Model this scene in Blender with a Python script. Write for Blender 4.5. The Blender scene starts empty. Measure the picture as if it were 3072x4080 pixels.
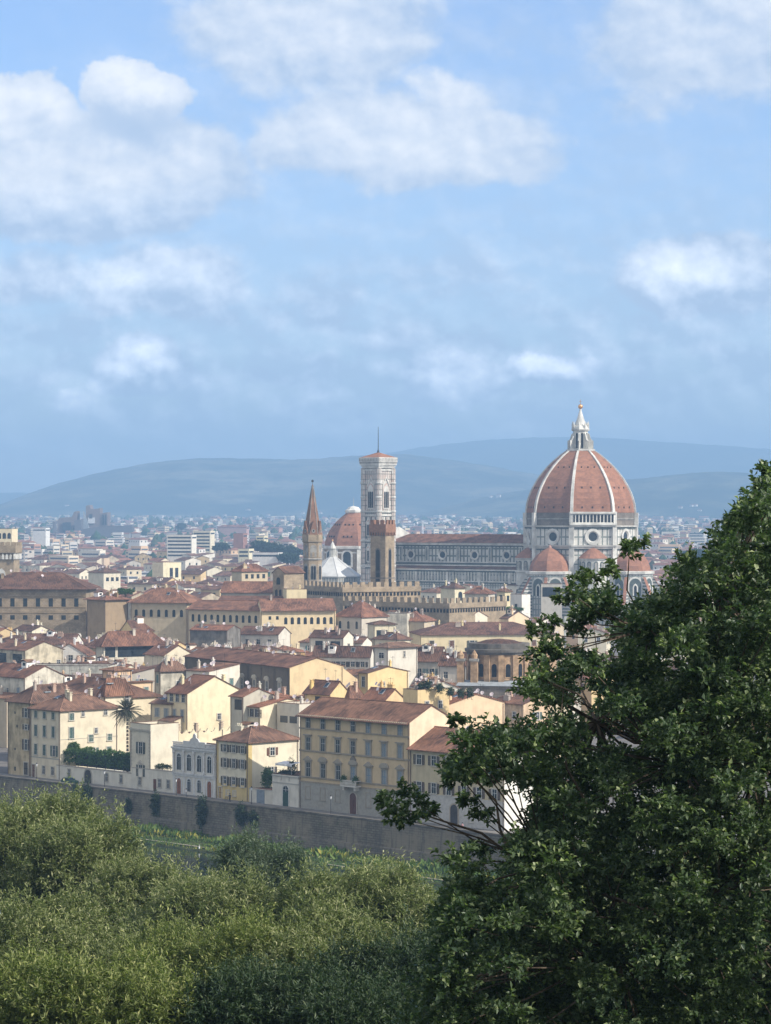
import bpy, math, random
import numpy as np
from mathutils import Vector
R = math.radians
scene = bpy.context.scene
col = scene.collection

# ---------------------------------------------------------------- camera, sky, sun, exposure
F, HZ, CH = 11080.0, 2050.0, 58.0          # focal length in photo pixels, horizon row, camera height (m)
cam = bpy.data.cameras.new('camera')
cam.sensor_fit = 'HORIZONTAL'; cam.sensor_width = 36.0; cam.lens = 36.0 * F / 3072.0
cam.shift_y = 10.0 / 3072.0
cam.clip_start = 0.5; cam.clip_end = 60000
camo = bpy.data.objects.new('camera', cam); col.objects.link(camo)
camo.location = (0, 0, CH); camo.rotation_euler = (R(90), 0, 0)
scene.camera = camo

SUN_AZ, SUN_EL = 116.0, 38.0               # clockwise from +Y, elevation
sl = bpy.data.lights.new('sun', 'SUN'); sl.energy = 4.3; sl.angle = R(0.5); sl.color = (1.0, 0.94, 0.85)
so = bpy.data.objects.new('sun', sl); col.objects.link(so)
sd = Vector((math.sin(R(SUN_AZ)) * math.cos(R(SUN_EL)), math.cos(R(SUN_AZ)) * math.cos(R(SUN_EL)), math.sin(R(SUN_EL))))
so.rotation_euler = sd.to_track_quat('Z', 'Y').to_euler()
so.location = (200, -100, 300)

vs = scene.view_settings
vs.view_transform = 'Standard'; vs.look = 'None'; vs.gamma = 1.0; vs.exposure = 0.46
scene.display_settings.display_device = 'sRGB'
scene.cycles.use_denoising = True
scene.cycles.max_bounces = 6; scene.cycles.diffuse_bounces = 3; scene.cycles.glossy_bounces = 2
scene.cycles.transmission_bounces = 3; scene.cycles.volume_bounces = 0; scene.cycles.transparent_max_bounces = 6

class NT:
    """small helper round a node tree"""
    def __init__(s, tree): s.t = tree; s.n = tree.nodes; s.l = tree.links
    def add(s, typ, **kw):
        n = s.n.new(typ)
        for k, v in kw.items(): setattr(n, k, v)
        return n
    def link(s, a, b): s.l.new(a, b)
    def put(s, sock, v):
        if isinstance(v, bpy.types.NodeSocket): s.l.new(v, sock)
        else: sock.default_value = v
    def math(s, op, a, b=None, c=None, clamp=False):
        n = s.add('ShaderNodeMath', operation=op, use_clamp=clamp)
        s.put(n.inputs[0], a)
        if b is not None: s.put(n.inputs[1], b)
        if c is not None: s.put(n.inputs[2], c)
        return n.outputs[0]
    def vmath(s, op, a, b=None):
        n = s.add('ShaderNodeVectorMath', operation=op)
        s.put(n.inputs[0], a)
        if b is not None: s.put(n.inputs[1], b)
        return n.outputs['Value'] if op in ('LENGTH', 'DISTANCE', 'DOT_PRODUCT') else n.outputs[0]
    def maprange(s, v, a, b, c=0.0, d=1.0, smooth=True):
        n = s.add('ShaderNodeMapRange', interpolation_type='SMOOTHSTEP' if smooth else 'LINEAR')
        s.put(n.inputs[0], v); n.inputs[1].default_value = a; n.inputs[2].default_value = b
        n.inputs[3].default_value = c; n.inputs[4].default_value = d
        return n.outputs[0]
    def mix(s, f, a, b, blend='MIX'):
        n = s.add('ShaderNodeMix', data_type='RGBA', blend_type=blend)
        s.put(n.inputs['Factor'], f)
        s.put(n.inputs[6], a if isinstance(a, bpy.types.NodeSocket) else (*a[:3], 1.0))
        s.put(n.inputs[7], b if isinstance(b, bpy.types.NodeSocket) else (*b[:3], 1.0))
        return n.outputs[2]
    def noise(s, vec, scale, detail=4, rough=0.55, dist=0.0):
        n = s.add('ShaderNodeTexNoise'); n.inputs['Scale'].default_value = scale
        n.inputs['Detail'].default_value = detail; n.inputs['Roughness'].default_value = rough
        n.inputs['Distortion'].default_value = dist
        if vec is not None: s.l.new(vec, n.inputs['Vector'])
        return n
    def mapping(s, vec, scale=(1, 1, 1), loc=(0, 0, 0)):
        n = s.add('ShaderNodeMapping'); s.l.new(vec, n.inputs['Vector'])
        n.inputs['Scale'].default_value = scale; n.inputs['Location'].default_value = loc
        return n.outputs[0]

def make_world():
    w = bpy.data.worlds.new('World'); scene.world = w; w.use_nodes = True
    t = NT(w.node_tree); t.n.clear()
    out = t.add('ShaderNodeOutputWorld')
    sky = t.add('ShaderNodeTexSky', sky_type='NISHITA')
    sky.sun_disc = False; sky.sun_elevation = R(SUN_EL); sky.sun_rotation = R(SUN_AZ)
    sky.air_density = 1.0; sky.dust_density = 0.6; sky.ozone_density = 2.0; sky.altitude = 100
    bg = t.add('ShaderNodeBackground'); bg.inputs[1].default_value = SKY_STRENGTH
    t.link(t.mix(1.0, sky.outputs[0], SKY_TINT, 'MULTIPLY'), bg.inputs[0])
    # cloud field laid out by direction (azimuth / elevation on the unit sphere)
    co = t.add('ShaderNodeTexCoord').outputs['Generated']
    sp = t.add('ShaderNodeSeparateXYZ'); t.link(co, sp.inputs[0])
    y = t.math('MAXIMUM', sp.outputs[1], 0.08)
    U = t.math('MULTIPLY_ADD', t.math('DIVIDE', sp.outputs[0], y), F / 1000, 1.536)
    V = t.math('MULTIPLY_ADD', t.math('DIVIDE', sp.outputs[2], y), -F / 1000, HZ / 1000)
    cb = t.add('ShaderNodeCombineXYZ'); t.link(U, cb.inputs[0]); t.link(V, cb.inputs[1])
    uv = cb.outputs[0]
    n1 = t.noise(uv, 2.2, 9, 0.62)
    n2 = t.noise(t.mapping(uv, (1, 1.6, 1), (3.1, 7.7, 2.2)), 4.0, 5, 0.6)
    wv = t.vmath('SUBTRACT', n1.outputs['Color'], (0.5, 0.5, 0.5))
    sc = t.add('ShaderNodeVectorMath', operation='SCALE'); t.link(wv, sc.inputs[0]); sc.inputs[3].default_value = 0.30
    p = t.vmath('ADD', uv, sc.outputs[0])
    def blobs(lst, p):
        acc = None
        for cx, cy, rx, ry, s, soft in lst:
            d = t.vmath('LENGTH', t.vmath('MULTIPLY', t.vmath('SUBTRACT', p, (cx, cy, 0)), (1 / rx, 1 / ry, 0)))
            m = t.maprange(d, 1.0 + soft, 1.0 - soft, 0.0, s)
            acc = m if acc is None else t.math('MAXIMUM', acc, m)
        return acc
    # billowy detail, and the same detail a little nearer the sun, for lit and shaded sides of each puff
    q = t.mapping(uv, (1, 1.25, 1), (1.7, 0.4, 0.3))
    fa = t.noise(q, 3.4, 10, 0.55, 0.0).outputs['Fac']
    fb = t.noise(t.vmath('ADD', q, (0.035, -0.05, 0.0)), 3.4, 10, 0.55, 0.0).outputs['Fac']
    field = blobs(CLOUDS, p); gaps = blobs(CLOUD_SHADES, p)
    field = t.math('ADD', field, t.math('MULTIPLY', t.math('SUBTRACT', fa, 0.5), 0.85))
    cover = t.maprange(field, 0.22, 0.68, 0.0, 0.95)
    white = blobs(CLOUD_TOPS, p)
    veil = blobs(CLOUD_VEILS, p)
    vn = t.maprange(n2.outputs['Fac'], 0.34, 0.68, 0.35, 1.0)
    veil = t.math('MULTIPLY', veil, vn)
    tot = t.math('MAXIMUM', cover, veil)
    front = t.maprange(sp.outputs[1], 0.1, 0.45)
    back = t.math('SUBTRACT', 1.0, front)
    tot = t.math('ADD', t.math('MULTIPLY', tot, front), t.math('MULTIPLY', back, BACK_FILL_CLOUD))
    rel = t.math('MULTIPLY', t.math('SUBTRACT', fa, fb), 2.0)
    lum = t.math('ADD', t.math('ADD', t.math('MULTIPLY', white, 0.66), 0.10), rel, clamp=True)
    lum = t.math('MULTIPLY', lum, t.math('SUBTRACT', 1.0, t.math('MULTIPLY', gaps, 1.6)), clamp=True)  # greyer patches: shading painted into the clouds
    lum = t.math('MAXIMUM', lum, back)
    ccol = t.mix(lum, CLOUD_GREY, CLOUD_WHITE)
    boost = t.maprange(V, 0.7, 1.55, 1.0, 2.1, False)
    bv = t.add('ShaderNodeVectorMath', operation='SCALE'); t.link(ccol, bv.inputs[0]); t.link(t.math('MULTIPLY_ADD', t.math('SUBTRACT', boost, 1.0), lum, 1.0), bv.inputs[3]); ccol = bv.outputs[0]
    ccol = t.mix(back, ccol, (0.98, 0.93, 0.84))  # warm tone of the added fill cloud
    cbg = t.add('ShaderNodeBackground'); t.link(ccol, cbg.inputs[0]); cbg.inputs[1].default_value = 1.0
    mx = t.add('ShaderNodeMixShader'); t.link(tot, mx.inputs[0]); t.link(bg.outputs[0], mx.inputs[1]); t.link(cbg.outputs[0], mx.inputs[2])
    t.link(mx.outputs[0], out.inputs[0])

SKY_STRENGTH = 0.12
BACK_FILL_CLOUD = 0.62      # bright cloud added to the unseen sky behind the viewpoint, fill for shaded faces
SKY_TINT = (0.86, 0.94, 1.16)
CLOUD_GREY = (0.42, 0.51, 0.655)
CLOUD_WHITE = (0.86, 0.86, 0.87)
# (centre azimuth, centre elevation, radii, strength, softness) in thousandths of the focal grid
CLOUDS = [(0.05, 0.47, 0.30, 0.18, 1.0, 0.35), (0.54, 0.37, 0.22, 0.13, 1.0, 0.35), (0.32, 0.70, 0.72, 0.30, 1.0, 0.40), (0.72, 0.72, 0.26, 0.17, 0.95, 0.5),
          (1.58, 0.54, 0.60, 0.21, 0.95, 0.55), (1.80, 0.36, 0.24, 0.10, 0.7, 0.7), (1.22, 0.12, 0.52, 0.30, 0.85, 0.6), (1.95, 0.66, 0.30, 0.12, 0.75, 0.7),
          (2.86, 1.13, 0.40, 0.19, 0.9, 0.5), (0.62, 1.14, 0.38, 0.18, 0.8, 0.6), (0.12, 1.10, 0.30, 0.15, 0.65, 0.7), (0.57, 1.48, 0.26, 0.13, 0.85, 0.5),
          (0.30, 1.59, 0.16, 0.08, 0.55, 0.7), (1.84, 1.50, 0.22, 0.13, 0.82, 0.5), (2.18, 1.46, 0.22, 0.07, 0.85, 0.5), (1.28, 1.53, 0.18, 0.14, 0.6, 0.6), (2.38, 1.33, 0.3, 0.12, 0.45, 0.7), (1.30, 1.26, 0.30, 0.10, 0.5, 0.7), (0.3, 1.40, 0.25, 0.08, 0.45, 0.8),
          (0.78, 1.66, 0.22, 0.07, 0.5, 0.7), (2.42, 1.57, 0.20, 0.07, 0.5, 0.7), (2.88, 0.14, 0.54, 0.32, 0.85, 0.6), (2.75, 0.40, 0.45, 0.12, 0.5, 0.8)]
CLOUD_TOPS = [(0.08, 0.42, 0.36, 0.15, 1.0, 0.6), (0.54, 0.33, 0.26, 0.11, 1.0, 0.6), (0.25, 0.68, 0.60, 0.17, 0.82, 0.8), (0.7, 0.66, 0.22, 0.12, 0.7, 0.8),
              (1.58, 0.53, 0.52, 0.16, 0.8, 0.7), (1.80, 0.35, 0.20, 0.07, 0.8, 0.8), (2.78, 1.08, 0.24, 0.08, 0.75, 0.7), (1.95, 0.65, 0.26, 0.08, 0.6, 0.8),
              (0.55, 1.45, 0.16, 0.06, 0.85, 0.7), (2.18, 1.45, 0.16, 0.04, 0.9, 0.7), (1.86, 1.47, 0.15, 0.07, 0.6, 0.8), (0.30, 1.56, 0.14, 0.06, 0.6, 0.8),
              (1.2, 0.1, 0.4, 0.2, 0.5, 0.9), (0.6, 1.1, 0.27, 0.09, 0.6, 0.9), (2.9, 0.1, 0.3, 0.2, 0.45, 0.9)]
CLOUD_SHADES = [(0.52, 0.47, 0.20, 0.07, 0.5, 0.7), (0.17, 0.45, 0.05, 0.025, 0.3, 0.8)]  # where grey shading is painted into the clouds
CLOUD_VEILS = [(1.9, 0.4, 1.5, 0.6, 0.5, 0.8), (1.5, 1.40, 2.4, 0.55, 0.92, 0.9), (2.7, 0.9, 0.9, 0.5, 0.48, 0.9)]
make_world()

# ---------------------------------------------------------------- helpers
def P(px, py, Y): return Vector(((px - 1536) * Y / F, Y, CH - (py - HZ) * Y / F))
def proj(p): return (1536 + F * p[0] / p[1], HZ - F * (p[2] - CH) / p[1])

def prop(o, label=None, cat=None, group=None, kind=None):
    if label: o['label'] = label
    if cat: o['category'] = cat
    if group: o['group'] = group
    if kind: o['kind'] = kind
    return o
def empty(name, loc=(0, 0, 0), rz=0.0, label=None, cat=None, group=None):
    o = bpy.data.objects.new(name, None); col.objects.link(o)
    o.location = loc; o.rotation_euler = (0, 0, rz); o.empty_display_size = 0.2
    return prop(o, label, cat, group)
def inst(name, me, parent=None, loc=(0, 0, 0), rz=0.0, color=None, scale=None):
    o = bpy.data.objects.new(name, me); col.objects.link(o)
    o.location = loc; o.rotation_euler = (0, 0, rz)
    if scale: o.scale = scale
    if parent: o.parent = parent
    if color: o.color = (*color[:3], 1.0)
    return o

class MB:
    def __init__(s): s.v = []; s.f = []; s.m = []
    def face(s, pts, m=0):
        i = len(s.v); s.v.extend([tuple(p) for p in pts]); s.f.append(tuple(range(i, i + len(pts)))); s.m.append(m)
    def box(s, x0, x1, y0, y1, z0, z1, m=0, bottom=True):
        a, b, c, d = (x0, y0), (x1, y0), (x1, y1), (x0, y1)
        s.prism([a, b, c, d], z0, z1, m, True, bottom)
    def prism(s, pts, z0, z1, m=0, top=True, bottom=True):
        n = len(pts)
        for i in range(n):
            a, b = pts[i], pts[(i + 1) % n]
            s.face([(a[0], a[1], z0), (b[0], b[1], z0), (b[0], b[1], z1), (a[0], a[1], z1)], m)
        if top: s.face([(p[0], p[1], z1) for p in pts], m)
        if bottom: s.face([(p[0], p[1], z0) for p in reversed(pts)], m)
    def obox(s, cx, cy, z0, z1, sx, sy, ang, m=0):
        c, q = math.cos(ang), math.sin(ang)
        pts = [(cx + c * u - q * v, cy + q * u + c * v) for u, v in ((-sx / 2, -sy / 2), (sx / 2, -sy / 2), (sx / 2, sy / 2), (-sx / 2, sy / 2))]
        s.prism(pts, z0, z1, m)
    def lathe(s, prof, n, ph=0.0, cx=0.0, cy=0.0, m=0, a0=0.0, a1=2 * math.pi, cap=True):
        full = abs(a1 - a0 - 2 * math.pi) < 1e-6
        k = n if full else n + 1
        rings = []
        for r, z in prof:
            rings.append([(cx + r * math.cos(ph + a0 + (a1 - a0) * i / n), cy + r * math.sin(ph + a0 + (a1 - a0) * i / n), z) for i in range(k)])
        for a, b in zip(rings[:-1], rings[1:]):
            for i in range(n):
                j = (i + 1) % k
                if (Vector(b[i]) - Vector(b[j])).length < 1e-5: s.face([a[i], a[j], b[i]], m)
                elif (Vector(a[i]) - Vector(a[j])).length < 1e-5: s.face([a[i], b[j], b[i]], m)
                else: s.face([a[i], a[j], b[j], b[i]], m)
        if cap and full and prof[-1][0] > 1e-4: s.face(rings[-1], m)
    def tube(s, p0, p1, r0, r1=None, n=6, m=0, caps=False):
        r1 = r0 if r1 is None else r1
        p0, p1 = Vector(p0), Vector(p1); d = (p1 - p0)
        if d.length < 1e-6: return
        d.normalize(); u = d.orthogonal().normalized(); w = d.cross(u)
        A = [p0 + (u * math.cos(2 * math.pi * i / n) + w * math.sin(2 * math.pi * i / n)) * r0 for i in range(n)]
        B = [p1 + (u * math.cos(2 * math.pi * i / n) + w * math.sin(2 * math.pi * i / n)) * r1 for i in range(n)]
        for i in range(n):
            j = (i + 1) % n; s.face([A[i], A[j], B[j], B[i]], m)
        if caps: s.face(B, m); s.face(A[::-1], m)
    def plate(s, outline, o, ux, uz, n, t, m=0):
        """extrude a 2-D outline (in axes ux, uz at origin o) by t along n; front cap + sides"""
        o, ux, uz, n = Vector(o), Vector(ux), Vector(uz), Vector(n)
        a = [o + ux * p[0] + uz * p[1] for p in outline]; b = [q + n * t for q in a]
        k = len(a); s.face(b, m)
        for i in range(k):
            j = (i + 1) % k; s.face([a[i], a[j], b[j], b[i]], m)
    def ring(s, o, ux, uz, n, r0, r1, t, k=20, m=0, mi=None):
        """raised annulus r0..r1; if mi given also a recessed disc of material mi"""
        o, ux, uz, n = Vector(o), Vector(ux), Vector(uz), Vector(n)
        q = lambda r, i, h: o + (ux * math.cos(2 * math.pi * i / k) + uz * math.sin(2 * math.pi * i / k)) * r + n * h
        for i in range(k):
            s.face([q(r0, i, t), q(r1, i, t), q(r1, i + 1, t), q(r0, i + 1, t)], m)
            s.face([q(r1, i, 0), q(r1, i + 1, 0), q(r1, i + 1, t), q(r1, i, t)], m)
            s.face([q(r0, i, t), q(r0, i + 1, t), q(r0 * .78, i + 1, .04), q(r0 * .78, i, .04)], m)
        if mi is not None: s.face([q(r0 * .8, i, .06) for i in range(k)], mi)
    def build(s, name, mats, parent=None, color=None, loc=(0, 0, 0), rz=0.0, smooth=False):
        me = s.mesh(name, mats, smooth)
        return inst(name, me, parent, loc, rz, color)
    def mesh(s, name, mats, smooth=False):
        me = bpy.data.meshes.new(name); me.from_pydata(s.v, [], s.f)
        if not isinstance(mats, (list, tuple)): mats = [mats]
        for m in mats: me.materials.append(m)
        if len(mats) > 1: me.polygons.foreach_set('material_index', s.m)
        if smooth: me.polygons.foreach_set('use_smooth', [True] * len(s.f))
        uvl = me.uv_layers.new(name='UVMap')
        uv = []
        for f in s.f:
            p0 = Vector(s.v[f[0]]); nn = Vector((0, 0, 0))
            for i in range(len(f)):
                a, b = Vector(s.v[f[i]]), Vector(s.v[f[(i + 1) % len(f)]])
                nn += Vector(((a.y - b.y) * (a.z + b.z), (a.z - b.z) * (a.x + b.x), (a.x - b.x) * (a.y + b.y)))
            if nn.length < 1e-9: nn = Vector((0, 0, 1))
            nn.normalize()
            if abs(nn.z) > 0.97: t, w = Vector((1, 0, 0)), Vector((0, 1, 0))
            else:
                t = Vector((-nn.y, nn.x, 0)).normalized(); w = nn.cross(t)
            for i in f:
                q = Vector(s.v[i]); uv.append(q.dot(t)); uv.append(q.dot(w))
        uvl.data.foreach_set('uv', uv)
        me.update()
        return me

def arch_outline(w, h, n=8, pointed=False):
    """door-like outline: width w, full height h, round or pointed head, origin bottom centre"""
    r = w / 2
    pts = [(-r, 0), (r, 0)]
    if pointed:
        for i in range(n + 1):
            a = R(60) * i / n; pts.append((-r + w * math.cos(a), h - w * .866 + w * math.sin(a)))
        for i in range(1, n + 1):
            a = R(60) * (n - i) / n; pts.append((r - w * math.cos(a), h - w * .866 + w * math.sin(a)))
    else:
        for i in range(n + 1):
            a = math.pi * i / n; pts.append((r * math.cos(a), h - r + r * math.sin(a)))
    return pts

# ---------------------------------------------------------------- materials
def new_mat(name, rough=0.85, spec=0.25):
    m = bpy.data.materials.new(name); m.use_nodes = True
    t = NT(m.node_tree); b = t.n['Principled BSDF']
    b.inputs['Roughness'].default_value = rough
    b.inputs['Specular IOR Level'].default_value = spec
    return m, t, b
def obj_color(t): return t.add('ShaderNodeObjectInfo').outputs['Color']
def obj_coord(t): return t.add('ShaderNodeTexCoord').outputs['Object']
def uv_coord(t): return t.add('ShaderNodeTexCoord').outputs['UV']

def mat_plaster(name='plaster', amount=0.17):
    """painted render: object colour, blotches, faint vertical runs"""
    m, t, b = new_mat(name, 0.92, 0.15)
    oc = obj_color(t); uv = uv_coord(t); ob = obj_coord(t)
    rnd = t.add('ShaderNodeObjectInfo').outputs['Random']
    ofs = t.math('MULTIPLY', rnd, 37.0)
    cx = t.add('ShaderNodeCombineXYZ'); t.link(ofs, cx.inputs[0]); t.link(ofs, cx.inputs[1])
    uv2 = t.vmath('ADD', uv, cx.outputs[0])
    a = t.noise(uv2, 0.35, 5, 0.6).outputs['Fac']
    s = t.noise(t.mapping(uv2, (0.9, 0.2, 1)), 1.0, 4, 0.6).outputs['Fac']
    f = t.math('ADD', t.math('MULTIPLY', a, 0.6), t.math('MULTIPLY', s, 0.4))
    k = t.maprange(f, 0.36, 0.62, 1.0 - amount, 1.06)
    c = t.mix(1.0, oc, t.mix(k, (0.0, 0.0, 0.0), (1, 1, 1)), 'MULTIPLY')
    st = t.maprange(t.noise(uv2, 0.9, 6, 0.7).outputs['Fac'], 0.62, 0.80, 0.0, amount * 0.9)
    c = t.mix(st, c, (0.30, 0.26, 0.20))
    t.link(c, b.inputs['Base Color'])
    return m

def mat_tile():
    """old clay roof tiles: object colour tints it; streaks run down the slope"""
    m, t, b = new_mat('clay_tile', 0.9, 0.12)
    oc = obj_color(t); uv = uv_coord(t)
    rnd = t.add('ShaderNodeObjectInfo').outputs['Random']
    ofs = t.math('MULTIPLY', rnd, 53.0)
    cx = t.add('ShaderNodeCombineXYZ'); t.link(ofs, cx.inputs[0]); t.link(ofs, cx.inputs[1])
    uv2 = t.vmath('ADD', uv, cx.outputs[0])
    s = t.noise(t.mapping(uv2, (2.6, 0.55, 1)), 1.0, 5, 0.72).outputs['Fac']
    a = t.noise(uv2, 0.22, 4, 0.6).outputs['Fac']
    f = t.math('ADD', t.math('MULTIPLY', s, 0.55), t.math('MULTIPLY', a, 0.45))
    c = t.mix(t.maprange(f, 0.40, 0.60), (0.090, 0.059, 0.045), (0.282, 0.166, 0.110))
    li = t.maprange(t.noise(uv2, 1.5, 3, 0.6).outputs['Fac'], 0.62, 0.75, 0.0, 0.45)
    c = t.mix(li, c, (0.36, 0.29, 0.22))
    c = t.mix(1.0, c, oc, 'MULTIPLY')
    wv = t.add('ShaderNodeTexWave', wave_type='BANDS', bands_direction='X'); t.link(uv, wv.inputs['Vector'])
    wv.inputs['Scale'].default_value = 0.62; wv.inputs['Distortion'].default_value = 0.6; wv.inputs['Detail Scale'].default_value = 0.6
    c = t.mix(t.maprange(wv.outputs['Fac'], 0.0, 0.45, 0.38, 0.0), c, (0.03, 0.02, 0.017))   # gaps between the rows of tiles
    t.link(c, b.inputs['Base Color'])
    bp = t.add('ShaderNodeBump'); bp.inputs['Strength'].default_value = 0.7; bp.inputs['Distance'].default_value = 0.08
    t.link(wv.outputs['Fac'], bp.inputs['Height']); t.link(bp.outputs[0], b.inputs['Normal'])
    return m

def mat_tint(name, rough=0.6, spec=0.3, var=0.15, scale=1.5):
    m, t, b = new_mat(name, rough, spec)
    n = t.noise(obj_coord(t), scale, 4, 0.6).outputs['Fac']
    k = t.maprange(n, 0.35, 0.65, 1 - var, 1.05)
    t.link(t.mix(1.0, obj_color(t), t.mix(k, (0, 0, 0), (1, 1, 1)), 'MULTIPLY'), b.inputs['Base Color'])
    return m

def mat_flat(name, c, rough=0.7, spec=0.3, var=0.2, scale=0.8, metal=0.0):
    m, t, b = new_mat(name, rough, spec)
    n = t.noise(obj_coord(t), scale, 4, 0.6).outputs['Fac']
    k = t.maprange(n, 0.35, 0.65)
    t.link(t.mix(k, tuple(x * (1 - var) for x in c), tuple(min(1, x * (1 + var * .5)) for x in c)), b.inputs['Base Color'])
    b.inputs['Metallic'].default_value = metal
    return m

def mat_brick(name, c1, c2, mortar, bw, bh, ms, offset=0.5, rough=0.85, grime=0.2, inner=None):
    m, t, b = new_mat(name, rough, 0.2)
    uv = uv_coord(t)
    br = t.add('ShaderNodeTexBrick'); t.link(uv, br.inputs['Vector'])
    br.offset = offset; br.squash = 1.0
    br.inputs['Color1'].default_value = (*c1, 1); br.inputs['Color2'].default_value = (*c2, 1); br.inputs['Mortar'].default_value = (*mortar, 1)
    br.inputs['Scale'].default_value = 1.0; br.inputs['Mortar Size'].default_value = ms; br.inputs['Mortar Smooth'].default_value = 0.1
    br.inputs['Brick Width'].default_value = bw; br.inputs['Row Height'].default_value = bh
    c = br.outputs['Color']
    if inner:                                  # a second thin line inside each panel
        b2 = t.add('ShaderNodeTexBrick'); t.link(uv, b2.inputs['Vector']); b2.offset = offset
        b2.inputs['Color1'].default_value = (1, 1, 1, 1); b2.inputs['Color2'].default_value = (1, 1, 1, 1); b2.inputs['Mortar'].default_value = (0, 0, 0, 1)
        b2.inputs['Scale'].default_value = 1.0; b2.inputs['Mortar Size'].default_value = inner[1]; b2.inputs['Mortar Smooth'].default_value = 0.05
        b2.inputs['Brick Width'].default_value = bw; b2.inputs['Row Height'].default_value = bh
        c = t.mix(t.math('SUBTRACT', 1.0, b2.outputs['Fac']), inner[0], c) if False else c
    g = t.maprange(t.noise(uv, 0.25, 5, 0.65).outputs['Fac'], 0.35, 0.68, 1 - grime, 1.05)
    t.link(t.mix(1.0, c, t.mix(g, (0, 0, 0), (1, 1, 1)), 'MULTIPLY'), b.inputs['Base Color'])
    return m

def mat_leaf(name, c1, c2, c3, gloss=0.45, trans=0.35):
    """leaves: per-leaf random tint in attribute Col (r = tint, g = mix to c3, sunlit tips painted on sprays)"""
    m = bpy.data.materials.new(name); m.use_nodes = True
    t = NT(m.node_tree); b = t.n['Principled BSDF']; out = t.n['Material Output']
    at = t.add('ShaderNodeAttribute', attribute_name='Col')
    sp = t.add('ShaderNodeSeparateColor'); t.link(at.outputs['Color'], sp.inputs[0])
    c = t.mix(sp.outputs[0], c1, c2); c = t.mix(t.maprange(sp.outputs[1], 0.75, 1.0), c, c3)
    t.link(c, b.inputs['Base Color']); b.inputs['Roughness'].default_value = gloss; b.inputs['Specular IOR Level'].default_value = 0.35
    tr = t.add('ShaderNodeBsdfTranslucent'); t.link(t.mix(1.0, c, (1.0, 1.25, 0.55), 'MULTIPLY'), tr.inputs[0])
    mx = t.add('ShaderNodeMixShader'); mx.inputs[0].default_value = trans
    t.link(b.outputs[0], mx.inputs[1]); t.link(tr.outputs[0], mx.inputs[2]); t.link(mx.outputs[0], out.inputs[0])
    return m

M = {}
M['plaster'] = mat_plaster()
M['old_plaster'] = mat_plaster('weathered_plaster', 0.5)
M['tile'] = mat_tile()
M['trim'] = mat_tint('painted_trim', 0.8, 0.2)
M['shutter'] = mat_tint('painted_shutter', 0.6, 0.3, 0.25, 3.0)
M['pane'] = mat_flat('window_glass', (0.030, 0.036, 0.042), 0.12, 0.5, 0.4, 0.6)
M['dark'] = mat_flat('dark_opening', (0.022, 0.022, 0.024), 0.9, 0.05, 0.4)
M['sash'] = mat_flat('white_sash', (0.62, 0.62, 0.60), 0.6)
M['marble'] = mat_flat('white_marble', (0.60, 0.585, 0.53), 0.6, 0.3, 0.25, 0.25)
M['marble_green'] = mat_flat('green_marble', (0.085, 0.105, 0.095), 0.6, 0.3, 0.3, 0.4)
M['marble_pink'] = mat_flat('pink_marble', (0.50, 0.30, 0.24), 0.6)
M['panel'] = mat_brick('marble_panels', (0.66, 0.64, 0.58), (0.60, 0.58, 0.53), (0.20, 0.225, 0.205), 2.35, 4.3, 0.34, 0.0, 0.6, 0.25)
M['panel_small'] = mat_brick('small_marble_panels', (0.58, 0.57, 0.53), (0.44, 0.42, 0.38), (0.22, 0.24, 0.22), 1.5, 2.6, 0.28, 0.0, 0.6, 0.3)
M['stripe'] = mat_brick('striped_marble', (0.60, 0.58, 0.53), (0.56, 0.54, 0.5), (0.13, 0.15, 0.135), 30.0, 1.5, 0.36, 0.0, 0.6, 0.3)
M['campanile'] = mat_brick('bell_tower_marble', (0.70, 0.68, 0.62), (0.62, 0.48, 0.41), (0.27, 0.265, 0.24), 1.3, 2.6, 0.20, 0.0, 0.6, 0.22)
M['rubble'] = mat_brick('rough_masonry', (0.25, 0.215, 0.175), (0.20, 0.17, 0.14), (0.155, 0.135, 0.115), 1.4, 0.7, 0.06, 0.5, 0.95, 0.35)
M['stone'] = mat_brick('brown_stone', (0.43, 0.335, 0.225), (0.36, 0.28, 0.185), (0.27, 0.21, 0.14), 1.1, 0.55, 0.04, 0.5, 0.95, 0.35)
M['redbrick'] = mat_brick('red_brick', (0.34, 0.17, 0.10), (0.28, 0.14, 0.085), (0.24, 0.16, 0.11), 0.9, 0.4, 0.04, 0.5, 0.95, 0.3)
M['grey_stone'] = mat_flat('grey_stone', (0.30, 0.285, 0.255), 0.9, 0.15, 0.3, 0.5)
M['gold'] = mat_flat('gilded_copper', (0.78, 0.42, 0.16), 0.35, 0.5, 0.1, 0.8, 0.7)
M['lead'] = mat_flat('grey_sheet_metal', (0.30, 0.33, 0.35), 0.5, 0.4, 0.2)
M['iron'] = mat_flat('dark_iron', (0.045, 0.045, 0.048), 0.6)
M['wood'] = mat_flat('brown_wood', (0.165, 0.075, 0.040), 0.6, 0.3, 0.3, 1.2)
M['awning'] = mat_flat('white_canvas', (0.72, 0.72, 0.72), 0.8)
M['bark'] = mat_flat('bark', (0.125, 0.098, 0.075), 0.95, 0.1, 0.4, 3.0)
M['terracotta'] = mat_flat('terracotta_pot', (0.42, 0.19, 0.11), 0.85)
CREAM, WHITE, YELLOW, GREY, PEACH, BEIGE, OCHRE, IVORY = (.70, .60, .41), (.74, .70, .61), (.70, .50, .21), (.46, .43, .38), (.70, .49, .30), (.55, .45, .31), (.60, .43, .20), (.72, .66, .50)

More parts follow.
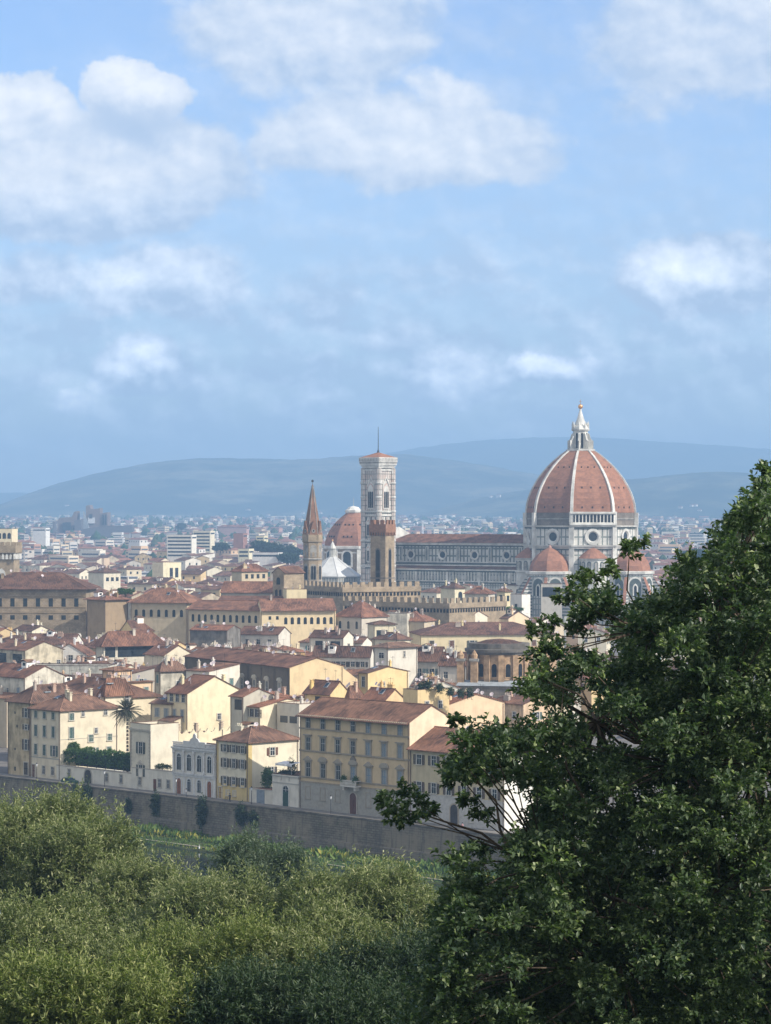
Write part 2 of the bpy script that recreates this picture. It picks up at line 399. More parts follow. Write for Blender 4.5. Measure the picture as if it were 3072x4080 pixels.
# ---------------------------------------------------------------- ground, river, hills, haze
QA = R(46.8)
QD = Vector((math.cos(QA), -math.sin(QA), 0)); QN = Vector((-math.sin(QA), -math.cos(QA), 0))   # along the quay / towards the river
QP = Vector((-84.4, 609.0, 0))                                                                     # a point of the parapet line
FP = Vector((-86.5, 624.0, 0))                                                                     # a point of the street-front line
def rise(y): return max(0.0, y - 2300.0) * 0.0060
def make_ground():
    prof = [(-16000, 0), (-9000, 0), (-7000, 0), (-5500, 0), (-4500, 0), (-3500, 0), (-2500, 0), (-1500, 0), (-800, 0), (-300, 0), (-60, 0), (-0.8, -0.02), (-0.6, -6.5), (5, -6.5), (9.2, -7.35), (11, -8.6), (15, -10.6),
            (60, -11.5), (84, -10.5), (92, -7.5), (130, -2), (180, 9), (230, 22), (290, 38), (340, 52), (356, 56.2), (380, 56.4), (900, 58), (1500, 60)]
    ts = [-14000, -9000, -6000, -4000, -2500, -1500, -900, -500, -300] + list(range(-200, 420, 20)) + [500, 700, 1000, 2000, 4000, 8000, 12000]
    r = random.Random(3); v = []; f = []
    for s, z in prof:
        for tt in ts:
            p = QP + QD * tt + QN * s
            zz = z + (rise(p.y) if s < -50 else 0.0)
            if 95 < s < 330: zz += r.uniform(-.8, .8)
            v.append((p.x, p.y, zz))
    n = len(ts)
    for i in range(len(prof) - 1):
        for j in range(n - 1):
            a = i * n + j; f.append((a, a + 1, a + n + 1, a + n))
    me = bpy.data.meshes.new('ground'); me.from_pydata(v, [], f)
    m, t, b = new_mat('earth_and_streets', 0.95, 0.1)
    pos = t.add('ShaderNodeNewGeometry').outputs['Position']
    sp = t.add('ShaderNodeSeparateXYZ'); t.link(pos, sp.inputs[0])
    s = t.vmath('DOT_PRODUCT', t.vmath('SUBTRACT', pos, tuple(QP)), tuple(QN))
    nz = t.noise(pos, 0.15, 5, 0.6).outputs['Fac']
    street = t.mix(t.maprange(nz, .35, .65), (0.13, 0.12, 0.11), (0.18, 0.165, 0.15))
    far = t.mix(t.maprange(t.noise(pos, 0.004, 4, 0.6).outputs['Fac'], .4, .6), (0.05, 0.085, 0.035), (0.13, 0.13, 0.075))
    city = t.mix(t.maprange(s, -1500, -2600, 0, 1), street, far)
    bank = t.mix(t.maprange(nz, .35, .65), (0.035, 0.055, 0.018), (0.075, 0.085, 0.035))
    t.link(t.mix(t.maprange(s, -0.2, 0.2), city, bank), b.inputs['Base Color'])
    me.materials.append(m); me.update()
    prop(inst('ground', me), kind='structure')
make_ground()

def strip(name, s0, s1, z, t0, t1, mat, kind='structure', n=30):
    mb = MB()
    for i in range(n):
        ta, tb = t0 + (t1 - t0) * i / n, t0 + (t1 - t0) * (i + 1) / n
        q = [QP + QD * ta + QN * s0, QP + QD * tb + QN * s0, QP + QD * tb + QN * s1, QP + QD * ta + QN * s1]
        mb.face([(p.x, p.y, z) for p in q][::-1])
    return prop(mb.build(name, mat), kind=kind)
wm, wt, wb = new_mat('river_water', 0.08, 0.5)
wb.inputs['Base Color'].default_value = (0.020, 0.026, 0.018, 1)
wn = wt.noise(wt.mapping(obj_coord(wt), (0.6, 0.6, 1)), 0.8, 3, 0.5)
wbp = wt.add('ShaderNodeBump'); wbp.inputs['Strength'].default_value = 0.12; wbp.inputs['Distance'].default_value = 0.3
wt.link(wn.outputs['Fac'], wbp.inputs['Height']); wt.link(wbp.outputs[0], wb.inputs['Normal'])
strip('river', 9.3, 92, -7.75, -400, 700, wm)
strip('street', -8.6, -0.55, 0.03, -300, 700, mat_flat('street_paving', (0.20, 0.185, 0.165), 0.9))

HILL_MATS = {}
def hill(name, Yf, Yr, pts, seed, c1, c2):
    r = np.random.RandomState(seed)
    pxs = np.arange(-2400, 5600, 40.0)
    ex = np.array([p[0] for p in pts], float); ey = np.array([p[1] for p in pts], float)
    ridge_py = np.interp(pxs, ex, ey)
    k = np.exp(-np.linspace(-2, 2, 9) ** 2); k /= k.sum()
    ridge_py = np.convolve(np.pad(ridge_py, 4, mode='edge'), k, 'valid')
    rows = 26; v = []; f = []
    ph = r.rand(12) * 6.28; fr = r.rand(12) * 0.010 + 0.0015; am = r.rand(12)
    for j in range(rows + 6):
        q = j / rows
        Y = Yf + (Yr - Yf) * q
        for i, px in enumerate(pxs):
            X = (px - 1536) / F * Yr                      # straight ranks of points, real distance
            zr = CH - (ridge_py[i] - HZ) * Yr / F
            z0 = rise(Yf) - 3
            if q <= 1: h = math.sin(q * math.pi / 2) ** 1.25
            else: h = 1 - (q - 1) * 1.1
            w = sum(am[m_] * math.sin(X * fr[m_] + q * 7 * am[m_] + ph[m_]) for m_ in range(12)) / 4
            z = z0 + (zr - z0) * h + w * 14 * math.sin(min(q, 1) * math.pi) + (r.rand() - .5) * 5 * h * (Yr / 9000)
            v.append((X, Y, z))
    n = len(pxs)
    for j in range(rows + 5):
        for i in range(n - 1):
            a = j * n + i; f.append((a, a + 1, a + n + 1, a + n))
    me = bpy.data.meshes.new(name); me.from_pydata(v, [], f)
    m, t, b = new_mat(name + '_cover', 0.95, 0.05)
    pos = t.add('ShaderNodeNewGeometry').outputs['Position']
    a = t.noise(t.mapping(pos, (1, 1, 2.5)), 0.0028, 6, 0.65).outputs['Fac']
    d = t.noise(pos, 0.018, 4, 0.6).outputs['Fac']
    c = t.mix(t.maprange(a, 0.42, 0.62), c1, c2)
    c = t.mix(t.maprange(d, 0.4, 0.62, 0.0, 0.55), c, tuple(x * .55 for x in c1))
    t.link(c, b.inputs['Base Color'])
    me.materials.append(m); me.update()
    o = inst(name, me); return prop(o, kind='structure')
hill('far_mountain_ridge', 13000, 15200, [(-2400, 1990), (600, 1960), (1300, 1850), (1500, 1815), (1700, 1780), (1900, 1757), (2030, 1746), (2300, 1742), (2600, 1760), (2800, 1774), (3072, 1792), (3600, 1810), (5600, 1820)], 1, (0.035, 0.06, 0.03), (0.075, 0.095, 0.05))
hill('wooded_hills', 8800, 10600, [(-2400, 2090), (-300, 2078), (0, 2060), (80, 2020), (200, 1948), (330, 1905), (480, 1870), (640, 1840), (800, 1826), (1000, 1829), (1200, 1833), (1400, 1818), (1600, 1806), (1900, 1850), (2200, 1905), (3000, 1960), (5600, 2080)], 2, (0.035, 0.055, 0.035), (0.17, 0.165, 0.11))
hill('olive_hill', 7600, 8700, [(-2400, 2150), (1300, 2140), (1500, 2096), (1620, 2070), (1760, 2022), (1900, 1988), (2030, 1962), (2300, 1926), (2550, 1908), (2770, 1882), (2900, 1879), (3072, 1898), (3400, 1930), (5600, 2060)], 5, (0.03, 0.05, 0.032), (0.15, 0.155, 0.10))

def make_haze():
    mb = MB(); mb.box(-9000, 9000, -1400, 17300, -16, 500)
    m = bpy.data.materials.new('thin_haze'); m.use_nodes = True
    t = NT(m.node_tree); t.n.clear(); out = t.add('ShaderNodeOutputMaterial')
    pv = t.add('ShaderNodeVolumePrincipled')
    pv.inputs['Color'].default_value = HAZE_COLOR; pv.inputs['Density'].default_value = HAZE_DENSITY
    pv.inputs['Anisotropy'].default_value = 0.0
    t.link(pv.outputs[0], out.inputs['Volume'])
    o = mb.build('haze', m); prop(o, kind='stuff')
HAZE_COLOR = (0.42, 0.68, 1.0, 1); HAZE_DENSITY = 1.6e-4
make_haze()

# ---------------------------------------------------------------- cathedral
def face_frame(ang, d, z):
    """frame on a vertical wall whose outward normal points at ang (from local -Y towards +X)"""
    n = Vector((math.sin(ang), -math.cos(ang), 0)); ux = Vector((math.cos(ang), math.sin(ang), 0))
    return n * d + Vector((0, 0, z)), ux, Vector((0, 0, 1)), n
OCT = math.cos(R(22.5))
def make_cathedral():
    root = empty('cathedral', (94.3, 1345, 0), R(-35.5), 'huge white and green marble cathedral under a red tiled ribbed dome', 'cathedral')
    PH = R(22.5)
    # drum
    mb = MB()
    mb.lathe([(27.2, 0), (27.2, 30.2)], 8, PH, m=0); mb.lathe([(26.9, 30.2), (26.9, 41.6)], 8, PH, m=0)
    mb.lathe([(27.0, 43.4), (27.0, 52)], 8, PH, m=0, cap=False)
    mb.build('drum_wall', [M['panel']], root)
    mb = MB()
    for z0, z1, r in ((30.2, 31.2, 28.0), (41.6, 42.5, 27.9), (42.5, 43.4, 28.5), (51.9, 52.7, 28.1)):
        mb.lathe([(26, z0), (r, z0 + .15), (r + .25, z1), (26, z1 + .05)], 8, PH, m=0, cap=False)
    for z0, z1, r in ((41.1, 41.6, 27.5), (51.2, 51.9, 27.5)):
        mb.lathe([(r, z0), (r, z1)], 8, PH, m=1, cap=False)
    mb.build('cornice', [M['marble'], M['marble_green']], root)
    # corner pilasters
    for k in range(8):
        a = PH + k * math.pi / 4
        mb = MB(); mb.obox(27.0 * math.cos(a), 27.0 * math.sin(a), 0, 51.9, 1.7, 2.4, a, 0)
        mb.obox(27.2 * math.cos(a), 27.2 * math.sin(a), 52.8, 58.9, 1.8, 1.8, a, 0)
        mb.build('corner_pilaster', [M['marble']], root)
    # unfinished masonry band with the arcaded gallery on one side
    mb = MB(); mb.lathe([(26.4, 52.6), (26.4, 58.9)], 8, PH, m=0, cap=False)
    mb.lathe([(26.8, 55.6), (26.9, 56.1), (26.4, 56.2)], 8, PH, m=1, cap=False)
    mb.build('masonry_band', [M['rubble'], M['grey_stone']], root)
    o, ux, uz, n = face_frame(R(45), 26.4 * OCT, 52.8)
    mb = MB(); W = 10.9
    mb.plate([(-W, 0), (W, 0), (W, 6.3), (-W, 6.3)], o, ux, uz, n, 1.6, 0)
    mb.plate([(-W - .5, 5.6), (W + .5, 5.6), (W + .5, 6.5), (-W - .5, 6.5)], o, ux, uz, n, 2.3, 0)
    mb.plate([(-W - .5, .1), (W + .5, .1), (W + .5, 1.0), (-W - .5, 1.0)], o, ux, uz, n, 2.2, 0)
    for i in range(12):
        x = -W + 1.4 + i * (2 * W - 2.8) / 11
        mb.plate([(p[0] + x, p[1] + 1.5) for p in arch_outline(1.15, 3.7)], o, ux, uz, n, 1.66, 1)
    mb.build('gallery', [M['marble'], M['dark']], root)
    # round windows of the drum
    for k in range(8):
        o, ux, uz, n = face_frame(R(45 * k), 27.0 * OCT + .02, 47.4)
        mb = MB(); mb.ring(o, ux, uz, n, 2.7, 3.9, 0.7, 24, 0, 1)
        mb.build('round_window', [M['marble'], M['pane']], root)
    # lower panels' arches
    # dome
    prof_z = [58.9, 60, 63, 65.7, 68.6, 71.5, 74.9, 78.1, 81.0, 83.7, 86.4, 88.7]
    prof_r = [26.6, 26.5, 26.1, 25.4, 24.3, 22.9, 20.9, 18.5, 16.0, 13.2, 10.1, 6.8]
    mb = MB(); mb.lathe(list(zip(prof_r, prof_z)), 8, PH, m=0)
    for k in range(8):
        for zi, cnt in ((61.4, 3), (70.8, 3), (80.6, 3)):
            rr = np.interp(zi, prof_z, prof_r) * OCT
            o, ux, uz, n = face_frame(R(45 * k), rr, zi)
            wdt = np.interp(zi, prof_z, prof_r) * math.sin(R(22.5))
            for i in range(cnt):
                x = (i - 1) * wdt * .5
                mb.plate([(x - .28, -.45), (x + .28, -.45), (x + .28, .45), (x - .28, .45)], o, ux, uz, n, .22, 1)
    d = mb.build('dome', [M['dome_tile'], M['dark']], root)
    for k in range(8):
        a = PH + k * math.pi / 4; mb = MB()
        for (r0, z0), (r1, z1) in zip(list(zip(prof_r, prof_z))[:-1], list(zip(prof_r, prof_z))[1:]):
            w0 = 0.40 + .30 * (r0 / 27); w1 = 0.40 + .30 * (r1 / 27)
            c, s_ = math.cos(a), math.sin(a); tx, ty = -s_, c
            A = lambda r, z, w, e: (c * (r + e) + tx * w, s_ * (r + e) + ty * w, z + e * .25)
            e = .5
            mb.face([A(r0, z0, -w0, e), A(r0, z0, w0, e), A(r1, z1, w1, e), A(r1, z1, -w1, e)])
            for sg in (-1, 1):
                mb.face([A(r0, z0, sg * w0, -.8), A(r1, z1, sg * w1, -.8), A(r1, z1, sg * w1, e), A(r0, z0, sg * w0, e)])
        mb.build('rib', [M['marble']], d)
    # lantern
    la = inst('lantern', None, root) if False else None
    mb = MB()
    mb.lathe([(6.9, 88.6), (7.1, 88.8), (7.1, 89.5), (6.2, 89.6)], 8, PH, m=0)
    mb.lathe([(3.6, 89.5), (3.6, 98.2), (4.4, 98.6), (4.6, 99.3), (3.9, 99.5), (3.6, 100.6), (2.9, 101.2)], 8, PH, m=0)
    mb.lathe([(2.9, 101.2), (1.6, 104.6), (0.55, 108.2), (.5, 109.0)], 16, 0, m=0)
    for k in range(8):
        o, ux, uz, n = face_frame(R(45 * k), 3.6 * OCT, 90.0)
        mb.plate(arch_outline(1.05, 7.4), o, ux, uz, n, .08, 1)
        a = PH + k * math.pi / 4; c, s_ = math.cos(a), math.sin(a); tx, ty = -s_ * .32, c * .32
        pr = [(3.4, 89.5), (6.3, 89.5), (6.3, 93.6), (5.5, 94.0), (4.9, 95.0), (4.4, 96.8), (3.4, 97.6)]
        for sg in (-1, 1): mb.face([(c * r + sg * tx, s_ * r + sg * ty, z) for r, z in pr][::sg], 0)
        for (r0, z0), (r1, z1) in zip(pr[1:-1], pr[2:]):
            mb.face([(c * r0 - tx, s_ * r0 - ty, z0), (c * r0 + tx, s_ * r0 + ty, z0), (c * r1 + tx, s_ * r1 + ty, z1), (c * r1 - tx, s_ * r1 - ty, z1)], 0)
        mb.lathe([(.42, 99.4), (.42, 101.6), (.15, 102.8), (0, 103.2)], 5, 0, 3.9 * c, 3.9 * s_, 0)
        mb.face([(c * 6.3 - tx, s_ * 6.3 - ty, 89.5), (c * 6.3 + tx, s_ * 6.3 + ty, 89.5), (c * 6.3 + tx, s_ * 6.3 + ty, 93.6), (c * 6.3 - tx, s_ * 6.3 - ty, 93.6)], 0)
    la = mb.build('lantern', [M['marble'], M['dark']], root)
    mb = MB(); mb.lathe([(1.18 * math.sin(math.pi * i / 10) + .001, 110.2 - 1.18 * math.cos(math.pi * i / 10)) for i in range(11)], 16, 0)
    mb.build('gilded_ball', [M['gold']], la, smooth=True)
    mb = MB(); mb.box(-.09, .09, -.09, .09, 111.3, 113.6); mb.box(-.6, .6, -.08, .08, 112.5, 112.7); mb.build('cross', [M['gold']], la)
    # tribunes: half domes on three sides
    for ang in (0, 90, 180):
        cen = Vector((math.sin(R(ang)), -math.cos(R(ang)), 0)) * 27.5
        tr = MB()
        a0 = R(ang - 90 - 112.5)
        tr.lathe([(11.2, 0), (11.2, 29.6)], 8, a0, cen.x, cen.y, 0)
        tr.lathe([(11.3, 29.4), (11.9, 29.8), (12.0, 30.9), (11.0, 31.1)], 8, a0, cen.x, cen.y, 1)
        for k in range(8):
            aa = a0 + R(22.5) + k * math.pi / 4
            n = Vector((math.cos(aa), math.sin(aa), 0)); ux = Vector((-n.y, n.x, 0)); o = cen + n * 11.2 * OCT + Vector((0, 0, 19.5))
            tr.plate(arch_outline(7.2, 9.0), o, ux, (0, 0, 1), n, .25, 1)
            tr.plate([(p[0], p[1] - .01) for p in arch_outline(5.6, 8.2)], o, ux, (0, 0, 1), n, .32, 2)
            tr.plate(arch_outline(2.6, 5.8, pointed=True), o, ux, (0, 0, 1), n, .5, 1)
            tr.plate(arch_outline(1.3, 4.9, pointed=True), o, ux, (0, 0, 1), n, .56, 3)
            # sloping buttress wall at each corner
            ca = a0 + k * math.pi / 4; c, s_ = math.cos(ca), math.sin(ca); tx, ty = -s_ * .7, c * .7
            pr = [(10.5, 10), (20.0, 10), (19.5, 15.5), (11.6, 28.0), (10.5, 28.0)]
            q = lambda r, sg, z: (cen.x + c * r + sg * tx, cen.y + s_ * r + sg * ty, z)
            if abs((math.degrees(ca) - (ang - 90) + 180) % 360 - 180) < 100:
                for sg in (-1, 1): tr.face([q(r, sg, z) for r, z in pr][::sg], 4)
                tr.face([q(20, -1, 10), q(20, 1, 10), q(19.5, 1, 15.5), q(19.5, -1, 15.5)], 4)
                tr.face([q(19.7, -1.15, 15.55), q(19.7, 1.15, 15.55), q(11.5, 1.15, 28.3), q(11.5, -1.15, 28.3)], 5)
        t_ = tr.build('tribune', [M['panel_small'], M['marble'], M['marble_green'], M['dark'], M['stripe'], M['dome_tile']], root)
        dm = MB()
        pz = [31.1, 33.5, 36, 38.5, 40.4, 41.6, 42.1]; pr_ = [10.1, 9.7, 8.7, 6.7, 4.4, 2.2, .9]
        dm.lathe(list(zip(pr_, pz)), 8, a0, cen.x, cen.y, 0)
        dm.build('tribune_dome', [M['dome_tile']], root)
        dm = MB(); dm.lathe([(.9, 42.0), (.75, 42.9), (.2, 43.6), (0, 44.4)], 8, 0, cen.x, cen.y, 0); dm.build('finial', [M['marble_pink']], t_)
    for ang in (45, -45, 135, -135):
        cen = Vector((math.sin(R(ang)), -math.cos(R(ang)), 0)) * 25.2
        mb = MB(); mb.lathe([(6.5, 22), (6.5, 30), (7.0, 30.2), (7.0, 30.9), (6.2, 31), (6.2, 36.4), (6.9, 36.7), (6.9, 37.2)], 20, 0, cen.x, cen.y, 0)
        for k in range(7):
            aa = R(ang - 90) + (k - 3) * R(30)
            n = Vector((math.cos(aa), math.sin(aa), 0)); ux = Vector((-n.y, n.x, 0)); o = cen + n * 6.15 + Vector((0, 0, 31.4))
            mb.plate(arch_outline(2.0, 4.4), o, ux, (0, 0, 1), n, .22, 2)
            mb.plate(arch_outline(1.35, 3.9), o, ux, (0, 0, 1), n, .28, 1)
        ex = mb.build('exedra', [M['marble'], M['grey_stone'], M['marble_green']], root)
        mb = MB(); mb.lathe([(7.2, 37.15), (5.2, 39.2), (2.6, 41.2), (.4, 42.3), (0, 42.4)], 20, 0, cen.x, cen.y, 0); mb.build('exedra_roof', [M['dome_tile']], ex)
    # nave
    x0, x1 = -107.0, -22.0
    mb = MB(); mb.box(x0, x1, -10.4, 10.4, 30, 43.4, 0); mb.box(x0, x1, -20, 20, 0, 31.0, 1)
    mb.build('nave_wall', [M['panel_tall'], M['panel_small']], root)
    mb = MB()
    for z0, z1, d_, mm in ((42.2, 42.9, .5, 1), (42.9, 43.5, 1.0, 0), (43.5, 44.1, 1.3, 0), (34.2, 34.7, .35, 0), (33.2, 33.9, .5, 1), (32.6, 33.2, .7, 0)):
        mb.box(x0 - .3, x1, -10.4 - d_, -10.0, z0, z1, mm); mb.box(x0 - .3, x1, 10.0, 10.4 + d_, z0, z1, mm)
    for z0, z1, d_, mm in ((30.6, 31.2, .8, 0), (29.9, 30.6, .4, 1), (25.0, 25.6, .4, 0), (24.4, 25.0, .3, 1), (21.6, 22.0, .35, 0), (17.5, 18.1, .4, 1), (14, 14.5, .4, 0)):
        mb.box(x0 - .3, x1, -20 - d_, -19.6, z0, z1, mm)
    for i in range(46):
        x = x0 + 1.2 + i * (x1 - x0 - 4) / 45
        mb.box(x - .3, x + .3, -20.35, -20.0, 25.6, 29.9, 0)
        mb.box(x - .55, x - .35, -20.2, -20.0, 25.6, 29.9, 1)
    mb.build('cornice', [M['marble'], M['marble_green']], root)
    for x in (-98.5, -92.3 + 9.6, -64.0, -45.2, -27.5):
        mb = MB(); mb.box(x - .8, x + .8, -11.0, -10.4, 34.7, 42.2, 0); mb.box(x - .35, x + .35, -11.06, -11.0, 35.2, 41.8, 1)
        mb.box(x - .6, x + .6, -20.7, -20, 0, 29.9, 0)
        mb.build('pilaster', [M['marble'], M['marble_green']], root)
    for x in (-92.8, -73.6, -54.5, -35.7):
        mb = MB(); mb.ring((x, -10.42, 38.0), (1, 0, 0), (0, 0, 1), (0, -1, 0), 2.0, 2.55, .5, 20, 0, 1); mb.build('round_window', [M['marble'], M['pane']], root)
    mb = MB()
    mb.face([(x0, -11.9, 44.0), (x1, -11.9, 44.0), (x1, 0, 48.3), (x0 + 6, 0, 48.3)]); mb.face([(x1, 11.9, 44.0), (x0, 11.9, 44.0), (x0 + 6, 0, 48.3), (x1, 0, 48.3)])
    mb.face([(x0, 11.9, 44.0), (x0, -11.9, 44.0), (x0 + 6, 0, 48.3)]); mb.face([(x0, -11.9, 43.9), (x0, 11.9, 43.9), (x1, 11.9, 43.9), (x1, -11.9, 43.9)])
    mb.build('nave_roof', [M['tile']], root, (1.0, .84, .80))
    mb = MB(); mb.face([(x0, -20.4, 31.25), (x1, -20.4, 31.25), (x1, -10.9, 32.65), (x0, -10.9, 32.65)]); mb.build('aisle_roof', [M['tile']], root, (.75, .72, .75))
    mb = MB(); pr = [(-21.5, 0), (21.5, 0), (21.5, 33), (11.2, 36), (11.2, 47.5), (0, 51.8), (-11.2, 47.5), (-11.2, 36), (-21.5, 33)]
    mb.plate([(-p[0], p[1]) for p in pr], (x0 - 2.2, 0, 0), (0, -1, 0), (0, 0, 1), (-1, 0, 0), .5, 0); mb.plate(pr, (x0 - 2.2, 0, 0), (0, 1, 0), (0, 0, 1), (1, 0, 0), 2.1, 0)
    mb.build('front_gable', [M['marble']], root)
M['dome_tile'] = mat_brick('dome_tiles', (0.37, 0.178, 0.103), (0.31, 0.148, 0.09), (0.26, 0.125, 0.08), 0.9, 0.5, 0.04, 0.5, 0.85, 0.30)
M['panel_tall'] = mat_brick('tall_marble_panels', (0.64, 0.63, 0.58), (0.54, 0.53, 0.49), (0.165, 0.19, 0.17), 2.1, 3.75, 0.42, 0.0, 0.6, 0.3)
make_cathedral()

# ---------------------------------------------------------------- bell tower
def make_bell_tower():
    root = empty('bell_tower', (-3.6, 1378, 0), R(-43), 'tall square marble bell tower with gothic windows and a mast', 'bell tower')
    h = 5.1
    mb = MB(); mb.box(-h, h, -h, h, 0, 81, 0)
    mb.build('shaft', [M['campanile']], root)
    for sx in (-1, 1):
        for sy in (-1, 1):
            mb = MB(); mb.lathe([(1.5, 0), (1.5, 81)], 8, R(22.5), sx * h, sy * h, 0)
            for z in (13, 24, 32, 44.6, 59, 66, 73): mb.lathe([(1.55, z), (1.75, z + .3), (1.75, z + .7), (1.55, z + 1)], 8, R(22.5), sx * h, sy * h, 1)
            mb.build('corner_turret', [M['campanile'], M['marble']], root)
    for z in (13, 24, 32, 44.6, 57.2, 59, 79.6):
        mb = MB(); mb.box(-h - .45, h + .45, -h - .45, h + .45, z, z + .8, 0)
        if z in (32, 44.6, 59): mb.box(-h - .25, h + .25, -h - .25, h + .25, z - .5, z, 1)
        mb.build('string_course', [M['marble'], M['marble_green']], root)
    mb = MB()
    for i, (e, z) in enumerate(((.6, 81), (1.0, 81.7), (1.4, 82.5))): mb.box(-h - e, h + e, -h - e, h + e, z, z + .7, 0)
    mb.box(-h - 1.7, h + 1.7, -h - 1.7, h + 1.7, 84.0, 86.2, 0)
    mb.box(-h - 1.5, h + 1.5, -h - 1.5, h + 1.5, 83.2, 84.0, 1)
    for i in range(13):
        x = -h - 1.2 + i * (2 * h + 2.4) / 12
        mb.box(x - .3, x + .3, -h - 1.74, -h - 1.7, 84.3, 85.8, 1); mb.box(h + 1.7, h + 1.74, x - .3, x + .3, 84.3, 85.8, 1)
    mb.build('cornice', [M['marble'], M['grey_stone']], root)
    mb = MB(); e = h + 1.4
    for k in range(4):
        a = [(-e, -e), (e, -e), (e, e), (-e, e)]; p, q = a[k], a[(k + 1) % 4]
        mb.face([(p[0], p[1], 86.2), (q[0], q[1], 86.2), (0, 0, 88.9)])
    rf = mb.build('roof', [M['dome_tile']], root)
    mb = MB(); mb.lathe([(.7, 88.4), (.5, 89.5), (.25, 90.2)], 8, 0); mb.tube((0, 0, 90), (0, 0, 101.5), .22, .1); mb.build('mast', [M['iron']], rf)
    for ang in (0, 90, 180, -90):
        # one tall three-light window on top, pairs of two-light windows below
        for z, wdt, hgt, lights, xs in ((60.8, 3.7, 12.2, 3, (0,)), (47.2, 1.9, 7.6, 2, (-1.75, 1.75)), (34.6, 1.9, 7.2, 2, (-1.75, 1.75))):
            for xo in xs:
                o, ux, uz, n = face_frame(R(ang), h, z); o = o + ux * xo
                mb = MB()
                mb.plate(arch_outline(wdt + .9, hgt + 1.0, pointed=True), o, ux, uz, n, .28, 0)
                mb.plate(arch_outline(wdt + .35, hgt + .5, pointed=True), o, ux, uz, n, .34, 2)
                mb.plate(arch_outline(wdt, hgt, pointed=True), o, ux, uz, n, .40, 0)
                lw = (wdt - .5) / lights; hh = hgt * (.66 if lights == 3 else .7)
                for i in range(lights):
                    x = (i - (lights - 1) / 2) * (wdt - .2) / lights
                    mb.plate([(p[0] + x, p[1] + .5) for p in arch_outline(lw - .12, hh)], o, ux, uz, n, .46, 1)
                # gable above
                g = hgt + (3.9 if lights == 3 else 1.9); w2 = wdt / 2 + .9
                for sg in (-1, 1):
                    mb.plate([(sg * w2, hgt - 1.2), (sg * (w2 - .5), hgt - 1.2), (0, g - .9), (0, g)][::-sg], o, ux, uz, n, .42, 0)
                mb.build('gothic_window', [M['marble'], M['dark'], M['marble_pink']], root)
        for z0, z1 in ((33.2, 43.6), (45.8, 57.0)):
            o, ux, uz, n = face_frame(R(ang), h, z0); mb = MB()
            for x in (-3.3, 0, 3.3): mb.plate([(x - .3, .3), (x + .35, .3), (x + .35, z1 - z0 - .2), (x - .35, z1 - z0 - .2)], o, ux, uz, n, .2, 0)
            mb.build('wall_strip', [M['marble_green']], root)
make_bell_tower()

# ---------------------------------------------------------------- other towers and domes
def crenels(mb, pts, z, w, gap, hgt, t, m=0):
    """row of merlons along a polyline (2-D)"""
    for (ax, ay), (bx, by) in zip(pts[:-1], pts[1:]):
        L = math.hypot(bx - ax, by - ay); n = max(1, int(L / (w + gap))); ang = math.atan2(by - ay, bx - ax)
        for i in range(n):
            f = (i + .5) / n
            mb.obox(ax + (bx - ax) * f, ay + (by - ay) * f, z, z + hgt, w, t, ang, m)

def make_brown_tower():      # square crenellated tower in front of the nave
    root = empty('stone_tower', (-1.2, 1085, 0), R(-31), 'slim square brown stone tower with crenellated top before the cathedral nave', 'tower')
    a = 6.2
    mb = MB(); mb.box(-a * .548, a * .548, -a * .548, a * .548, 0, 49.6, 0); mb.box(-a * .57, a * .57, -a * .57, a * .57, 33.0, 33.5, 1)
    mb.build('shaft', [M['stone'], M['rubble']], root)
    b = a * .548 + .42
    mb = MB(); mb.box(-b, b, -b, b, 51.0, 54.2, 0); mb.box(-b + .5, b - .5, -b + .5, b - .5, 49.6, 51.0, 1)
    for k in range(7):
        x = -b + .35 + k * (2 * b - .7) / 6
        mb.box(x - .22, x + .22, -b, -b + .5, 49.8, 51.0, 0); mb.box(b - .5, b, x - .22, x + .22, 49.8, 51.0, 0)
    crenels(mb, [(-b + .3, -b + .3), (b - .3, -b + .3), (b - .3, b - .3), (-b + .3, b - .3), (-b + .3, -b + .3)], 54.2, 1.25, .9, 1.7, .6, 0)
    mb.build('parapet', [M['redbrick'], M['rubble']], root)
    for ang in (0, 90):
        o, ux, uz, n = face_frame(R(ang), a * .548, 28.0); mb = MB()
        mb.plate(arch_outline(2.5, 17.2), o + Vector((0, 0, -.2)), ux, uz, n, .05, 1)
        mb.plate(arch_outline(1.7, 16.4), o, ux, uz, n, .09, 0)
        mb.plate([(-.85, 7.2), (.85, 7.2), (.85, 8.2), (-.85, 8.2)], o, ux, uz, n, .13, 2)
        mb.build('belfry_opening', [M['dark'], M['rubble'], M['iron']], root)
make_brown_tower()

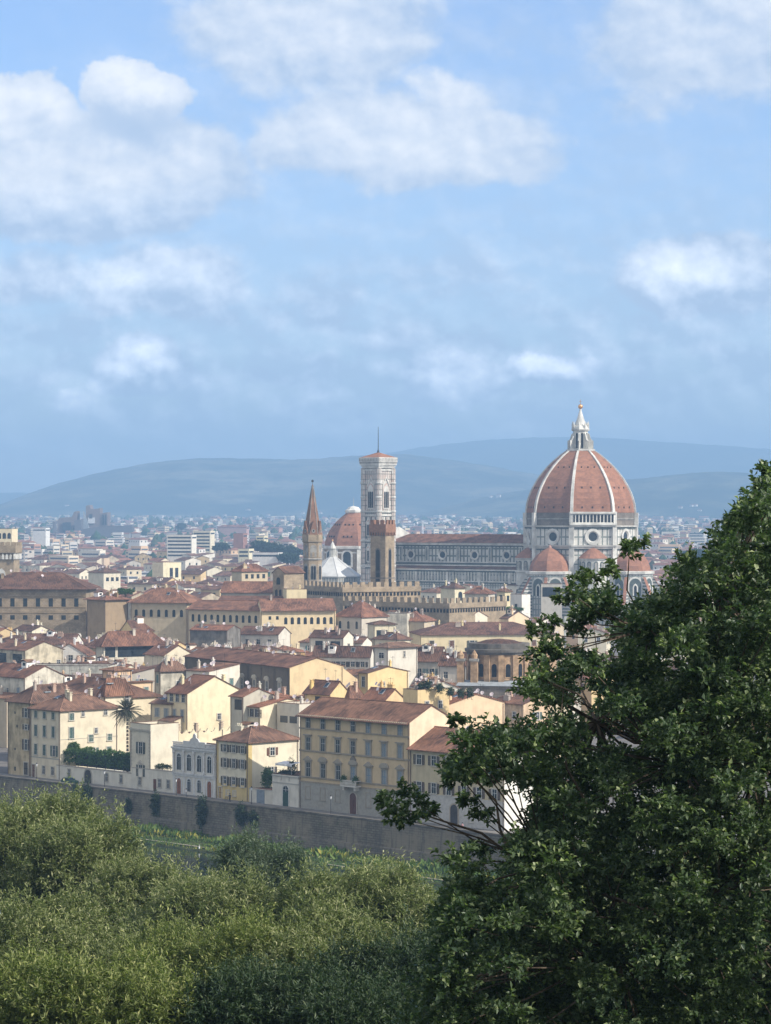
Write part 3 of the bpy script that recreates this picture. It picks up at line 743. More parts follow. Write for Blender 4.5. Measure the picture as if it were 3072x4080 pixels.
def make_spire_tower():      # six-sided bell tower with a tall spire
    root = empty('spire_bell_tower', (-29.4, 1120, 0), R(8), 'slender six-sided brown bell tower with a tall pointed spire', 'bell tower')
    mb = MB(); mb.lathe([(3.75, 0), (3.75, 47.0)], 6, 0, m=0); mb.build('shaft', [M['stone']], root)
    for z in (20, 30.6, 39.6):
        mb = MB(); mb.lathe([(3.7, z - .05), (4.05, z + .25), (4.05, z + .6), (3.7, z + .85)], 6, 0, m=0, cap=False); mb.build('string_course', [M['grey_stone']], root)
    mb = MB(); mb.lathe([(3.7, 46.6), (4.15, 47.0), (4.15, 50.0), (3.9, 50.2)], 6, 0, m=1); mb.build('belfry_cornice', [M['grey_stone'], M['stone']], root)
    mb = MB(); mb.lathe([(3.55, 50.1), (2.5, 56.4), (1.25, 63.5), (.25, 69.6), (.12, 70.2)], 6, 0, m=0)
    sp = mb.build('spire', [M['spire']], root)
    for k in range(6):
        a = k * math.pi / 3; c, s_ = math.cos(a), math.sin(a); mb = MB()
        for (r0, z0), (r1, z1) in (((3.6, 50.1), (2.55, 56.4)), ((2.55, 56.4), (1.3, 63.5)), ((1.3, 63.5), (.3, 69.6))):
            mb.tube((r0 * c, r0 * s_, z0), (r1 * c, r1 * s_, z1), .17, .13, 5)
        mb.build('spire_rib', [M['grey_stone']], sp)
        aa = a + R(30); n = Vector((math.cos(aa), math.sin(aa), 0)); ux = Vector((-n.y, n.x, 0)); o = n * 3.75 * math.cos(R(30))
        for z, hh in ((31.6, 6.0), (21.4, 6.6), (40.8, 4.4)):
            mb = MB(); q = o + Vector((0, 0, z))
            mb.plate(arch_outline(2.5, hh + .6), q, ux, (0, 0, 1), n, .08, 1)
            if z < 40:
                for x in (-.52, .52): mb.plate([(p[0] + x, p[1] + .3) for p in arch_outline(.85, hh - .6)], q, ux, (0, 0, 1), n, .12, 0)
            else: mb.plate([(p[0], p[1]) for p in arch_outline(.9, 2.2)], q, ux, (0, 0, 1), n, .12, 2)
            mb.build('twin_window', [M['dark'], M['grey_stone'], M['stone']], root)
        mb = MB(); q = n * 4.15 * math.cos(R(30)) + Vector((0, 0, 49.9))
        mb.plate([(-1.75, 0), (1.75, 0), (0, 5.6)], q - n * .7, ux, (0, 0, 1), n, .75, 0); mb.ring(q + n * .06 + Vector((0, 0, 1.5)), ux, (0, 0, 1), n, .45, .75, .08, 10, 1, 2)
        mb.face([tuple(q + ux * 1.75 - n * .7), tuple(q - n * 3 + Vector((0, 0, 5.6))), tuple(q - n * .0 + Vector((0, 0, 5.6)))], 0)
        mb.build('gable', [M['spire'], M['grey_stone'], M['dark']], root)
    mb = MB(); mb.tube((0, 0, 70), (0, 0, 72.2), .1, .05); mb.box(-.45, .45, -.05, .05, 71.0, 71.9); mb.build('weather_vane', [M['iron']], sp)
M['spire'] = mat_brick('spire_brick', (0.30, 0.165, 0.105), (0.26, 0.145, 0.095), (0.22, 0.13, 0.09), 0.8, 0.45, 0.03, 0.5, 0.9, 0.3)
make_spire_tower()

def make_chapel_dome():      # second red dome behind the bell tower
    root = empty('domed_chapel', ((1409 - 1536) / F * 1650, 1650, 0), R(10), 'red tiled octagonal dome with white framed windows left of the bell tower', 'chapel')
    mb = MB(); mb.lathe([(18.0, 0), (18.0, 38.3)], 8, 0, m=0); mb.build('drum_wall', [M['stone']], root)
    mb = MB(); mb.lathe([(18.1, 37.4), (19.0, 37.9), (19.0, 39.3), (17.6, 39.5)], 8, 0, m=0, cap=False); mb.lathe([(18.1, 35.0), (18.4, 35.2), (18.4, 35.9), (18.1, 36)], 8, 0, m=0, cap=False)
    for k in range(8):
        a = k * math.pi / 4; mb.obox(17.9 * math.cos(a), 17.9 * math.sin(a), 0, 37.4, 1.6, 2.2, a, 0)
    mb.build('cornice', [M['marble']], root)
    pz = [39.4, 42, 45, 48, 51, 54, 56.5, 58.2, 59.0]; pr = [17.4, 17.1, 16.2, 14.8, 12.8, 10.2, 7.4, 5.2, 4.4]
    mb = MB(); mb.lathe(list(zip(pr, pz)), 8, 0, m=0)
    for k in range(8):
        for zz in (45, 52):
            rr = np.interp(zz, pz, pr) * OCT
            aa = R(22.5) + k * math.pi / 4; n = Vector((math.cos(aa), math.sin(aa), 0)); ux = Vector((-n.y, n.x, 0)); o = n * rr + Vector((0, 0, zz))
            for x in (-2.4, 0, 2.4): mb.plate([(x - .35, -.5), (x + .35, -.5), (x + .35, .5), (x - .35, .5)], o, ux, (0, 0, 1), n, .45, 1)
    d = mb.build('dome', [M['dome_tile'], M['dark']], root)
    mb = MB(); mb.lathe([(4.6, 58.8), (5.1, 59.2), (5.1, 60.6), (4.2, 60.9), (3.0, 62.4), (.5, 63.0)], 8, 0, m=0); mb.tube((0, 0, 63), (0, 0, 68), .12, .06, m=0); mb.build('lantern', [M['marble']], d)
    for k in range(8):
        aa = R(22.5) + k * math.pi / 4; n = Vector((math.cos(aa), math.sin(aa), 0)); ux = Vector((-n.y, n.x, 0)); o = n * 18.0 * OCT + Vector((0, 0, 27))
        mb = MB(); mb.plate(arch_outline(6.8, 10.4), o, ux, (0, 0, 1), n, .5, 0); mb.plate([(p[0], p[1] + 1.1) for p in arch_outline(4.6, 8.2)], o, ux, (0, 0, 1), n, .56, 1)
        mb.build('arched_window', [M['marble'], M['pane']], root)
make_chapel_dome()

def make_baptistery():
    root = empty('baptistery', ((1325 - 1536) / F * 1420, 1420, 0), R(12), 'white eight-sided pyramid roof with a small lantern left of the bell tower', 'baptistery')
    mb = MB(); mb.lathe([(14.6, 0), (14.6, 26.2)], 8, 0, m=0); mb.build('wall', [M['panel_small']], root)
    mb = MB(); mb.lathe([(15.0, 26.2), (15.0, 26.8), (14.4, 26.9), (2.0, 36.3)], 8, 0, m=0)
    for k in range(8):
        a = k * math.pi / 4; mb.tube((14.6 * math.cos(a), 14.6 * math.sin(a), 26.9), (2.0 * math.cos(a), 2.0 * math.sin(a), 36.4), .16, .12, 5, 0)
    rf = mb.build('roof', [M['white_roof']], root)
    mb = MB(); mb.lathe([(1.9, 36.2), (1.9, 36.9), (1.0, 37.0), (1.0, 40.3), (1.9, 40.6), (1.7, 41.2), (.2, 44.2), (.1, 44.4)], 8, 0, m=0)
    for k in range(8):
        a = k * math.pi / 4; mb.tube((1.6 * math.cos(a), 1.6 * math.sin(a), 36.8), (1.6 * math.cos(a), 1.6 * math.sin(a), 40.5), .2, .2, 5, 0)
    mb.lathe([(.45 * math.sin(math.pi * i / 6) + .01, 44.8 - .45 * math.cos(math.pi * i / 6)) for i in range(7)], 8, 0, m=1)
    mb.build('lantern', [M['marble'], M['gold']], rf)
M['white_roof'] = mat_flat('white_stone_roof', (0.55, 0.55, 0.53), 0.7, 0.2, 0.2, 0.12)
make_baptistery()

def make_civic_tower():      # tower with white bracket arches at the left edge
    root = empty('stone_tower', (-158.5, 1150, 0), R(-4), 'brown stone tower with crenellated crown and white gothic window at the left edge', 'tower')
    mb = MB(); mb.box(-6, 6, -6, 6, 0, 39.5, 0); mb.build('shaft', [M['stone']], root)
    mb = MB(); mb.box(-7, 7, -7, 7, 42.2, 45.2, 0); mb.box(-6.1, 6.1, -6.1, 6.1, 39.5, 42.2, 0)
    for i in range(9):
        x = -6.6 + i * 13.2 / 8
        mb.plate([(x - .55, 0), (x + .55, 0), (x + .55, 1.4), (x, 2.6), (x - .55, 1.4)], (0, -6.1, 39.6), (1, 0, 0), (0, 0, 1), (0, -1, 0), .6, 1)
        mb.plate([(x - .55, 0), (x + .55, 0), (x + .55, 1.4), (x, 2.6), (x - .55, 1.4)], (6.1, 0, 39.6), (0, 1, 0), (0, 0, 1), (1, 0, 0), .6, 1)
    crenels(mb, [(-6.7, -6.7), (6.7, -6.7), (6.7, 6.7), (-6.7, 6.7), (-6.7, -6.7)], 45.2, 1.3, .9, 1.4, .6, 0)
    mb.build('parapet', [M['stone'], M['marble']], root)
    for x in (0.9, -4.5):
        mb = MB(); mb.plate(arch_outline(3.6, 9.4, pointed=True), (x, -6, 26.5), (1, 0, 0), (0, 0, 1), (0, -1, 0), .15, 0)
        for q in (-.75, .75): mb.plate([(p[0] + q, p[1] + .4) for p in arch_outline(1.2, 7.0, pointed=True)], (x, -6, 26.5), (1, 0, 0), (0, 0, 1), (0, -1, 0), .2, 1)
        mb.build('gothic_window', [M['marble'], M['dark']], root)
make_civic_tower()

# ---------------------------------------------------------------- houses
M['pipe'] = mat_flat('rain_pipe', (0.16, 0.11, 0.085), 0.6)
_wc = {}
def win_mesh(style, w, h, frame_t=.14):
    """one window, origin at the sill centre, facing -Y"""
    key = (style, round(w, 2), round(h, 2))
    if key in _wc: return _wc[key]
    mb = MB(); o, ux, uz, n = (0, 0, 0), (1, 0, 0), (0, 0, 1), (0, -1, 0)
    rect = lambda x0, x1, z0, z1: [(x0, z0), (x1, z0), (x1, z1), (x0, z1)]
    if style == 'far':
        mb.plate(rect(-w / 2, w / 2, 0, h), o, ux, uz, n, .05, 0)
        me = mb.mesh('window', [M['pane']])
    elif style == 'fararch':
        mb.plate(arch_outline(w, h, 6), o, ux, uz, n, .05, 0); me = mb.mesh('window', [M['pane']])
    elif style == 'surround':
        t = .20
        mb.box(-w / 2 - t, -w / 2, -.12, .02, 0, h, 0); mb.box(w / 2, w / 2 + t, -.12, .02, 0, h, 0)
        mb.box(-w / 2 - t, w / 2 + t, -.12, .02, h, h + t, 0); mb.box(-w / 2 - t - .08, w / 2 + t + .08, -.24, .02, -.16, 0, 0)
        me = mb.mesh('window', [M['trim']])
    elif style == 'stone':           # flat cornice over the head
        t = .30
        mb.box(-w / 2 - t, -w / 2, -.14, .02, 0, h, 0); mb.box(w / 2, w / 2 + t, -.14, .02, 0, h, 0)
        mb.box(-w / 2 - t, w / 2 + t, -.14, .02, h, h + .4, 0); mb.box(-w / 2 - t - .25, w / 2 + t + .25, -.42, .02, h + .4, h + .62, 0)
        mb.box(-w / 2 - t - .1, w / 2 + t + .1, -.26, .02, -.18, 0, 0)
        me = mb.mesh('window', [M['trim']])
    elif style in ('tri', 'seg'):    # pediment
        t = .30
        mb.box(-w / 2 - t, -w / 2, -.14, .02, 0, h, 0); mb.box(w / 2, w / 2 + t, -.14, .02, 0, h, 0)
        mb.box(-w / 2 - t, w / 2 + t, -.14, .02, h, h + .4, 0); mb.box(-w / 2 - t - .28, w / 2 + t + .28, -.42, .02, h + .4, h + .58, 0)
        hw = w / 2 + t + .28
        if style == 'tri': ol = [(-hw, 0), (hw, 0), (0, .75)]
        else: ol = [(-hw, 0)] + [(hw * math.cos(a), .78 * math.sin(a)) for a in [math.pi * i / 10 for i in range(0, 11)]][0:10] if False else [(hw * math.cos(math.pi * i / 10), .78 * math.sin(math.pi * i / 10)) for i in range(11)]
        mb.plate(ol, (0, 0, h + .58), ux, uz, n, .38, 0)
        mb.box(-w / 2 - t - .1, w / 2 + t + .1, -.26, .02, -.18, 0, 0)
        me = mb.mesh('window', [M['trim']])
    elif style == 'archframe':
        a = arch_outline(w + .5, h + .25, 8); b = arch_outline(w, h, 8)
        for i in range(1, len(a) - 1 + 1):
            j = (i + 1) % len(a)
            if j == 0: j = 0
            q = lambda p, y: (p[0], y, p[1])
            mb.face([q(b[i], -.12), q(a[i], -.12), q(a[j], -.12), q(b[j], -.12)], 0)
            mb.face([q(a[i], 0), q(a[j], 0), q(a[j], -.12), q(a[i], -.12)], 0)
            mb.face([q(b[i], -.12), q(b[j], -.12), q(b[j], 0), q(b[i], 0)], 0)
        me = mb.mesh('window', [M['trim']])
    elif style == 'pane':
        mb.plate(rect(-w / 2, w / 2, 0, h), o, ux, uz, n, .03, 0)
        mb.plate(rect(-.035, .035, 0, h), (0, -.03, 0), ux, uz, n, .03, 1); mb.plate(rect(-w / 2, w / 2, h * .62, h * .62 + .06), (0, -.03, 0), ux, uz, n, .028, 1)
        mb.plate(rect(-w / 2, -w / 2 + .06, 0, h), (0, -.03, 0), ux, uz, n, .03, 1); mb.plate(rect(w / 2 - .06, w / 2, 0, h), (0, -.03, 0), ux, uz, n, .03, 1)
        me = mb.mesh('pane', [M['pane'], M['sash']])
    elif style == 'darkpane':
        mb.plate(rect(-w / 2, w / 2, 0, h), o, ux, uz, n, .03, 0); me = mb.mesh('pane', [M['pane']])
    elif style == 'archpane':
        mb.plate(arch_outline(w, h, 8), o, ux, uz, n, .03, 0)
        mb.plate(rect(-.04, .04, 0, h), (0, -.03, 0), ux, uz, n, .03, 1); mb.plate(rect(-w / 2, w / 2, h - w / 2, h - w / 2 + .07), (0, -.03, 0), ux, uz, n, .028, 1)
        me = mb.mesh('pane', [M['pane'], M['sash']])
    elif style == 'shutter':
        k = max(4, int(h / .16))
        mb.box(-w / 2, -w / 2 + .07, -.05, .0, 0, h); mb.box(w / 2 - .07, w / 2, -.05, 0, 0, h)
        for z in (0, h / 2 - .04, h - .08): mb.box(-w / 2 + .07, w / 2 - .07, -.05, 0, z, z + .08)
        for i in range(k):
            z = h * (i + .5) / k
            mb.face([(-w / 2 + .07, -.045, z - .05), (w / 2 - .07, -.045, z - .05), (w / 2 - .07, -.008, z + .06), (-w / 2 + .07, -.008, z + .06)])
        me = mb.mesh('shutter', [M['shutter']])
    elif style == 'door':
        mb.plate(arch_outline(w, h, 8), o, ux, uz, n, .06, 0); mb.plate(rect(-.03, .03, .1, h * .8), (0, -.06, 0), ux, uz, n, .02, 1)
        for x in (-w / 4, w / 4):
            for z in (.3, h * .42): mb.plate(rect(x - w * .16, x + w * .16, z, z + h * .28), (0, -.06, 0), ux, uz, n, .025, 0)
        me = mb.mesh('door', [M['shutter'], M['iron']])
    elif style == 'rectdoor':
        mb.plate(rect(-w / 2, w / 2, 0, h), o, ux, uz, n, .06, 0)
        for x in (-w / 4, w / 4):
            for z in (.2, h * .5): mb.plate(rect(x - w * .18, x + w * .18, z, z + h * .38), (0, -.06, 0), ux, uz, n, .025, 0)
        me = mb.mesh('door', [M['shutter']])
    _wc[key] = me
    return me

SURR = (.52, .48, .40)
def window(parent, side, x, z, w, h, style, shut=(.08, .06, .045), frame=SURR):
    """style: far, fararch, plain, open, closed, stone, stoneclosed, tri, seg, arch, white"""
    if side == 'f': loc, rz = (x, -.004, z), 0.0
    elif side == 'r': loc, rz = (.004, x, z), math.pi / 2
    elif side == 'b': loc, rz = x, z
    if style in ('far', 'fararch'):
        return inst('window', win_mesh(style, w, h), parent, loc, rz)
    base = {'plain': 'surround', 'open': 'surround', 'closed': 'surround', 'white': 'surround', 'blank': 'surround', 'stone': 'stone', 'stoneclosed': 'stone', 'tri': 'tri', 'seg': 'seg', 'triclosed': 'tri', 'segclosed': 'seg', 'arch': 'archframe'}[style]
    fr = (.66, .63, .56) if style == 'white' else frame
    o = inst('window', win_mesh(base, w, h), parent, loc, rz, fr)
    if style == 'arch': inst('pane', win_mesh('archpane', w, h), o)
    elif style in ('closed', 'stoneclosed', 'triclosed', 'segclosed'):
        for sg in (-1, 1): inst('shutter', win_mesh('shutter', w / 2 - .01, h), o, (sg * w / 4, -.01, 0), 0, shut)
    else:
        inst('pane', win_mesh('darkpane' if style == 'blank' else 'pane', w, h), o)
        if style == 'open':
            for sg in (-1, 1): inst('shutter', win_mesh('shutter', w / 2 + .02, h), o, (sg * (w * .75 + .24), -.06, 0), 0, shut)
    return o

_cm = {}
def chimney_mesh(k):
    if k in _cm: return _cm[k]
    mb = MB()
    if k == 0: mb.box(-.4, .4, -.3, .3, -1, 1.3); mb.box(-.5, .5, -.4, .4, 1.3, 1.45); mb.box(-.32, .32, -.22, .22, 1.45, 1.8); mb.box(-.52, .52, -.42, .42, 1.8, 1.9)
    elif k == 1: mb.box(-.9, .9, -.3, .3, -1, 1.1); mb.box(-1.0, 1.0, -.4, .4, 1.1, 1.25); [mb.lathe([(.16, 1.25), (.14, 1.8)], 8, 0, x, 0) for x in (-.6, 0, .6)]
    elif k == 2: mb.box(-.28, .28, -.28, .28, -1, 1.7); mb.box(-.4, .4, -.4, .4, 1.7, 1.82); mb.lathe([(.2, 1.82), (.25, 2.1), (.02, 2.4)], 8, 0)
    me = mb.mesh('chimney', [M['plaster']]); _cm[k] = me; return me
def dish_mesh():
    if 'd' in _cm: return _cm['d']
    mb = MB(); mb.tube((0, 0, -.4), (0, 0, .9), .04, .04, 5)
    c = Vector((0, -.15, 1.0)); ax = Vector((.3, -.8, .5)).normalized(); u = ax.orthogonal().normalized(); w = ax.cross(u); k = 10
    rim = [c + ax * .12 + (u * math.cos(2 * math.pi * i / k) + w * math.sin(2 * math.pi * i / k)) * .48 for i in range(k)]
    for i in range(k): mb.face([c, rim[i], rim[(i + 1) % k]]); 
    mb.tube(c, c + ax * .5, .025, .02, 4)
    me = mb.mesh('satellite_dish', [M['trim']]); _cm['d'] = me; return me
def aerial_mesh():
    if 'a' in _cm: return _cm['a']
    mb = MB(); mb.tube((0, 0, -.4), (0, 0, 3.0), .035, .03, 4); mb.tube((-.7, 0, 2.7), (.7, 0, 2.7), .025, .025, 4)
    for i in range(5): x = -.6 + .3 * i; mb.tube((x, -.35, 2.7), (x, .35, 2.7), .018, .018, 4)
    me = mb.mesh('aerial', [M['iron']]); _cm['a'] = me; return me

def dormer_mesh():
    if 'm' in _cm: return _cm['m']
    mb = MB(); mb.box(-1.1, 1.1, -.9, 1.6, -1.2, 1.1, 0); mb.face([(-.55, -.91, .1), (.55, -.91, .1), (.55, -.91, .9), (-.55, -.91, .9)], 2)
    slab(mb, [(-1.4, -1.2, 1.05), (0, -1.2, 1.65), (0, 1.7, 1.65), (-1.4, 1.7, 1.05)][::-1] if False else [(-1.4, -1.2, 1.05), (0, -1.2, 1.6), (0, 1.7, 1.6), (-1.4, 1.7, 1.05)], .1, 1); slab(mb, [(0, -1.2, 1.6), (1.4, -1.2, 1.05), (1.4, 1.7, 1.05), (0, 1.7, 1.6)], .1, 1)
    me = mb.mesh('dormer', [M['plaster'], M['tile'], M['pane']]); _cm['m'] = me; return me
def skylight_mesh():
    if 's' in _cm: return _cm['s']
    mb = MB(); mb.box(-.6, .6, -.8, .8, -.1, .12, 0); mb.box(-.5, .5, -.7, .7, .121, .14, 1); me = mb.mesh('skylight', [M['lead'], M['pane']]); _cm['s'] = me; return me
def slab(mb, poly, t, m=0):
    """roof plane: polygon (counter-clockwise from above), thickened upward by t"""
    up = [(p[0], p[1], p[2] + t) for p in poly]
    mb.face(up, m); mb.face(poly[::-1], m)
    n = len(poly)
    for i in range(n):
        j = (i + 1) % n; mb.face([poly[i], poly[j], up[j], up[i]], m)

KEEP = []       # picture regions that hand-placed houses need clear: (px0, px1, py_bottom, distance)
HOUSES = []     # footprints
ROOFC = [(1, 1, 1), (.86, .86, .9), (1.12, 1.02, .95), (.74, .74, .78), (1.15, 1.0, .9), (.95, .88, .85), (.66, .64, .66)]
hr = random.Random(11)

def warm(c):
    l = .3 * c[0] + .6 * c[1] + .1 * c[2]
    return (c[0] * .72 + l * .295, c[1] * .70 + l * .275, c[2] * .66 + l * .235)
def body(root, L, W, h, roof, rise_, wall, roofc, ov=.55, wallmat=None, hipx=None, parapet=.7):
    """walls and roof of one house: x from -L to 0 along the front, y from 0 to W; returns roof object and height function"""
    wallmat = wallmat or M['plaster']
    mb = MB(); t = .16
    a, b, c, d = (-L, 0), (0, 0), (0, W), (-L, W)
    rb = MB(); rid = MB()
    if roof in ('gl', 'gr', 'hip', 'flat'):
        mb.prism([a, b, c, d], 0, h, 0, top=(roof == 'flat'), bottom=False)
    if roof == 'gl':
        s = rise_ / (W / 2); r = W / 2; e = .22
        mb.face([(0, 0, h), (0, W, h), (0, r, h + rise_)]); mb.face([(-L, W, h), (-L, 0, h), (-L, r, h + rise_)])
        slab(rb, [(-L - e, -ov, h - ov * s), (e, -ov, h - ov * s), (e, r, h + rise_), (-L - e, r, h + rise_)], t)
        slab(rb, [(e, W + ov, h - ov * s), (-L - e, W + ov, h - ov * s), (-L - e, r, h + rise_), (e, r, h + rise_)], t)
        rid.tube((-L - e, r, h + rise_ + t), (e, r, h + rise_ + t), .14, .14, 6)
        f = lambda x, y: h + t + s * (y if y < r else W - y)
    elif roof == 'gr':
        s = rise_ / (L / 2); r = -L / 2; e = .22
        mb.face([(-L, 0, h), (0, 0, h), (r, 0, h + rise_)]); mb.face([(0, W, h), (-L, W, h), (r, W, h + rise_)])
        slab(rb, [(ov, -e, h - ov * s), (ov, W + e, h - ov * s), (r, W + e, h + rise_), (r, -e, h + rise_)], t)
        slab(rb, [(-L - ov, W + e, h - ov * s), (-L - ov, -e, h - ov * s), (r, -e, h + rise_), (r, W + e, h + rise_)], t)
        rid.tube((r, -e, h + rise_ + t), (r, W + e, h + rise_ + t), .14, .14, 6)
        f = lambda x, y: h + t + s * ((x + L) if x < r else -x)
    elif roof == 'hip':
        q = min(L, W) / 2; s = rise_ / q
        e = ov; z0 = h - ov * s
        A, B, C, D = (-L - e, -e, z0), (e, -e, z0), (e, W + e, z0), (-L - e, W + e, z0)
        if L >= W: p0, p1 = (-L + q, W / 2, h + rise_), (-q, W / 2, h + rise_)
        else: p0, p1 = (-L / 2, q, h + rise_), (-L / 2, W - q, h + rise_)
        if L >= W:
            slab(rb, [A, B, p1, p0], t); slab(rb, [C, D, p0, p1], t); slab(rb, [B, C, p1], t); slab(rb, [D, A, p0], t)
            hips = ((A, p0), (B, p1), (C, p1), (D, p0))
        else:
            slab(rb, [A, B, p0], t); slab(rb, [B, C, p1, p0], t); slab(rb, [C, D, p1], t); slab(rb, [D, A, p0, p1], t)
            hips = ((A, p0), (B, p0), (C, p1), (D, p1))
        for u, v in hips + (((p0, p1),) if (Vector(p0) - Vector(p1)).length > .1 else ()):
            rid.tube((u[0], u[1], u[2] + t), (v[0], v[1], v[2] + t), .13, .13, 6)
        f = lambda x, y: h + t + s * min(q, x + L, -x, y, W - y)
    elif roof == 'shed':            # low edge in front
        s = rise_ / W
        mb.face([(-L, 0, 0), (0, 0, 0), (0, 0, h), (-L, 0, h)]); mb.face([(0, 0, 0), (0, W, 0), (0, W, h + rise_), (0, 0, h)])
        mb.face([(0, W, 0), (-L, W, 0), (-L, W, h + rise_), (0, W, h + rise_)]); mb.face([(-L, W, 0), (-L, 0, 0), (-L, 0, h), (-L, W, h + rise_)])
        slab(rb, [(-L - .2, -ov, h - ov * s), (.2, -ov, h - ov * s), (.2, W + .25, h + rise_ + .25 * s), (-L - .2, W + .25, h + rise_ + .25 * s)], t)
        f = lambda x, y: h + t + s * y
    elif roof == 'side':            # falls towards the right-hand side
        s = rise_ / L
        mb.face([(-L, 0, 0), (0, 0, 0), (0, 0, h), (-L, 0, h + rise_)]); mb.face([(0, 0, 0), (0, W, 0), (0, W, h), (0, 0, h)])
        mb.face([(0, W, 0), (-L, W, 0), (-L, W, h + rise_), (0, W, h)]); mb.face([(-L, W, 0), (-L, 0, 0), (-L, 0, h + rise_), (-L, W, h + rise_)])
        slab(rb, [(ov, -.2, h - ov * s), (ov, W + .2, h - ov * s), (-L - .2, W + .2, h + rise_ + .2 * s), (-L - .2, -.2, h + rise_ + .2 * s)], t)
        f = lambda x, y: h + t + s * (-x)
    elif roof == 'flat':
        p = parapet
        if p > 0:
            for x0, x1, y0, y1 in ((-L, 0, 0, .25), (-L, 0, W - .25, W), (-L, -L + .25, .25, W - .25), (-.25, 0, .25, W - .25)): mb.box(x0, x1, y0, y1, h + .002, h + p, 0)
            for x0, x1, y0, y1 in ((-L - .06, .06, -.06, .31), (-L - .06, .06, W - .31, W + .06), (-L - .06, -L + .31, .31, W - .31), (-.31, .06, .31, W - .31)): rb.box(x0, x1, y0, y1, h + p + .003, h + p + .1, 0)
        rb.box(-L + .3, -.3, .3, W - .3, h + .03, h + .08, 0)
        f = lambda x, y: h
    mb.build('wall', [wallmat], root, warm(wall))
    ro = rb.build('roof', [M['tile']], root, roofc)
    if rid.f: rid.build('ridge_cap', [M['tile']], ro, tuple(min(1.6, c_ * 1.35) for c_ in roofc))
    return ro, f

def roof_bits(ro, f, L, W, n, r, wallc, dishes=1, scale=1.0):
    for i in range(n):
        x, y = -r.uniform(.15, .85) * L, r.uniform(.15, .85) * W
        c = wallc if r.random() < .6 else r.choice([(.52, .36, .27), (.62, .55, .45), (.45, .38, .32)])
        inst('chimney', chimney_mesh(r.randrange(3)), ro, (x, y, f(x, y) - .1), r.choice([0, math.pi / 2]), c)
    for i in range(dishes):
        x, y = -r.uniform(.1, .9) * L, r.uniform(.1, .9) * W
        inst('satellite_dish', dish_mesh(), ro, (x, y, f(x, y)), r.uniform(-.6, .6), (.68, .60, .60))
    if r.random() < .16:
        x, y = -r.uniform(.25, .75) * L, r.uniform(.2, .45) * W
        inst('dormer', dormer_mesh(), ro, (x, y, f(x, y) + .1), r.choice([0, 0, math.pi / 2]), r.choice([(1.0, .95, .85), (.8, .72, .6), (.9, .85, .8)]))
    if r.random() < .4:
        x, y = -r.uniform(.25, .75) * L, r.uniform(.2, .4) * W; z0, z1 = f(x, y), f(x, y + .5)
        o_ = inst('skylight', skylight_mesh(), ro, (x, y, z0)); o_.rotation_euler = (math.atan2(z1 - z0, .5), 0, 0)
    for _ in range(r.randint(1, 2)):
        x, y = -r.uniform(.2, .8) * L, r.uniform(.2, .8) * W
        inst('aerial', aerial_mesh(), ro, (x, y, f(x, y)), r.uniform(0, 3))

def rows_of_windows(root, side, length, h, spec):
    """spec: list of (z from eave down to sill, n, w, h, style[, f0, f1, shutter, frame])"""
    for sp in spec:
        dz, n, w, hh, st = sp[:5]; f0, f1 = (sp[5], sp[6]) if len(sp) > 6 else (0.06, .94)
        sh = sp[7] if len(sp) > 7 else (.08, .06, .045); fr = sp[8] if len(sp) > 8 else SURR
        for i in range(n):
            u = f0 + (f1 - f0) * (i + .5) / n
            x = -length * (1 - u) if side == 'f' else length * u
            window(root, side, x, h - dz, w, hh, st, sh, fr)

def solve(C, ux, uy, px):
    k = (px - 1536) / F; den = ux - k * uy
    return (k * C.y - C.x) / den

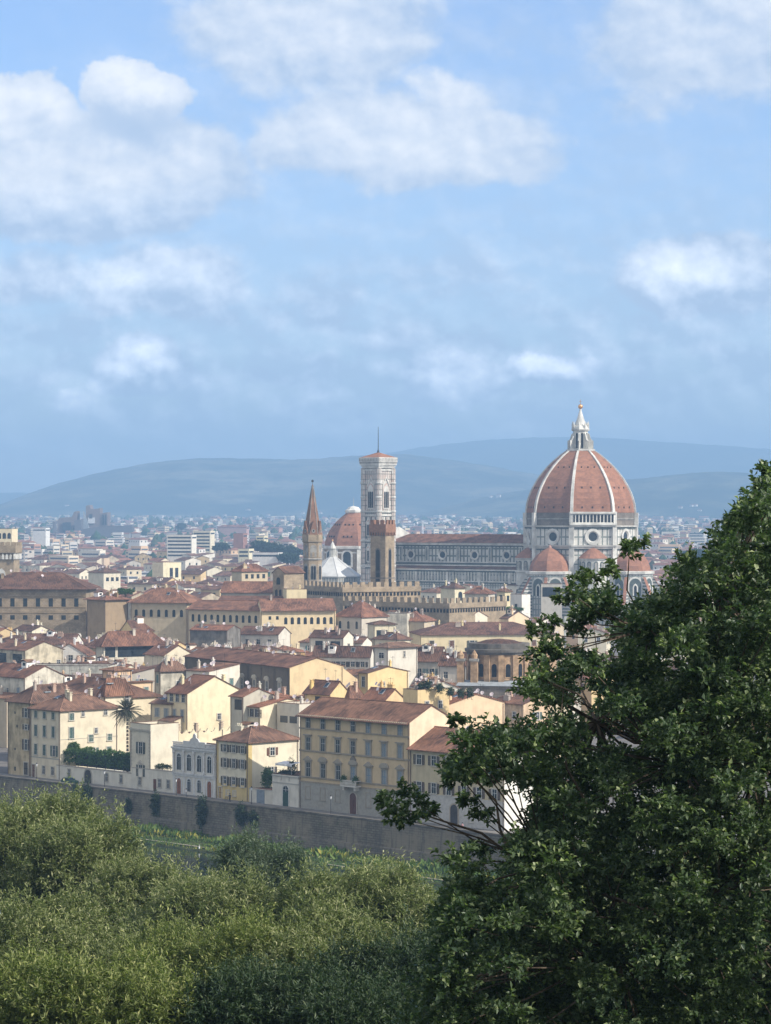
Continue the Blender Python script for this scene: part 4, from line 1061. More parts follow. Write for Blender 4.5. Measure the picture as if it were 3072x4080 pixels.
def house(label, c, l, r, e, h=None, Y=None, a=47, roof='gl', rise_=None, wall=CREAM, roofc=None, front=(), side=(), W=None, L=None, vb=60, chim=3, dishes=2,
          wallmat=None, name='house', cat='house', ov=.55, group=None, street=False, parapet=.7, annex=True):
    """c, l, r: picture columns of the near corner, left end and right end; e: row of the eave at the corner"""
    A = R(a)
    if street:                      # corner on the street-front line
        t_ = solve(FP, QD.x, QD.y, c); C = FP + QD * t_; Y = C.y
        h = CH - (e - HZ) * Y / F
    elif Y: h = CH - (e - HZ) * Y / F; C = Vector(((c - 1536) * Y / F, Y, 0))
    else: Y = (CH - h) * F / (e - HZ); C = Vector(((c - 1536) * Y / F, Y, 0))
    if L is None:
        L = solve(C, -math.cos(A), math.sin(A), l); L = L if 2 < L < 60 else (60 if L >= 60 else 2)
        if c - l < 4: L = 10
    if W is None:
        W = solve(C, math.sin(A), math.cos(A), r)
        if not 3 < W < 60: W = 12 if W < 3 else 40
        if r - c < 12 or W > 40: W = min(max(W, 9), 14)
    rise_ = rise_ if rise_ is not None else min(L, W) * .5 * .36
    roofc = roofc or hr.choice(ROOFC)
    root = empty(name, (C.x, C.y, 0), -A, label, cat, group)
    ro, f = body(root, L, W, h, roof, rise_, wall, roofc, ov, wallmat, parapet=parapet)
    if chim: roof_bits(ro, f, L, W, chim, hr, wall, dishes)
    rows_of_windows(root, 'f', L, h, front); rows_of_windows(root, 'r', W, h, side)
    if Y < 1000 and roof != 'flat':
        for x in (-L + .25, -.25):
            mb = MB(); mb.tube((x, -.12, 0), (x, -.12, h - .25), .065, .065, 6); mb.build('drainpipe', [M['pipe']], root)
        mb = MB(); mb.tube((.12, W - .4, 0), (.12, W - .4, h - .25), .065, .065, 6); mb.build('drainpipe', [M['pipe']], root)
    if annex and not street and roof != 'flat' and 560 < Y < 930 and L > 7:
        for _ in range(1 if L < 11 else 2):
            w = hr.uniform(4.0, min(7.5, L * .6)); x1 = -hr.uniform(0.3, L - w - .2) if L - w > .6 else -.1; d = hr.uniform(3.5, 6); hh = h * hr.uniform(.66, .84); s_ = .28
            mb = MB(); mb.box(x1 - w, x1, -d, -.03, 0, hh - d * s_, 0, False); mb.face([(x1, -d, hh - d * s_), (x1, -.03, hh - d * s_), (x1, -.03, hh)]); mb.face([(x1 - w, -.03, hh - d * s_), (x1 - w, -d, hh - d * s_), (x1 - w, -.03, hh)])
            ax = mb.build('annex', [hr.choice([M['plaster'], M['old_plaster']])], root, warm(hr.choice([CREAM, WHITE, GREY, IVORY, PEACH, BEIGE])))
            mb = MB(); slab(mb, [(x1 - w - .3, -d - .4, hh - (d + .4) * s_), (x1 + .3, -d - .4, hh - (d + .4) * s_), (x1 + .3, -.02, hh), (x1 - w - .3, -.02, hh)], .14); ar = mb.build('annex_roof', [M['tile']], ax, hr.choice(ROOFC))
            if hr.random() < .6: inst('chimney', chimney_mesh(hr.randrange(3)), ar, (x1 - w * hr.uniform(.2, .8), -d * .4, hh - d * .4 * s_), 0, hr.choice([(.6, .52, .42), (.5, .36, .28)]))
            if hr.random() < .7: inst('window', win_mesh('far', 1.0, 1.3), ax, (x1 - w / 2, -d - .004, hh - d * s_ - 2.2))
    KEEP.append((min(l, c), max(r, c), e + vb, Y, e - 12))
    HOUSES.append((C, A, L, W))
    DIM[root.name] = (L, W, h)
    return root
DIM = {}
def dims(root): return DIM[root.name]

# ---------------------------------------------------------------- quay wall
M['dark_stone'] = mat_flat('dark_coping_stone', (0.15, 0.135, 0.115), 0.95, 0.1, 0.3, 0.5)
def make_quay():
    root = empty('quay_wall', tuple(QP), -QA, 'long grey stone quay wall between the river bank and the street', 'wall')
    m, t, b = new_mat('damp_masonry', 0.95, 0.1)
    uv = uv_coord(t)
    br = t.add('ShaderNodeTexBrick'); t.link(uv, br.inputs['Vector'])
    for k_, v_ in (('Color1', (.195, .175, .14, 1)), ('Color2', (.135, .12, .10, 1)), ('Mortar', (.08, .068, .052, 1))): br.inputs[k_].default_value = v_
    br.inputs['Scale'].default_value = 1; br.inputs['Brick Width'].default_value = 1.1; br.inputs['Row Height'].default_value = .45; br.inputs['Mortar Size'].default_value = .05
    n1 = t.noise(uv, 0.16, 6, 0.68).outputs['Fac']; n2 = t.noise(t.mapping(uv, (1.2, .1, 1)), 1.0, 4, .6).outputs['Fac']
    c = t.mix(t.maprange(n1, .42, .60, 0, .8), br.outputs['Color'], (.25, .215, .16))
    c = t.mix(t.maprange(n2, .5, .66, 0, .7), c, (.095, .09, .08))
    c = t.mix(t.maprange(t.noise(uv, 0.5, 5, .7).outputs['Fac'], .58, .7, 0, .8), c, (.10, .105, .06))
    t.link(c, b.inputs['Base Color'])
    r = random.Random(5)
    mb = MB(); x0, x1, n = -160, 420, 290
    for i in range(n):                               # battered face with uneven courses
        a, bb = x0 + (x1 - x0) * i / n, x0 + (x1 - x0) * (i + 1) / n
        for za, zb, ya, yb in ((-8.6, -4.1, -1.2, -1.0), (-4.1, -3.95, -1.0, -.62), (-3.95, .55, -.62, -.35)):
            mb.face([(a, ya, za), (bb, ya, za), (bb, yb, zb), (a, yb, zb)])
    mb.face([(x0, .3, .1), (x0, .3, .55), (x1, .3, .55), (x1, .3, .1)])
    mb.build('masonry', [m], root)
    mb = MB()
    for i in range(145):
        a, bb = x0 + 4 * i, x0 + 4 * (i + 1) - .03
        z = r.uniform(-.015, .015); mb.box(a, bb, -.5, .36, .55 + z, .9 + z)
    mb.build('coping', [M['dark_stone']], root)
    return root
make_quay()

DG, DB, TEAL, BL, BRN = (.055, .11, .10), (.045, .03, .022), (.10, .20, .19), (.22, .28, .33), (.15, .06, .035)
PJ = (.34, .30, .24)
# ---------------------------------------------------------------- the street front along the quay
A_ = house('ochre block with dark brown shutters at the left end of the quay street', 122, 31, 150, 2797, street=True, roof='hip', wall=(.56, .44, .25), W=16, rise_=3.2,
      front=[(3.5, 1, 1.15, 2.0, 'open', .62, 1.0, DB), (6.2, 1, 1.05, 1.1, 'open', .62, 1.0, DB), (10.7, 1, 1.15, 2.3, 'open', .62, 1.0, DB), (16.2, 1, 1.5, 2.7, 'closed', .62, 1.0, DB),
             (2.9, 1, .4, .5, 'far', .25, .4), (5.9, 1, .4, .6, 'far', .32, .5), (15.6, 1, .5, .9, 'far', .2, .45), (11.0, 1, .4, .5, 'far', .25, .4)], chim=3, wallmat=M['old_plaster'], vb=300)
B_ = house('pale cream house with green closed shutters and hipped roof on the quay', 240, 122, 470, 2830, street=True, roof='hip', wall=(.68, .60, .44), rise_=2.9, roofc=(1.0, .95, .95),
      front=[(2.1, 3, 1.05, 1.5, 'closed', .04, .92, DG), (6.1, 3, 1.05, 2.4, 'closed', .04, .92, DG), (10.2, 2, 1.05, 2.3, 'closed', .04, .62, DG), (10.2, 1, 1.05, 2.3, 'open', .66, .94, DG), (14.3, 2, 1.0, 1.7, 'plain', .3, .9), (15.2, 1, 1.0, 2.7, 'closed', .02, .2, BRN)],
      side=[(2.3, 1, 1.25, 1.5, 'closed', .1, .28, DG), (6.3, 1, 1.25, 2.4, 'closed', .1, .28, DG), (1.6, 1, .7, 1.1, 'plain', .34, .44), (5.5, 1, .8, 1.1, 'plain', .55, .68), (7.3, 1, 1.3, 1.5, 'closed', .45, .6, DG), (7.3, 1, 1.2, 1.4, 'closed', .78, .92, DG), (10.3, 1, 1.3, 1.6, 'open', .5, .62, DG), (10.9, 1, 1.2, 2.2, 'closed', .76, .92, DG), (1.6, 1, .9, 1.0, 'plain', .72, .84)], chim=4, vb=300)
L, W, h = dims(B_); mb = MB(); mb.box(-L - .02, .06, -.06, .0, h - 10.9, h - 10.65); mb.box(0, .06, 0, W, h - 6.5, h - 6.4); mb.build('string_course', [M['trim']], B_, (.40, .38, .32))

def low_wall():
    """one-storey garden range with an arched gateway"""
    ta = solve(FP, QD.x, QD.y, 226); tb = solve(FP, QD.x, QD.y, 690); L = tb - ta
    C = FP + QD * tb
    root = empty('garden_range', tuple(C), -QA, 'long low ivory garden wall with square windows and an arched gate', 'garden wall')
    mb = MB(); tm = tb - solve(FP, QD.x, QD.y, 525)
    mb.box(-L, -tm, -.05, .55, 0, 3.1); mb.box(-tm, 0, -.05, .55, 0, 4.35)
    mb.box(-L, 0, .55, 9.0, 0, 2.3)
    mb.build('wall', [M['plaster']], root, (.66, .62, .52))
    mb = MB(); mb.box(-L, -tm, -.14, .62, 3.103, 3.3); mb.box(-tm + .01, .0, -.14, .62, 4.353, 4.55); mb.build('coping', [M['trim']], root, (.42, .38, .32))
    for px in (277, 426, 484, 558, 637, 672):
        x = solve(FP, QD.x, QD.y, px) - tb
        w = inst('window', win_mesh('surround', .85, 1.6), root, (x, -.054, .95), 0, (.40, .37, .31)); inst('pane', win_mesh('pane', .85, 1.6), w)
    x = solve(FP, QD.x, QD.y, 352) - tb
    g = inst('gate', win_mesh('archframe', 2.4, 3.0), root, (x, -.06, .0), 0, (.40, .37, .31)); inst('gate_leaf', win_mesh('door', 2.3, 2.9), g, (0, 0, 0), 0, (.06, .05, .045))
    x = solve(FP, QD.x, QD.y, 618) - tb
    inst('door', win_mesh('rectdoor', .95, 2.5), root, (x, -.054, 0), 0, BRN)
    KEEP.append((226, 690, 3300, C.y, 3060)); HOUSES.append((C, QA, L, 9))
low_wall()

E_ = house('narrow ivory pavilion with stone corners and dark shutters beside the palm', 600, 520, 606, 2904, street=True, roof='flat', wall=(.66, .61, .49), W=7.5, chim=0, parapet=.9,
      front=[(5.4, 1, 1.25, 2.4, 'open', .25, .78, (.035, .05, .045)), (10.2, 1, 1.2, 2.4, 'open', .25, .78, (.035, .05, .045))], vb=300)
L, W, h = dims(E_); mb = MB()
for i in range(22):
    d_ = .55 if i % 2 else .4
    mb.box(-L - .01, -L + d_, -.05, .0, 4.6 + i * .38, 4.6 + i * .38 + .34); mb.box(-d_, .05, -.05, .0, 4.6 + i * .38, 4.6 + i * .38 + .34)
mb.build('quoin', [M['trim']], E_, (.42, .38, .31))
mb = MB(); mb.box(-L - .25, .25, -.28, .0, h - .5, h - .2); mb.box(-L - .15, .15, -.18, 0, h - .75, h - .5); mb.build('cornice', [M['trim']], E_, (.5, .46, .38))
mb = MB(); mb.plate([(-1.0, 0), (1.0, 0), (0, .8)], (-L / 2 + .05, 0, h - 7.5), (1, 0, 0), (0, 0, 1), (0, -1, 0), .25); mb.build('pediment', [M['trim']], E_, (.5, .46, .38))

def scallop_house():      # long lit flank behind, scalloped top
    x0 = solve(FP, QD.x, QD.y, 600); C = FP + QD * x0 - QN * 7.6
    u = Vector((math.sin(QA), math.cos(QA), 0)); Wd = solve(C, u.x, u.y, 918)
    root = empty('scallop_topped_house', (C.x, C.y, 0), -QA, 'long sunlit cream wing with a scalloped parapet behind the white villa', 'house')
    h = 12.3; mb = MB(); n = 7
    pts = [(0, 0), (Wd, 0), (Wd, h)]
    for i in range(n):
        y1, y0 = Wd * (n - i) / n, Wd * (n - 1 - i) / n
        for k in range(1, 9):
            f = k / 9; pts.append((y1 + (y0 - y1) * f, h - .95 * math.sin(math.pi * f)))
        pts.append((y0, h))
    mb.plate(pts, (-.4, 0, 0), (0, 1, 0), (0, 0, 1), (1, 0, 0), .4)
    mb.plate([(-p[0], p[1]) for p in pts], (-.4, 0, 0), (0, -1, 0), (0, 0, 1), (-1, 0, 0), .02)
    mb.box(-9, -.42, 0, Wd, 0, h - 1.6)
    mb.build('wall', [M['plaster']], root, (.72, .62, .42))
    mb = MB(); mb.box(-9, -.45, .1, Wd, h - 1.59, h - 1.4); mb.build('roof', [M['tile']], root, (.7, .65, .65))
    mb = MB()
    for y in (5.2, 12.0): mb.tube((.06, y, 0), (.06, y, h - .5), .07, .07, 6)
    mb.build('drainpipe', [M['iron']], root)
    for y in (3, 8, 15): inst('chimney', chimney_mesh(0), root, (-4, y, h - 1), 0, (.5, .4, .3))
    mb = MB(); mb.box(-.1, 1.2, 1.5, 9.5, 4.3, 4.5); mb.face([(0.01, 1.5, 5.6), (1.6, 1.5, 4.9), (1.6, 9.5, 4.9), (.01, 9.5, 5.6)]); mb.build('lean_to_roof', [M['tile']], root, (.8, .7, .7))
    KEEP.append((600, 918, 3200, C.y, 2900)); HOUSES.append((C, QA, 9, Wd))
scallop_house()

G_ = house('small white villa with four tall arched windows and a pediment', 860, 690, 866, 2990, street=True, roof='flat', wall=(.64, .63, .60), W=9, chim=0, dishes=0, parapet=.15, vb=300)
L, W, h = dims(G_); mb = MB()
mb.box(-L - .25, .25, -.45, 0, h - .35, h); mb.box(-L - .12, .12, -.22, 0, h - .7, h - .36); mb.box(-L - .15, .15, -.3, 0, 4.15, 4.45); mb.box(-L - .1, .1, -.18, 0, 3.75, 4.1)
mb.build('cornice', [M['trim']], G_, (.60, .60, .58))
for i in range(5):
    x = -L + .35 + i * (L - .7) / 4; mb = MB()
    mb.lathe([(.26, 4.45), (.3, 4.9), (.24, 5.0), (.21, h - 1.4), (.3, h - 1.2), (.32, h - .7)], 10, 0, x, -.2)
    mb.box(x - .22, x + .22, -.12, 0, 0, 3.75)
    mb.build('column', [M['trim']], G_, (.66, .65, .62))
for i in range(4):
    x = -L + .35 + (i + .5) * (L - .7) / 4
    window(G_, 'f', x, 5.0, 1.35, 3.4, 'arch', frame=(.62, .62, .60))
    if i in (0, 3):
        w = inst('entrance', win_mesh('archframe', 1.35, 3.3), G_, (x, -.004, 0), 0, (.60, .60, .58)); inst('door', win_mesh('door', 1.3, 3.25), w, (0, 0, 0), 0, (.27, .105, .045))
    else: window(G_, 'f', x, .7, 1.15, 2.6, 'arch', frame=(.60, .60, .58))
mb = MB()
for z0, z1 in ((h + .16, h + .3), (h + .95, h + 1.1)):
    mb.box(-L, -L + 3.6, -.2, .1, z0, z1); mb.box(-3.2, 0, -.2, .1, z0, z1)
for i in range(12):
    for xa in (-L + .15 + i * .3, -3.1 + i * .27): mb.lathe([(.06, h + .3), (.11, h + .5), (.06, h + .95)], 6, 0, xa, -.05)
mb.box(-L + 3.6, -3.2, -.25, .15, h + .16, h + 1.4)
mb.plate([(-1.6, 0), (1.6, 0), (1.2, .5), (.55, .8), (.45, 1.35), (0, 1.75), (-.45, 1.35), (-.55, .8), (-1.2, .5)], (-L / 2 + .2, .1, h + 1.4), (1, 0, 0), (0, 0, 1), (0, -1, 0), .3)
mb.build('balustrade', [M['trim']], G_, (.60, .59, .56))

H_ = house('narrow yellow and white house with dark open shutters and a blank sunlit flank', 990, 862, 1190, 2957, street=True, roof='hip', wall=(.72, .66, .50), rise_=2.4, roofc=(.95, .9, .9),
      front=[(2.35, 3, 1.0, 1.45, 'open', .14, .96, DB), (5.5, 3, 1.0, 1.8, 'open', .14, .96, DB), (9.2, 3, 1.0, 1.8, 'open', .14, .96, DB), (11.9, 1, 1.0, 2.2, 'closed', .04, .22, BRN), (11.2, 2, .8, 1.0, 'plain', .26, .68)],
      side=[(3.0, 1, 1.2, 1.55, 'open', .38, .56, BRN), (6.9, 1, 1.2, 1.5, 'open', .36, .54, DB)], chim=1, vb=300)
L, W, h = dims(H_); mb = MB(); mb.box(-L - .02, -L + .7, -.05, 0, 3.2, h - .3); mb.box(-.75, .05, -.05, 0, 3.2, h - .3); mb.box(0, .05, 0, .9, 0, h - .3); mb.box(-L - .02, .05, -.05, 0, 0, 3.2); mb.build('corner_pilaster', [M['plaster']], H_, (.62, .48, .22))

I_ = house('small white gatehouse with a green arched door and planted roof terrace', 1190, 1085, 1196, 3098, street=True, roof='flat', wall=(.68, .66, .60), W=7, chim=0, dishes=0, parapet=.25, vb=300)
L, W, h = dims(I_); mb = MB(); mb.box(-L - .05, .05, -.12, 0, h - 1.5, h - 1.3); mb.box(-L - .1, .1, -.2, 0, h - .12, h + .05)
for x in (-L * .66, -L * .35): mb.box(x - .07, x + .07, -.12, 0, h - .9, h - .12)
mb.build('string_course', [M['trim']], I_, (.45, .43, .38))
w = inst('entrance', win_mesh('archframe', 1.7, 4.1), I_, (-L * .48, -.004, 0), 0, (.62, .60, .55)); inst('pane', win_mesh('archpane', 1.65, 4.05), w); inst('door', win_mesh('rectdoor', 1.6, 2.9), w, (0, -.05, 0), 0, (.04, .085, .07))
mb = MB(); nn = 18
for i in range(nn): x = -L + .1 + i * (L - .2) / (nn - 1); mb.tube((x, .1, h + .2), (x, .1, h + 1.15), .02, .02, 4)
mb.tube((-L + .1, .1, h + 1.15), (-.1, .1, h + 1.15), .025, .025, 4); mb.build('railing', [M['iron']], I_)
mb = MB(); mb.face([(-L + .2, .6, h + 2.3), (-L * .35, .6, h + 2.3), (-L * .35, 3.2, h + 2.6), (-L + .2, 3.2, h + 2.6)]); mb.face([(-L + .2, .6, h + 2.28), (-L + .2, .6, h + 1.9), (-L * .35, .6, h + 1.9), (-L * .35, .6, h + 2.28)])
for x, y in ((-L + .25, .65), (-L * .36, .65), (-L + .25, 3.1), (-L * .36, 3.1)): mb.tube((x, y, h), (x, y, h + 2.3), .035, .035, 5)
aw = mb.build('awning', [M['awning']], None); aw.parent = I_
GW = house('low ivory yard wall with a grey garage door between yellow house and gatehouse', 1085, 993, 1090, 3152, street=True, roof='flat', wall=(.66, .63, .55), W=5, chim=0, dishes=0, parapet=.0, vb=300, name='garage_wall', cat='garage')
L, W, h = dims(GW); inst('door', win_mesh('rectdoor', 2.4, 2.7), GW, (-L * .5, -.004, 0), 0, (.24, .28, .32)); mb = MB(); mb.box(-L, 0, -.12, .1, h + .003, h + .15); mb.build('coping', [M['trim']], GW, (.5, .46, .4))

J_ = house('large ochre palazzo with seven window bays, pediments and a stone balcony', 1632, 1195, 1720, 2878, street=True, roof='gl', wall=(.62, .46, .25), W=11.6, rise_=2.9, roofc=(1.1, .98, .92), ov=1.1, vb=300,
      front=[(2.75, 4, 1.15, 2.0, 'plain', .01, .565, BL, PJ), (2.75, 3, 1.15, 2.0, 'closed', .565, .99, BL, PJ), (7.1, 4, 1.2, 2.55, 'stone', .01, .565, BL, PJ), (7.1, 3, 1.2, 2.55, 'stoneclosed', .565, .99, BL, PJ), (16.6, 3, 1.2, 2.3, 'closed', .01, .425, BL, PJ), (16.9, 2, 1.2, 2.6, 'plain', .565, .85, BL, PJ)], chim=0, dishes=0)
L, W, h = dims(J_)
for i in range(7):
    x = -L * (1 - (.01 + .98 * (i + .5) / 7)); st = ('seg', 'tri')[i % 2 == 0] if i != 3 else 'seg'
    window(J_, 'f', x, h - 12.2, 1.25, 2.7, st + ('closed' if i > 2 else ''), BL, PJ)
mb = MB()
for dz, t_ in ((2.95, .3), (7.35, .35), (12.55, .35), (13.45, .3)): mb.box(-L - .05, .05, -.16, 0, h - dz, h - dz + t_)
for k in range(60): x = -L + (k + .5) * L / 60; mb.box(x - .1, x + .1, -.9, 0, h - .28, h - .06)
mb.build('string_course', [M['trim']], J_, (.33, .28, .21))
mb = MB(); mb.box(-L - .03, .03, -.07, 0, 0, h - 13.45); mb.build('stone_base', [M['trim']], J_, (.36, .34, .29))
x = -L * (1 - (.01 + .98 * 3.5 / 7))
mb = MB(); mb.box(x - 2.3, x + 2.3, -1.5, -.17, h - 13.3, h - 13.0); mb.box(x - 2.3, x + 2.3, -1.5, -1.3, h - 12.2, h - 12.0)
for sx in (-1, 1): mb.box(x + sx * 2.2 - .1, x + sx * 2.2 + .1, -1.3, -.17, h - 12.2, h - 12.0)
for i in range(18): mb.lathe([(.07, h - 13), (.12, h - 12.75), (.06, h - 12.2)], 6, 0, x - 2.15 + i * 4.3 / 17, -1.4)
for sx in (-1.6, 1.6): mb.box(x + sx - .2, x + sx + .2, -1.3, -.08, h - 14.0, h - 13.3)
mb.build('balcony', [M['trim']], J_, (.60, .57, .50))
mb = MB(); mb.plate([(-.6, 0), (.6, 0), (.75, .9), (.4, 1.3), (0, 1.6), (-.4, 1.3), (-.75, .9)], (x, 0, h - 8.9), (1, 0, 0), (0, 0, 1), (0, -1, 0), .3); mb.build('coat_of_arms', [M['trim']], J_, (.22, .19, .15))
w = inst('entrance', win_mesh('archframe', 1.9, 4.1), J_, (x, -.074, 0), 0, (.44, .40, .33)); inst('door', win_mesh('door', 1.85, 4.05), w, (0, 0, 0), 0, (.13, .055, .035))

mb = MB(); mb.face([(.006, 0, 0), (.006, W, 0), (.006, W, h), (.006, 0, h)]); mb.face([(.006, 0, h), (.006, W, h), (.006, W / 2, h + 2.85)]); mb.build('flank_wall', [M['plaster']], J_, (.76, .61, .43))

K_ = house('yellow house with red roof and dark shutters half hidden by the tree', 2010, 1634, 2060, 3010, street=True, roof='gl', wall=(.56, .47, .28), W=13, rise_=3.4, roofc=(1.2, 1.0, .92), vb=300, ov=.9,
      front=[(3.1, 6, 1.25, 1.8, 'open', .02, .98, (.07, .05, .04)), (8.3, 6, 1.2, 1.9, 'open', .02, .98, (.07, .04, .03), (.5, .47, .4)), (12.9, 2, 1.0, 2.0, 'plain', .02, .34), (12.9, 2, 1.0, 2.0, 'plain', .56, .95)], chim=2)
L, W, h = dims(K_); mb = MB(); mb.box(-L - .03, .03, -.07, 0, 0, h - 8.75); mb.box(-L - .05, .05, -.12, 0, h - 8.75, h - 8.5); mb.build('stone_base', [M['trim']], K_, (.50, .48, .44))
x = -L * .52; w = inst('entrance', win_mesh('archframe', 2.0, 4.0), K_, (x, -.074, 0), 0, (.44, .38, .30)); inst('door', win_mesh('door', 1.95, 3.95), w, (0, 0, 0), 0, (.06, .05, .045))
mb = MB(); mb.face([(.006, 0, 0), (.006, W, 0), (.006, W, h), (.006, 0, h)]); mb.face([(.006, 0, h), (.006, W, h), (.006, W / 2, h + 3.3)]); mb.build('flank_wall', [M['plaster']], K_, (.76, .73, .66))
house('bright white house front glimpsed through the tree at the quay', 1992, 1955, 2330, 3140, Y=512, roof='gl', a=72, wall=(.74, .71, .63), rise_=2.2, W=17, L=10, side=[(2.4, 6, 1.0, 1.6, 'open', .03, .97, DB), (6.0, 6, 1.0, 1.7, 'open', .03, .97, DB), (9.2, 5, 1.0, 2.0, 'plain', .05, .97)], vb=300)

# ---------------------------------------------------------------- rows behind the street
F2 = lambda dz, n, st='plain', w=1.0, h=1.5, f0=.08, f1=.92, sh=DB: (dz, n, w, h, st, f0, f1, sh)
house('big brown tiled roof between the ochre block and the green shuttered house', 430, 150, 452, 2782, h=15.6, a=47, roof='hip', wall=CREAM, roofc=(.72, .66, .66), rise_=3.6, chim=4, dishes=2, W=15, vb=20)
house('tall cream house with small hipped roof just above the palm', 420, 398, 523, 2754, h=18.2, a=50, roof='hip', wall=(.70, .63, .46), rise_=2.6, roofc=(1.0, .86, .82), side=[F2(2.8, 1, 'plain', 1.1, 1.5, .7, .95)], chim=1, vb=80)
house('peach house with roof terrace above and left of the palm', 458, 440, 610, 2722, Y=652, a=50, roof='side', wall=(.74, .52, .30), rise_=.01, roofc=(1, .9, .85), side=[F2(3.6, 1, 'plain', 1.3, 2.6, .12, .35), F2(3.6, 1, 'closed', 1.2, 2.3, .68, .95, TEAL)], chim=1, vb=70)
house('small orange rooftop tower with flat lid above the palm', 454, 434, 512, 2671, Y=668, a=40, roof='hip', wall=(.74, .46, .24), rise_=.5, W=6, L=4, front=[F2(2.6, 1, 'far', .8, 1.6)], chim=0, dishes=1, vb=40)
house('weathered grey stucco house with one small framed window', 640, 617, 738, 2668, h=17, a=55, roof='hip', wall=(.58, .55, .46), wallmat=M['old_plaster'], rise_=1.8, side=[F2(4.4, 1, 'white', 1.0, 1.2, .55, .85)], front=[F2(3.6, 1, 'closed', 1.2, 2.2, .2, .8, TEAL)], vb=90)
house('plain sunlit cream gable house left of the grey belvedere, one small window', 747, 664, 962, 2764, h=17.2, a=47, roof='gl', wall=(.76, .66, .42), rise_=3.6, roofc=(.9, .75, .72), side=[F2(6.3, 1, 'plain', 1.0, 1.3, .5, .66)], front=[F2(2.0, 3, 'plain', 1.1, 1.7, .1, .95), F2(6.4, 2, 'closed', 1.0, 2.6, .2, .95, BL)], chim=2, vb=110)
house('cream cottage with red roof directly right of the palm crown', 690, 600, 712, 2805, h=14.6, a=30, roof='gl', wall=(.74, .64, .42), rise_=1.6, front=[F2(3.0, 2, 'closed', 1.1, 1.9, .1, .9, BL)], vb=90)
house('grey belvedere house with shallow red roof beside the cream gable', 970, 918, 1092, 2776, h=17.6, a=50, roof='gl', wall=(.50, .48, .40), rise_=1.6, roofc=(1.25, 1.05, .95), front=[(3.0, 1, 2.6, 2.3, 'far', .25, .95), (9.6, 1, 1.6, 2.2, 'fararch', .4, .98)], side=[], chim=1, vb=120)
house('cream house with a long sloping red roof and a dark loggia window band', 1036, 972, 1252, 2818, h=15.4, a=46, roof='gl', wall=(.73, .64, .44), rise_=1.5, roofc=(1.3, 1.0, .9), front=[(2.2, 3, 1.3, 1.7, 'open', .04, .98, (.05, .04, .035)), (8.6, 1, 1.7, 2.2, 'fararch', .2, .9)], side=[F2(6.4, 1, 'plain', 1.1, 1.4, .1, .25)], chim=1, vb=110)
house('terraced grey block with open balconies left of the ochre palazzo', 1192, 1104, 1204, 2822, Y=612, a=46, roof='flat', wall=(.60, .56, .48), W=10, front=[(3.4, 2, 2.4, 1.5, 'far', .1, .95)], chim=1, vb=100, parapet=.9)
house('yellow house with brown roof above the left end of the palazzo', 1316, 1212, 1392, 2764, h=16.6, a=46, roof='gl', wall=(.74, .54, .22), rise_=2.6, roofc=(.92, .8, .78), front=[(3.0, 1, 3.6, 2.2, 'far', .3, .95)], chim=1, vb=40)
house('small yellow house with hipped brown roof above the palazzo', 1394, 1380, 1445, 2768, h=16.2, a=46, roof='hip', wall=(.70, .52, .22), rise_=1.8, roofc=(.9, .8, .8), chim=1, vb=30)
house('sunlit orange yellow gable house with red roof above the palazzo', 1534, 1440, 1614, 2792, h=16, a=48, roof='gl', wall=(.76, .52, .24), rise_=2.4, roofc=(1.2, .95, .85), chim=2, dishes=3, vb=40)
house('yellow block with a planted roof terrace behind the palazzo', 1664, 1606, 1790, 2762, Y=602, a=50, roof='flat', wall=(.68, .50, .22), front=[F2(5.0, 1, 'closed', 1.0, 1.0, .3, .7, BL)], side=[F2(3.5, 2, 'plain', 1.0, 1.6)], chim=3, vb=60)
house('peach gable house with a plain sunlit flank behind the tree edge', 1786, 1728, 2010, 2808, h=16.4, a=56, roof='gl', wall=(.78, .55, .33), rise_=2.0, roofc=(1.3, .95, .8), side=[F2(5.0, 1, 'plain', .9, 1.3, .78, .95)], front=[F2(3.0, 1, 'plain', 1.2, 2.2, .4, .9)], chim=1, vb=120)

FAC = (.50, .46, .38)
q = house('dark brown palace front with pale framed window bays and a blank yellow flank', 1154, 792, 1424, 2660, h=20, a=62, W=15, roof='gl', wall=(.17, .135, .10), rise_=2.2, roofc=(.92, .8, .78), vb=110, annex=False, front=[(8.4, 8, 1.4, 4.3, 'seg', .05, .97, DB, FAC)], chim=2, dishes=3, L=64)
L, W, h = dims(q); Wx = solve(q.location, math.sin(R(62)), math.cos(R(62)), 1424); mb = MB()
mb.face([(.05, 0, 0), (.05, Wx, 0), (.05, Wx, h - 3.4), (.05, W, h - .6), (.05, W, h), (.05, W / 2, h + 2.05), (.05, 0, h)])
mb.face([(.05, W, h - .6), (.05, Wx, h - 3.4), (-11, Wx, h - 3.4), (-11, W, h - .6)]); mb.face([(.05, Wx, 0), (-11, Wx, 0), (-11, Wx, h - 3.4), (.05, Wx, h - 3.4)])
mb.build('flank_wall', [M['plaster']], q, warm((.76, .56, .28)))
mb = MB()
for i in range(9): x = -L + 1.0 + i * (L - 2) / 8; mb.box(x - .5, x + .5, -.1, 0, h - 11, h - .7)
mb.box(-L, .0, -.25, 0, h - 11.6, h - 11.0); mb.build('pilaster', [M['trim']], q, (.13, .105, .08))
house('plain yellow house with sloping top left of the brown church', 1466, 1427, 1627, 2682, h=17, a=50, roof='gl', wall=(.78, .58, .24), rise_=1.4, roofc=(.7, .66, .68), side=[F2(3.4, 1, 'plain', .9, .9, .3, .45)], front=[F2(3.6, 1, 'plain', 1.2, 2.6, .3, .8)], chim=1, vb=100)
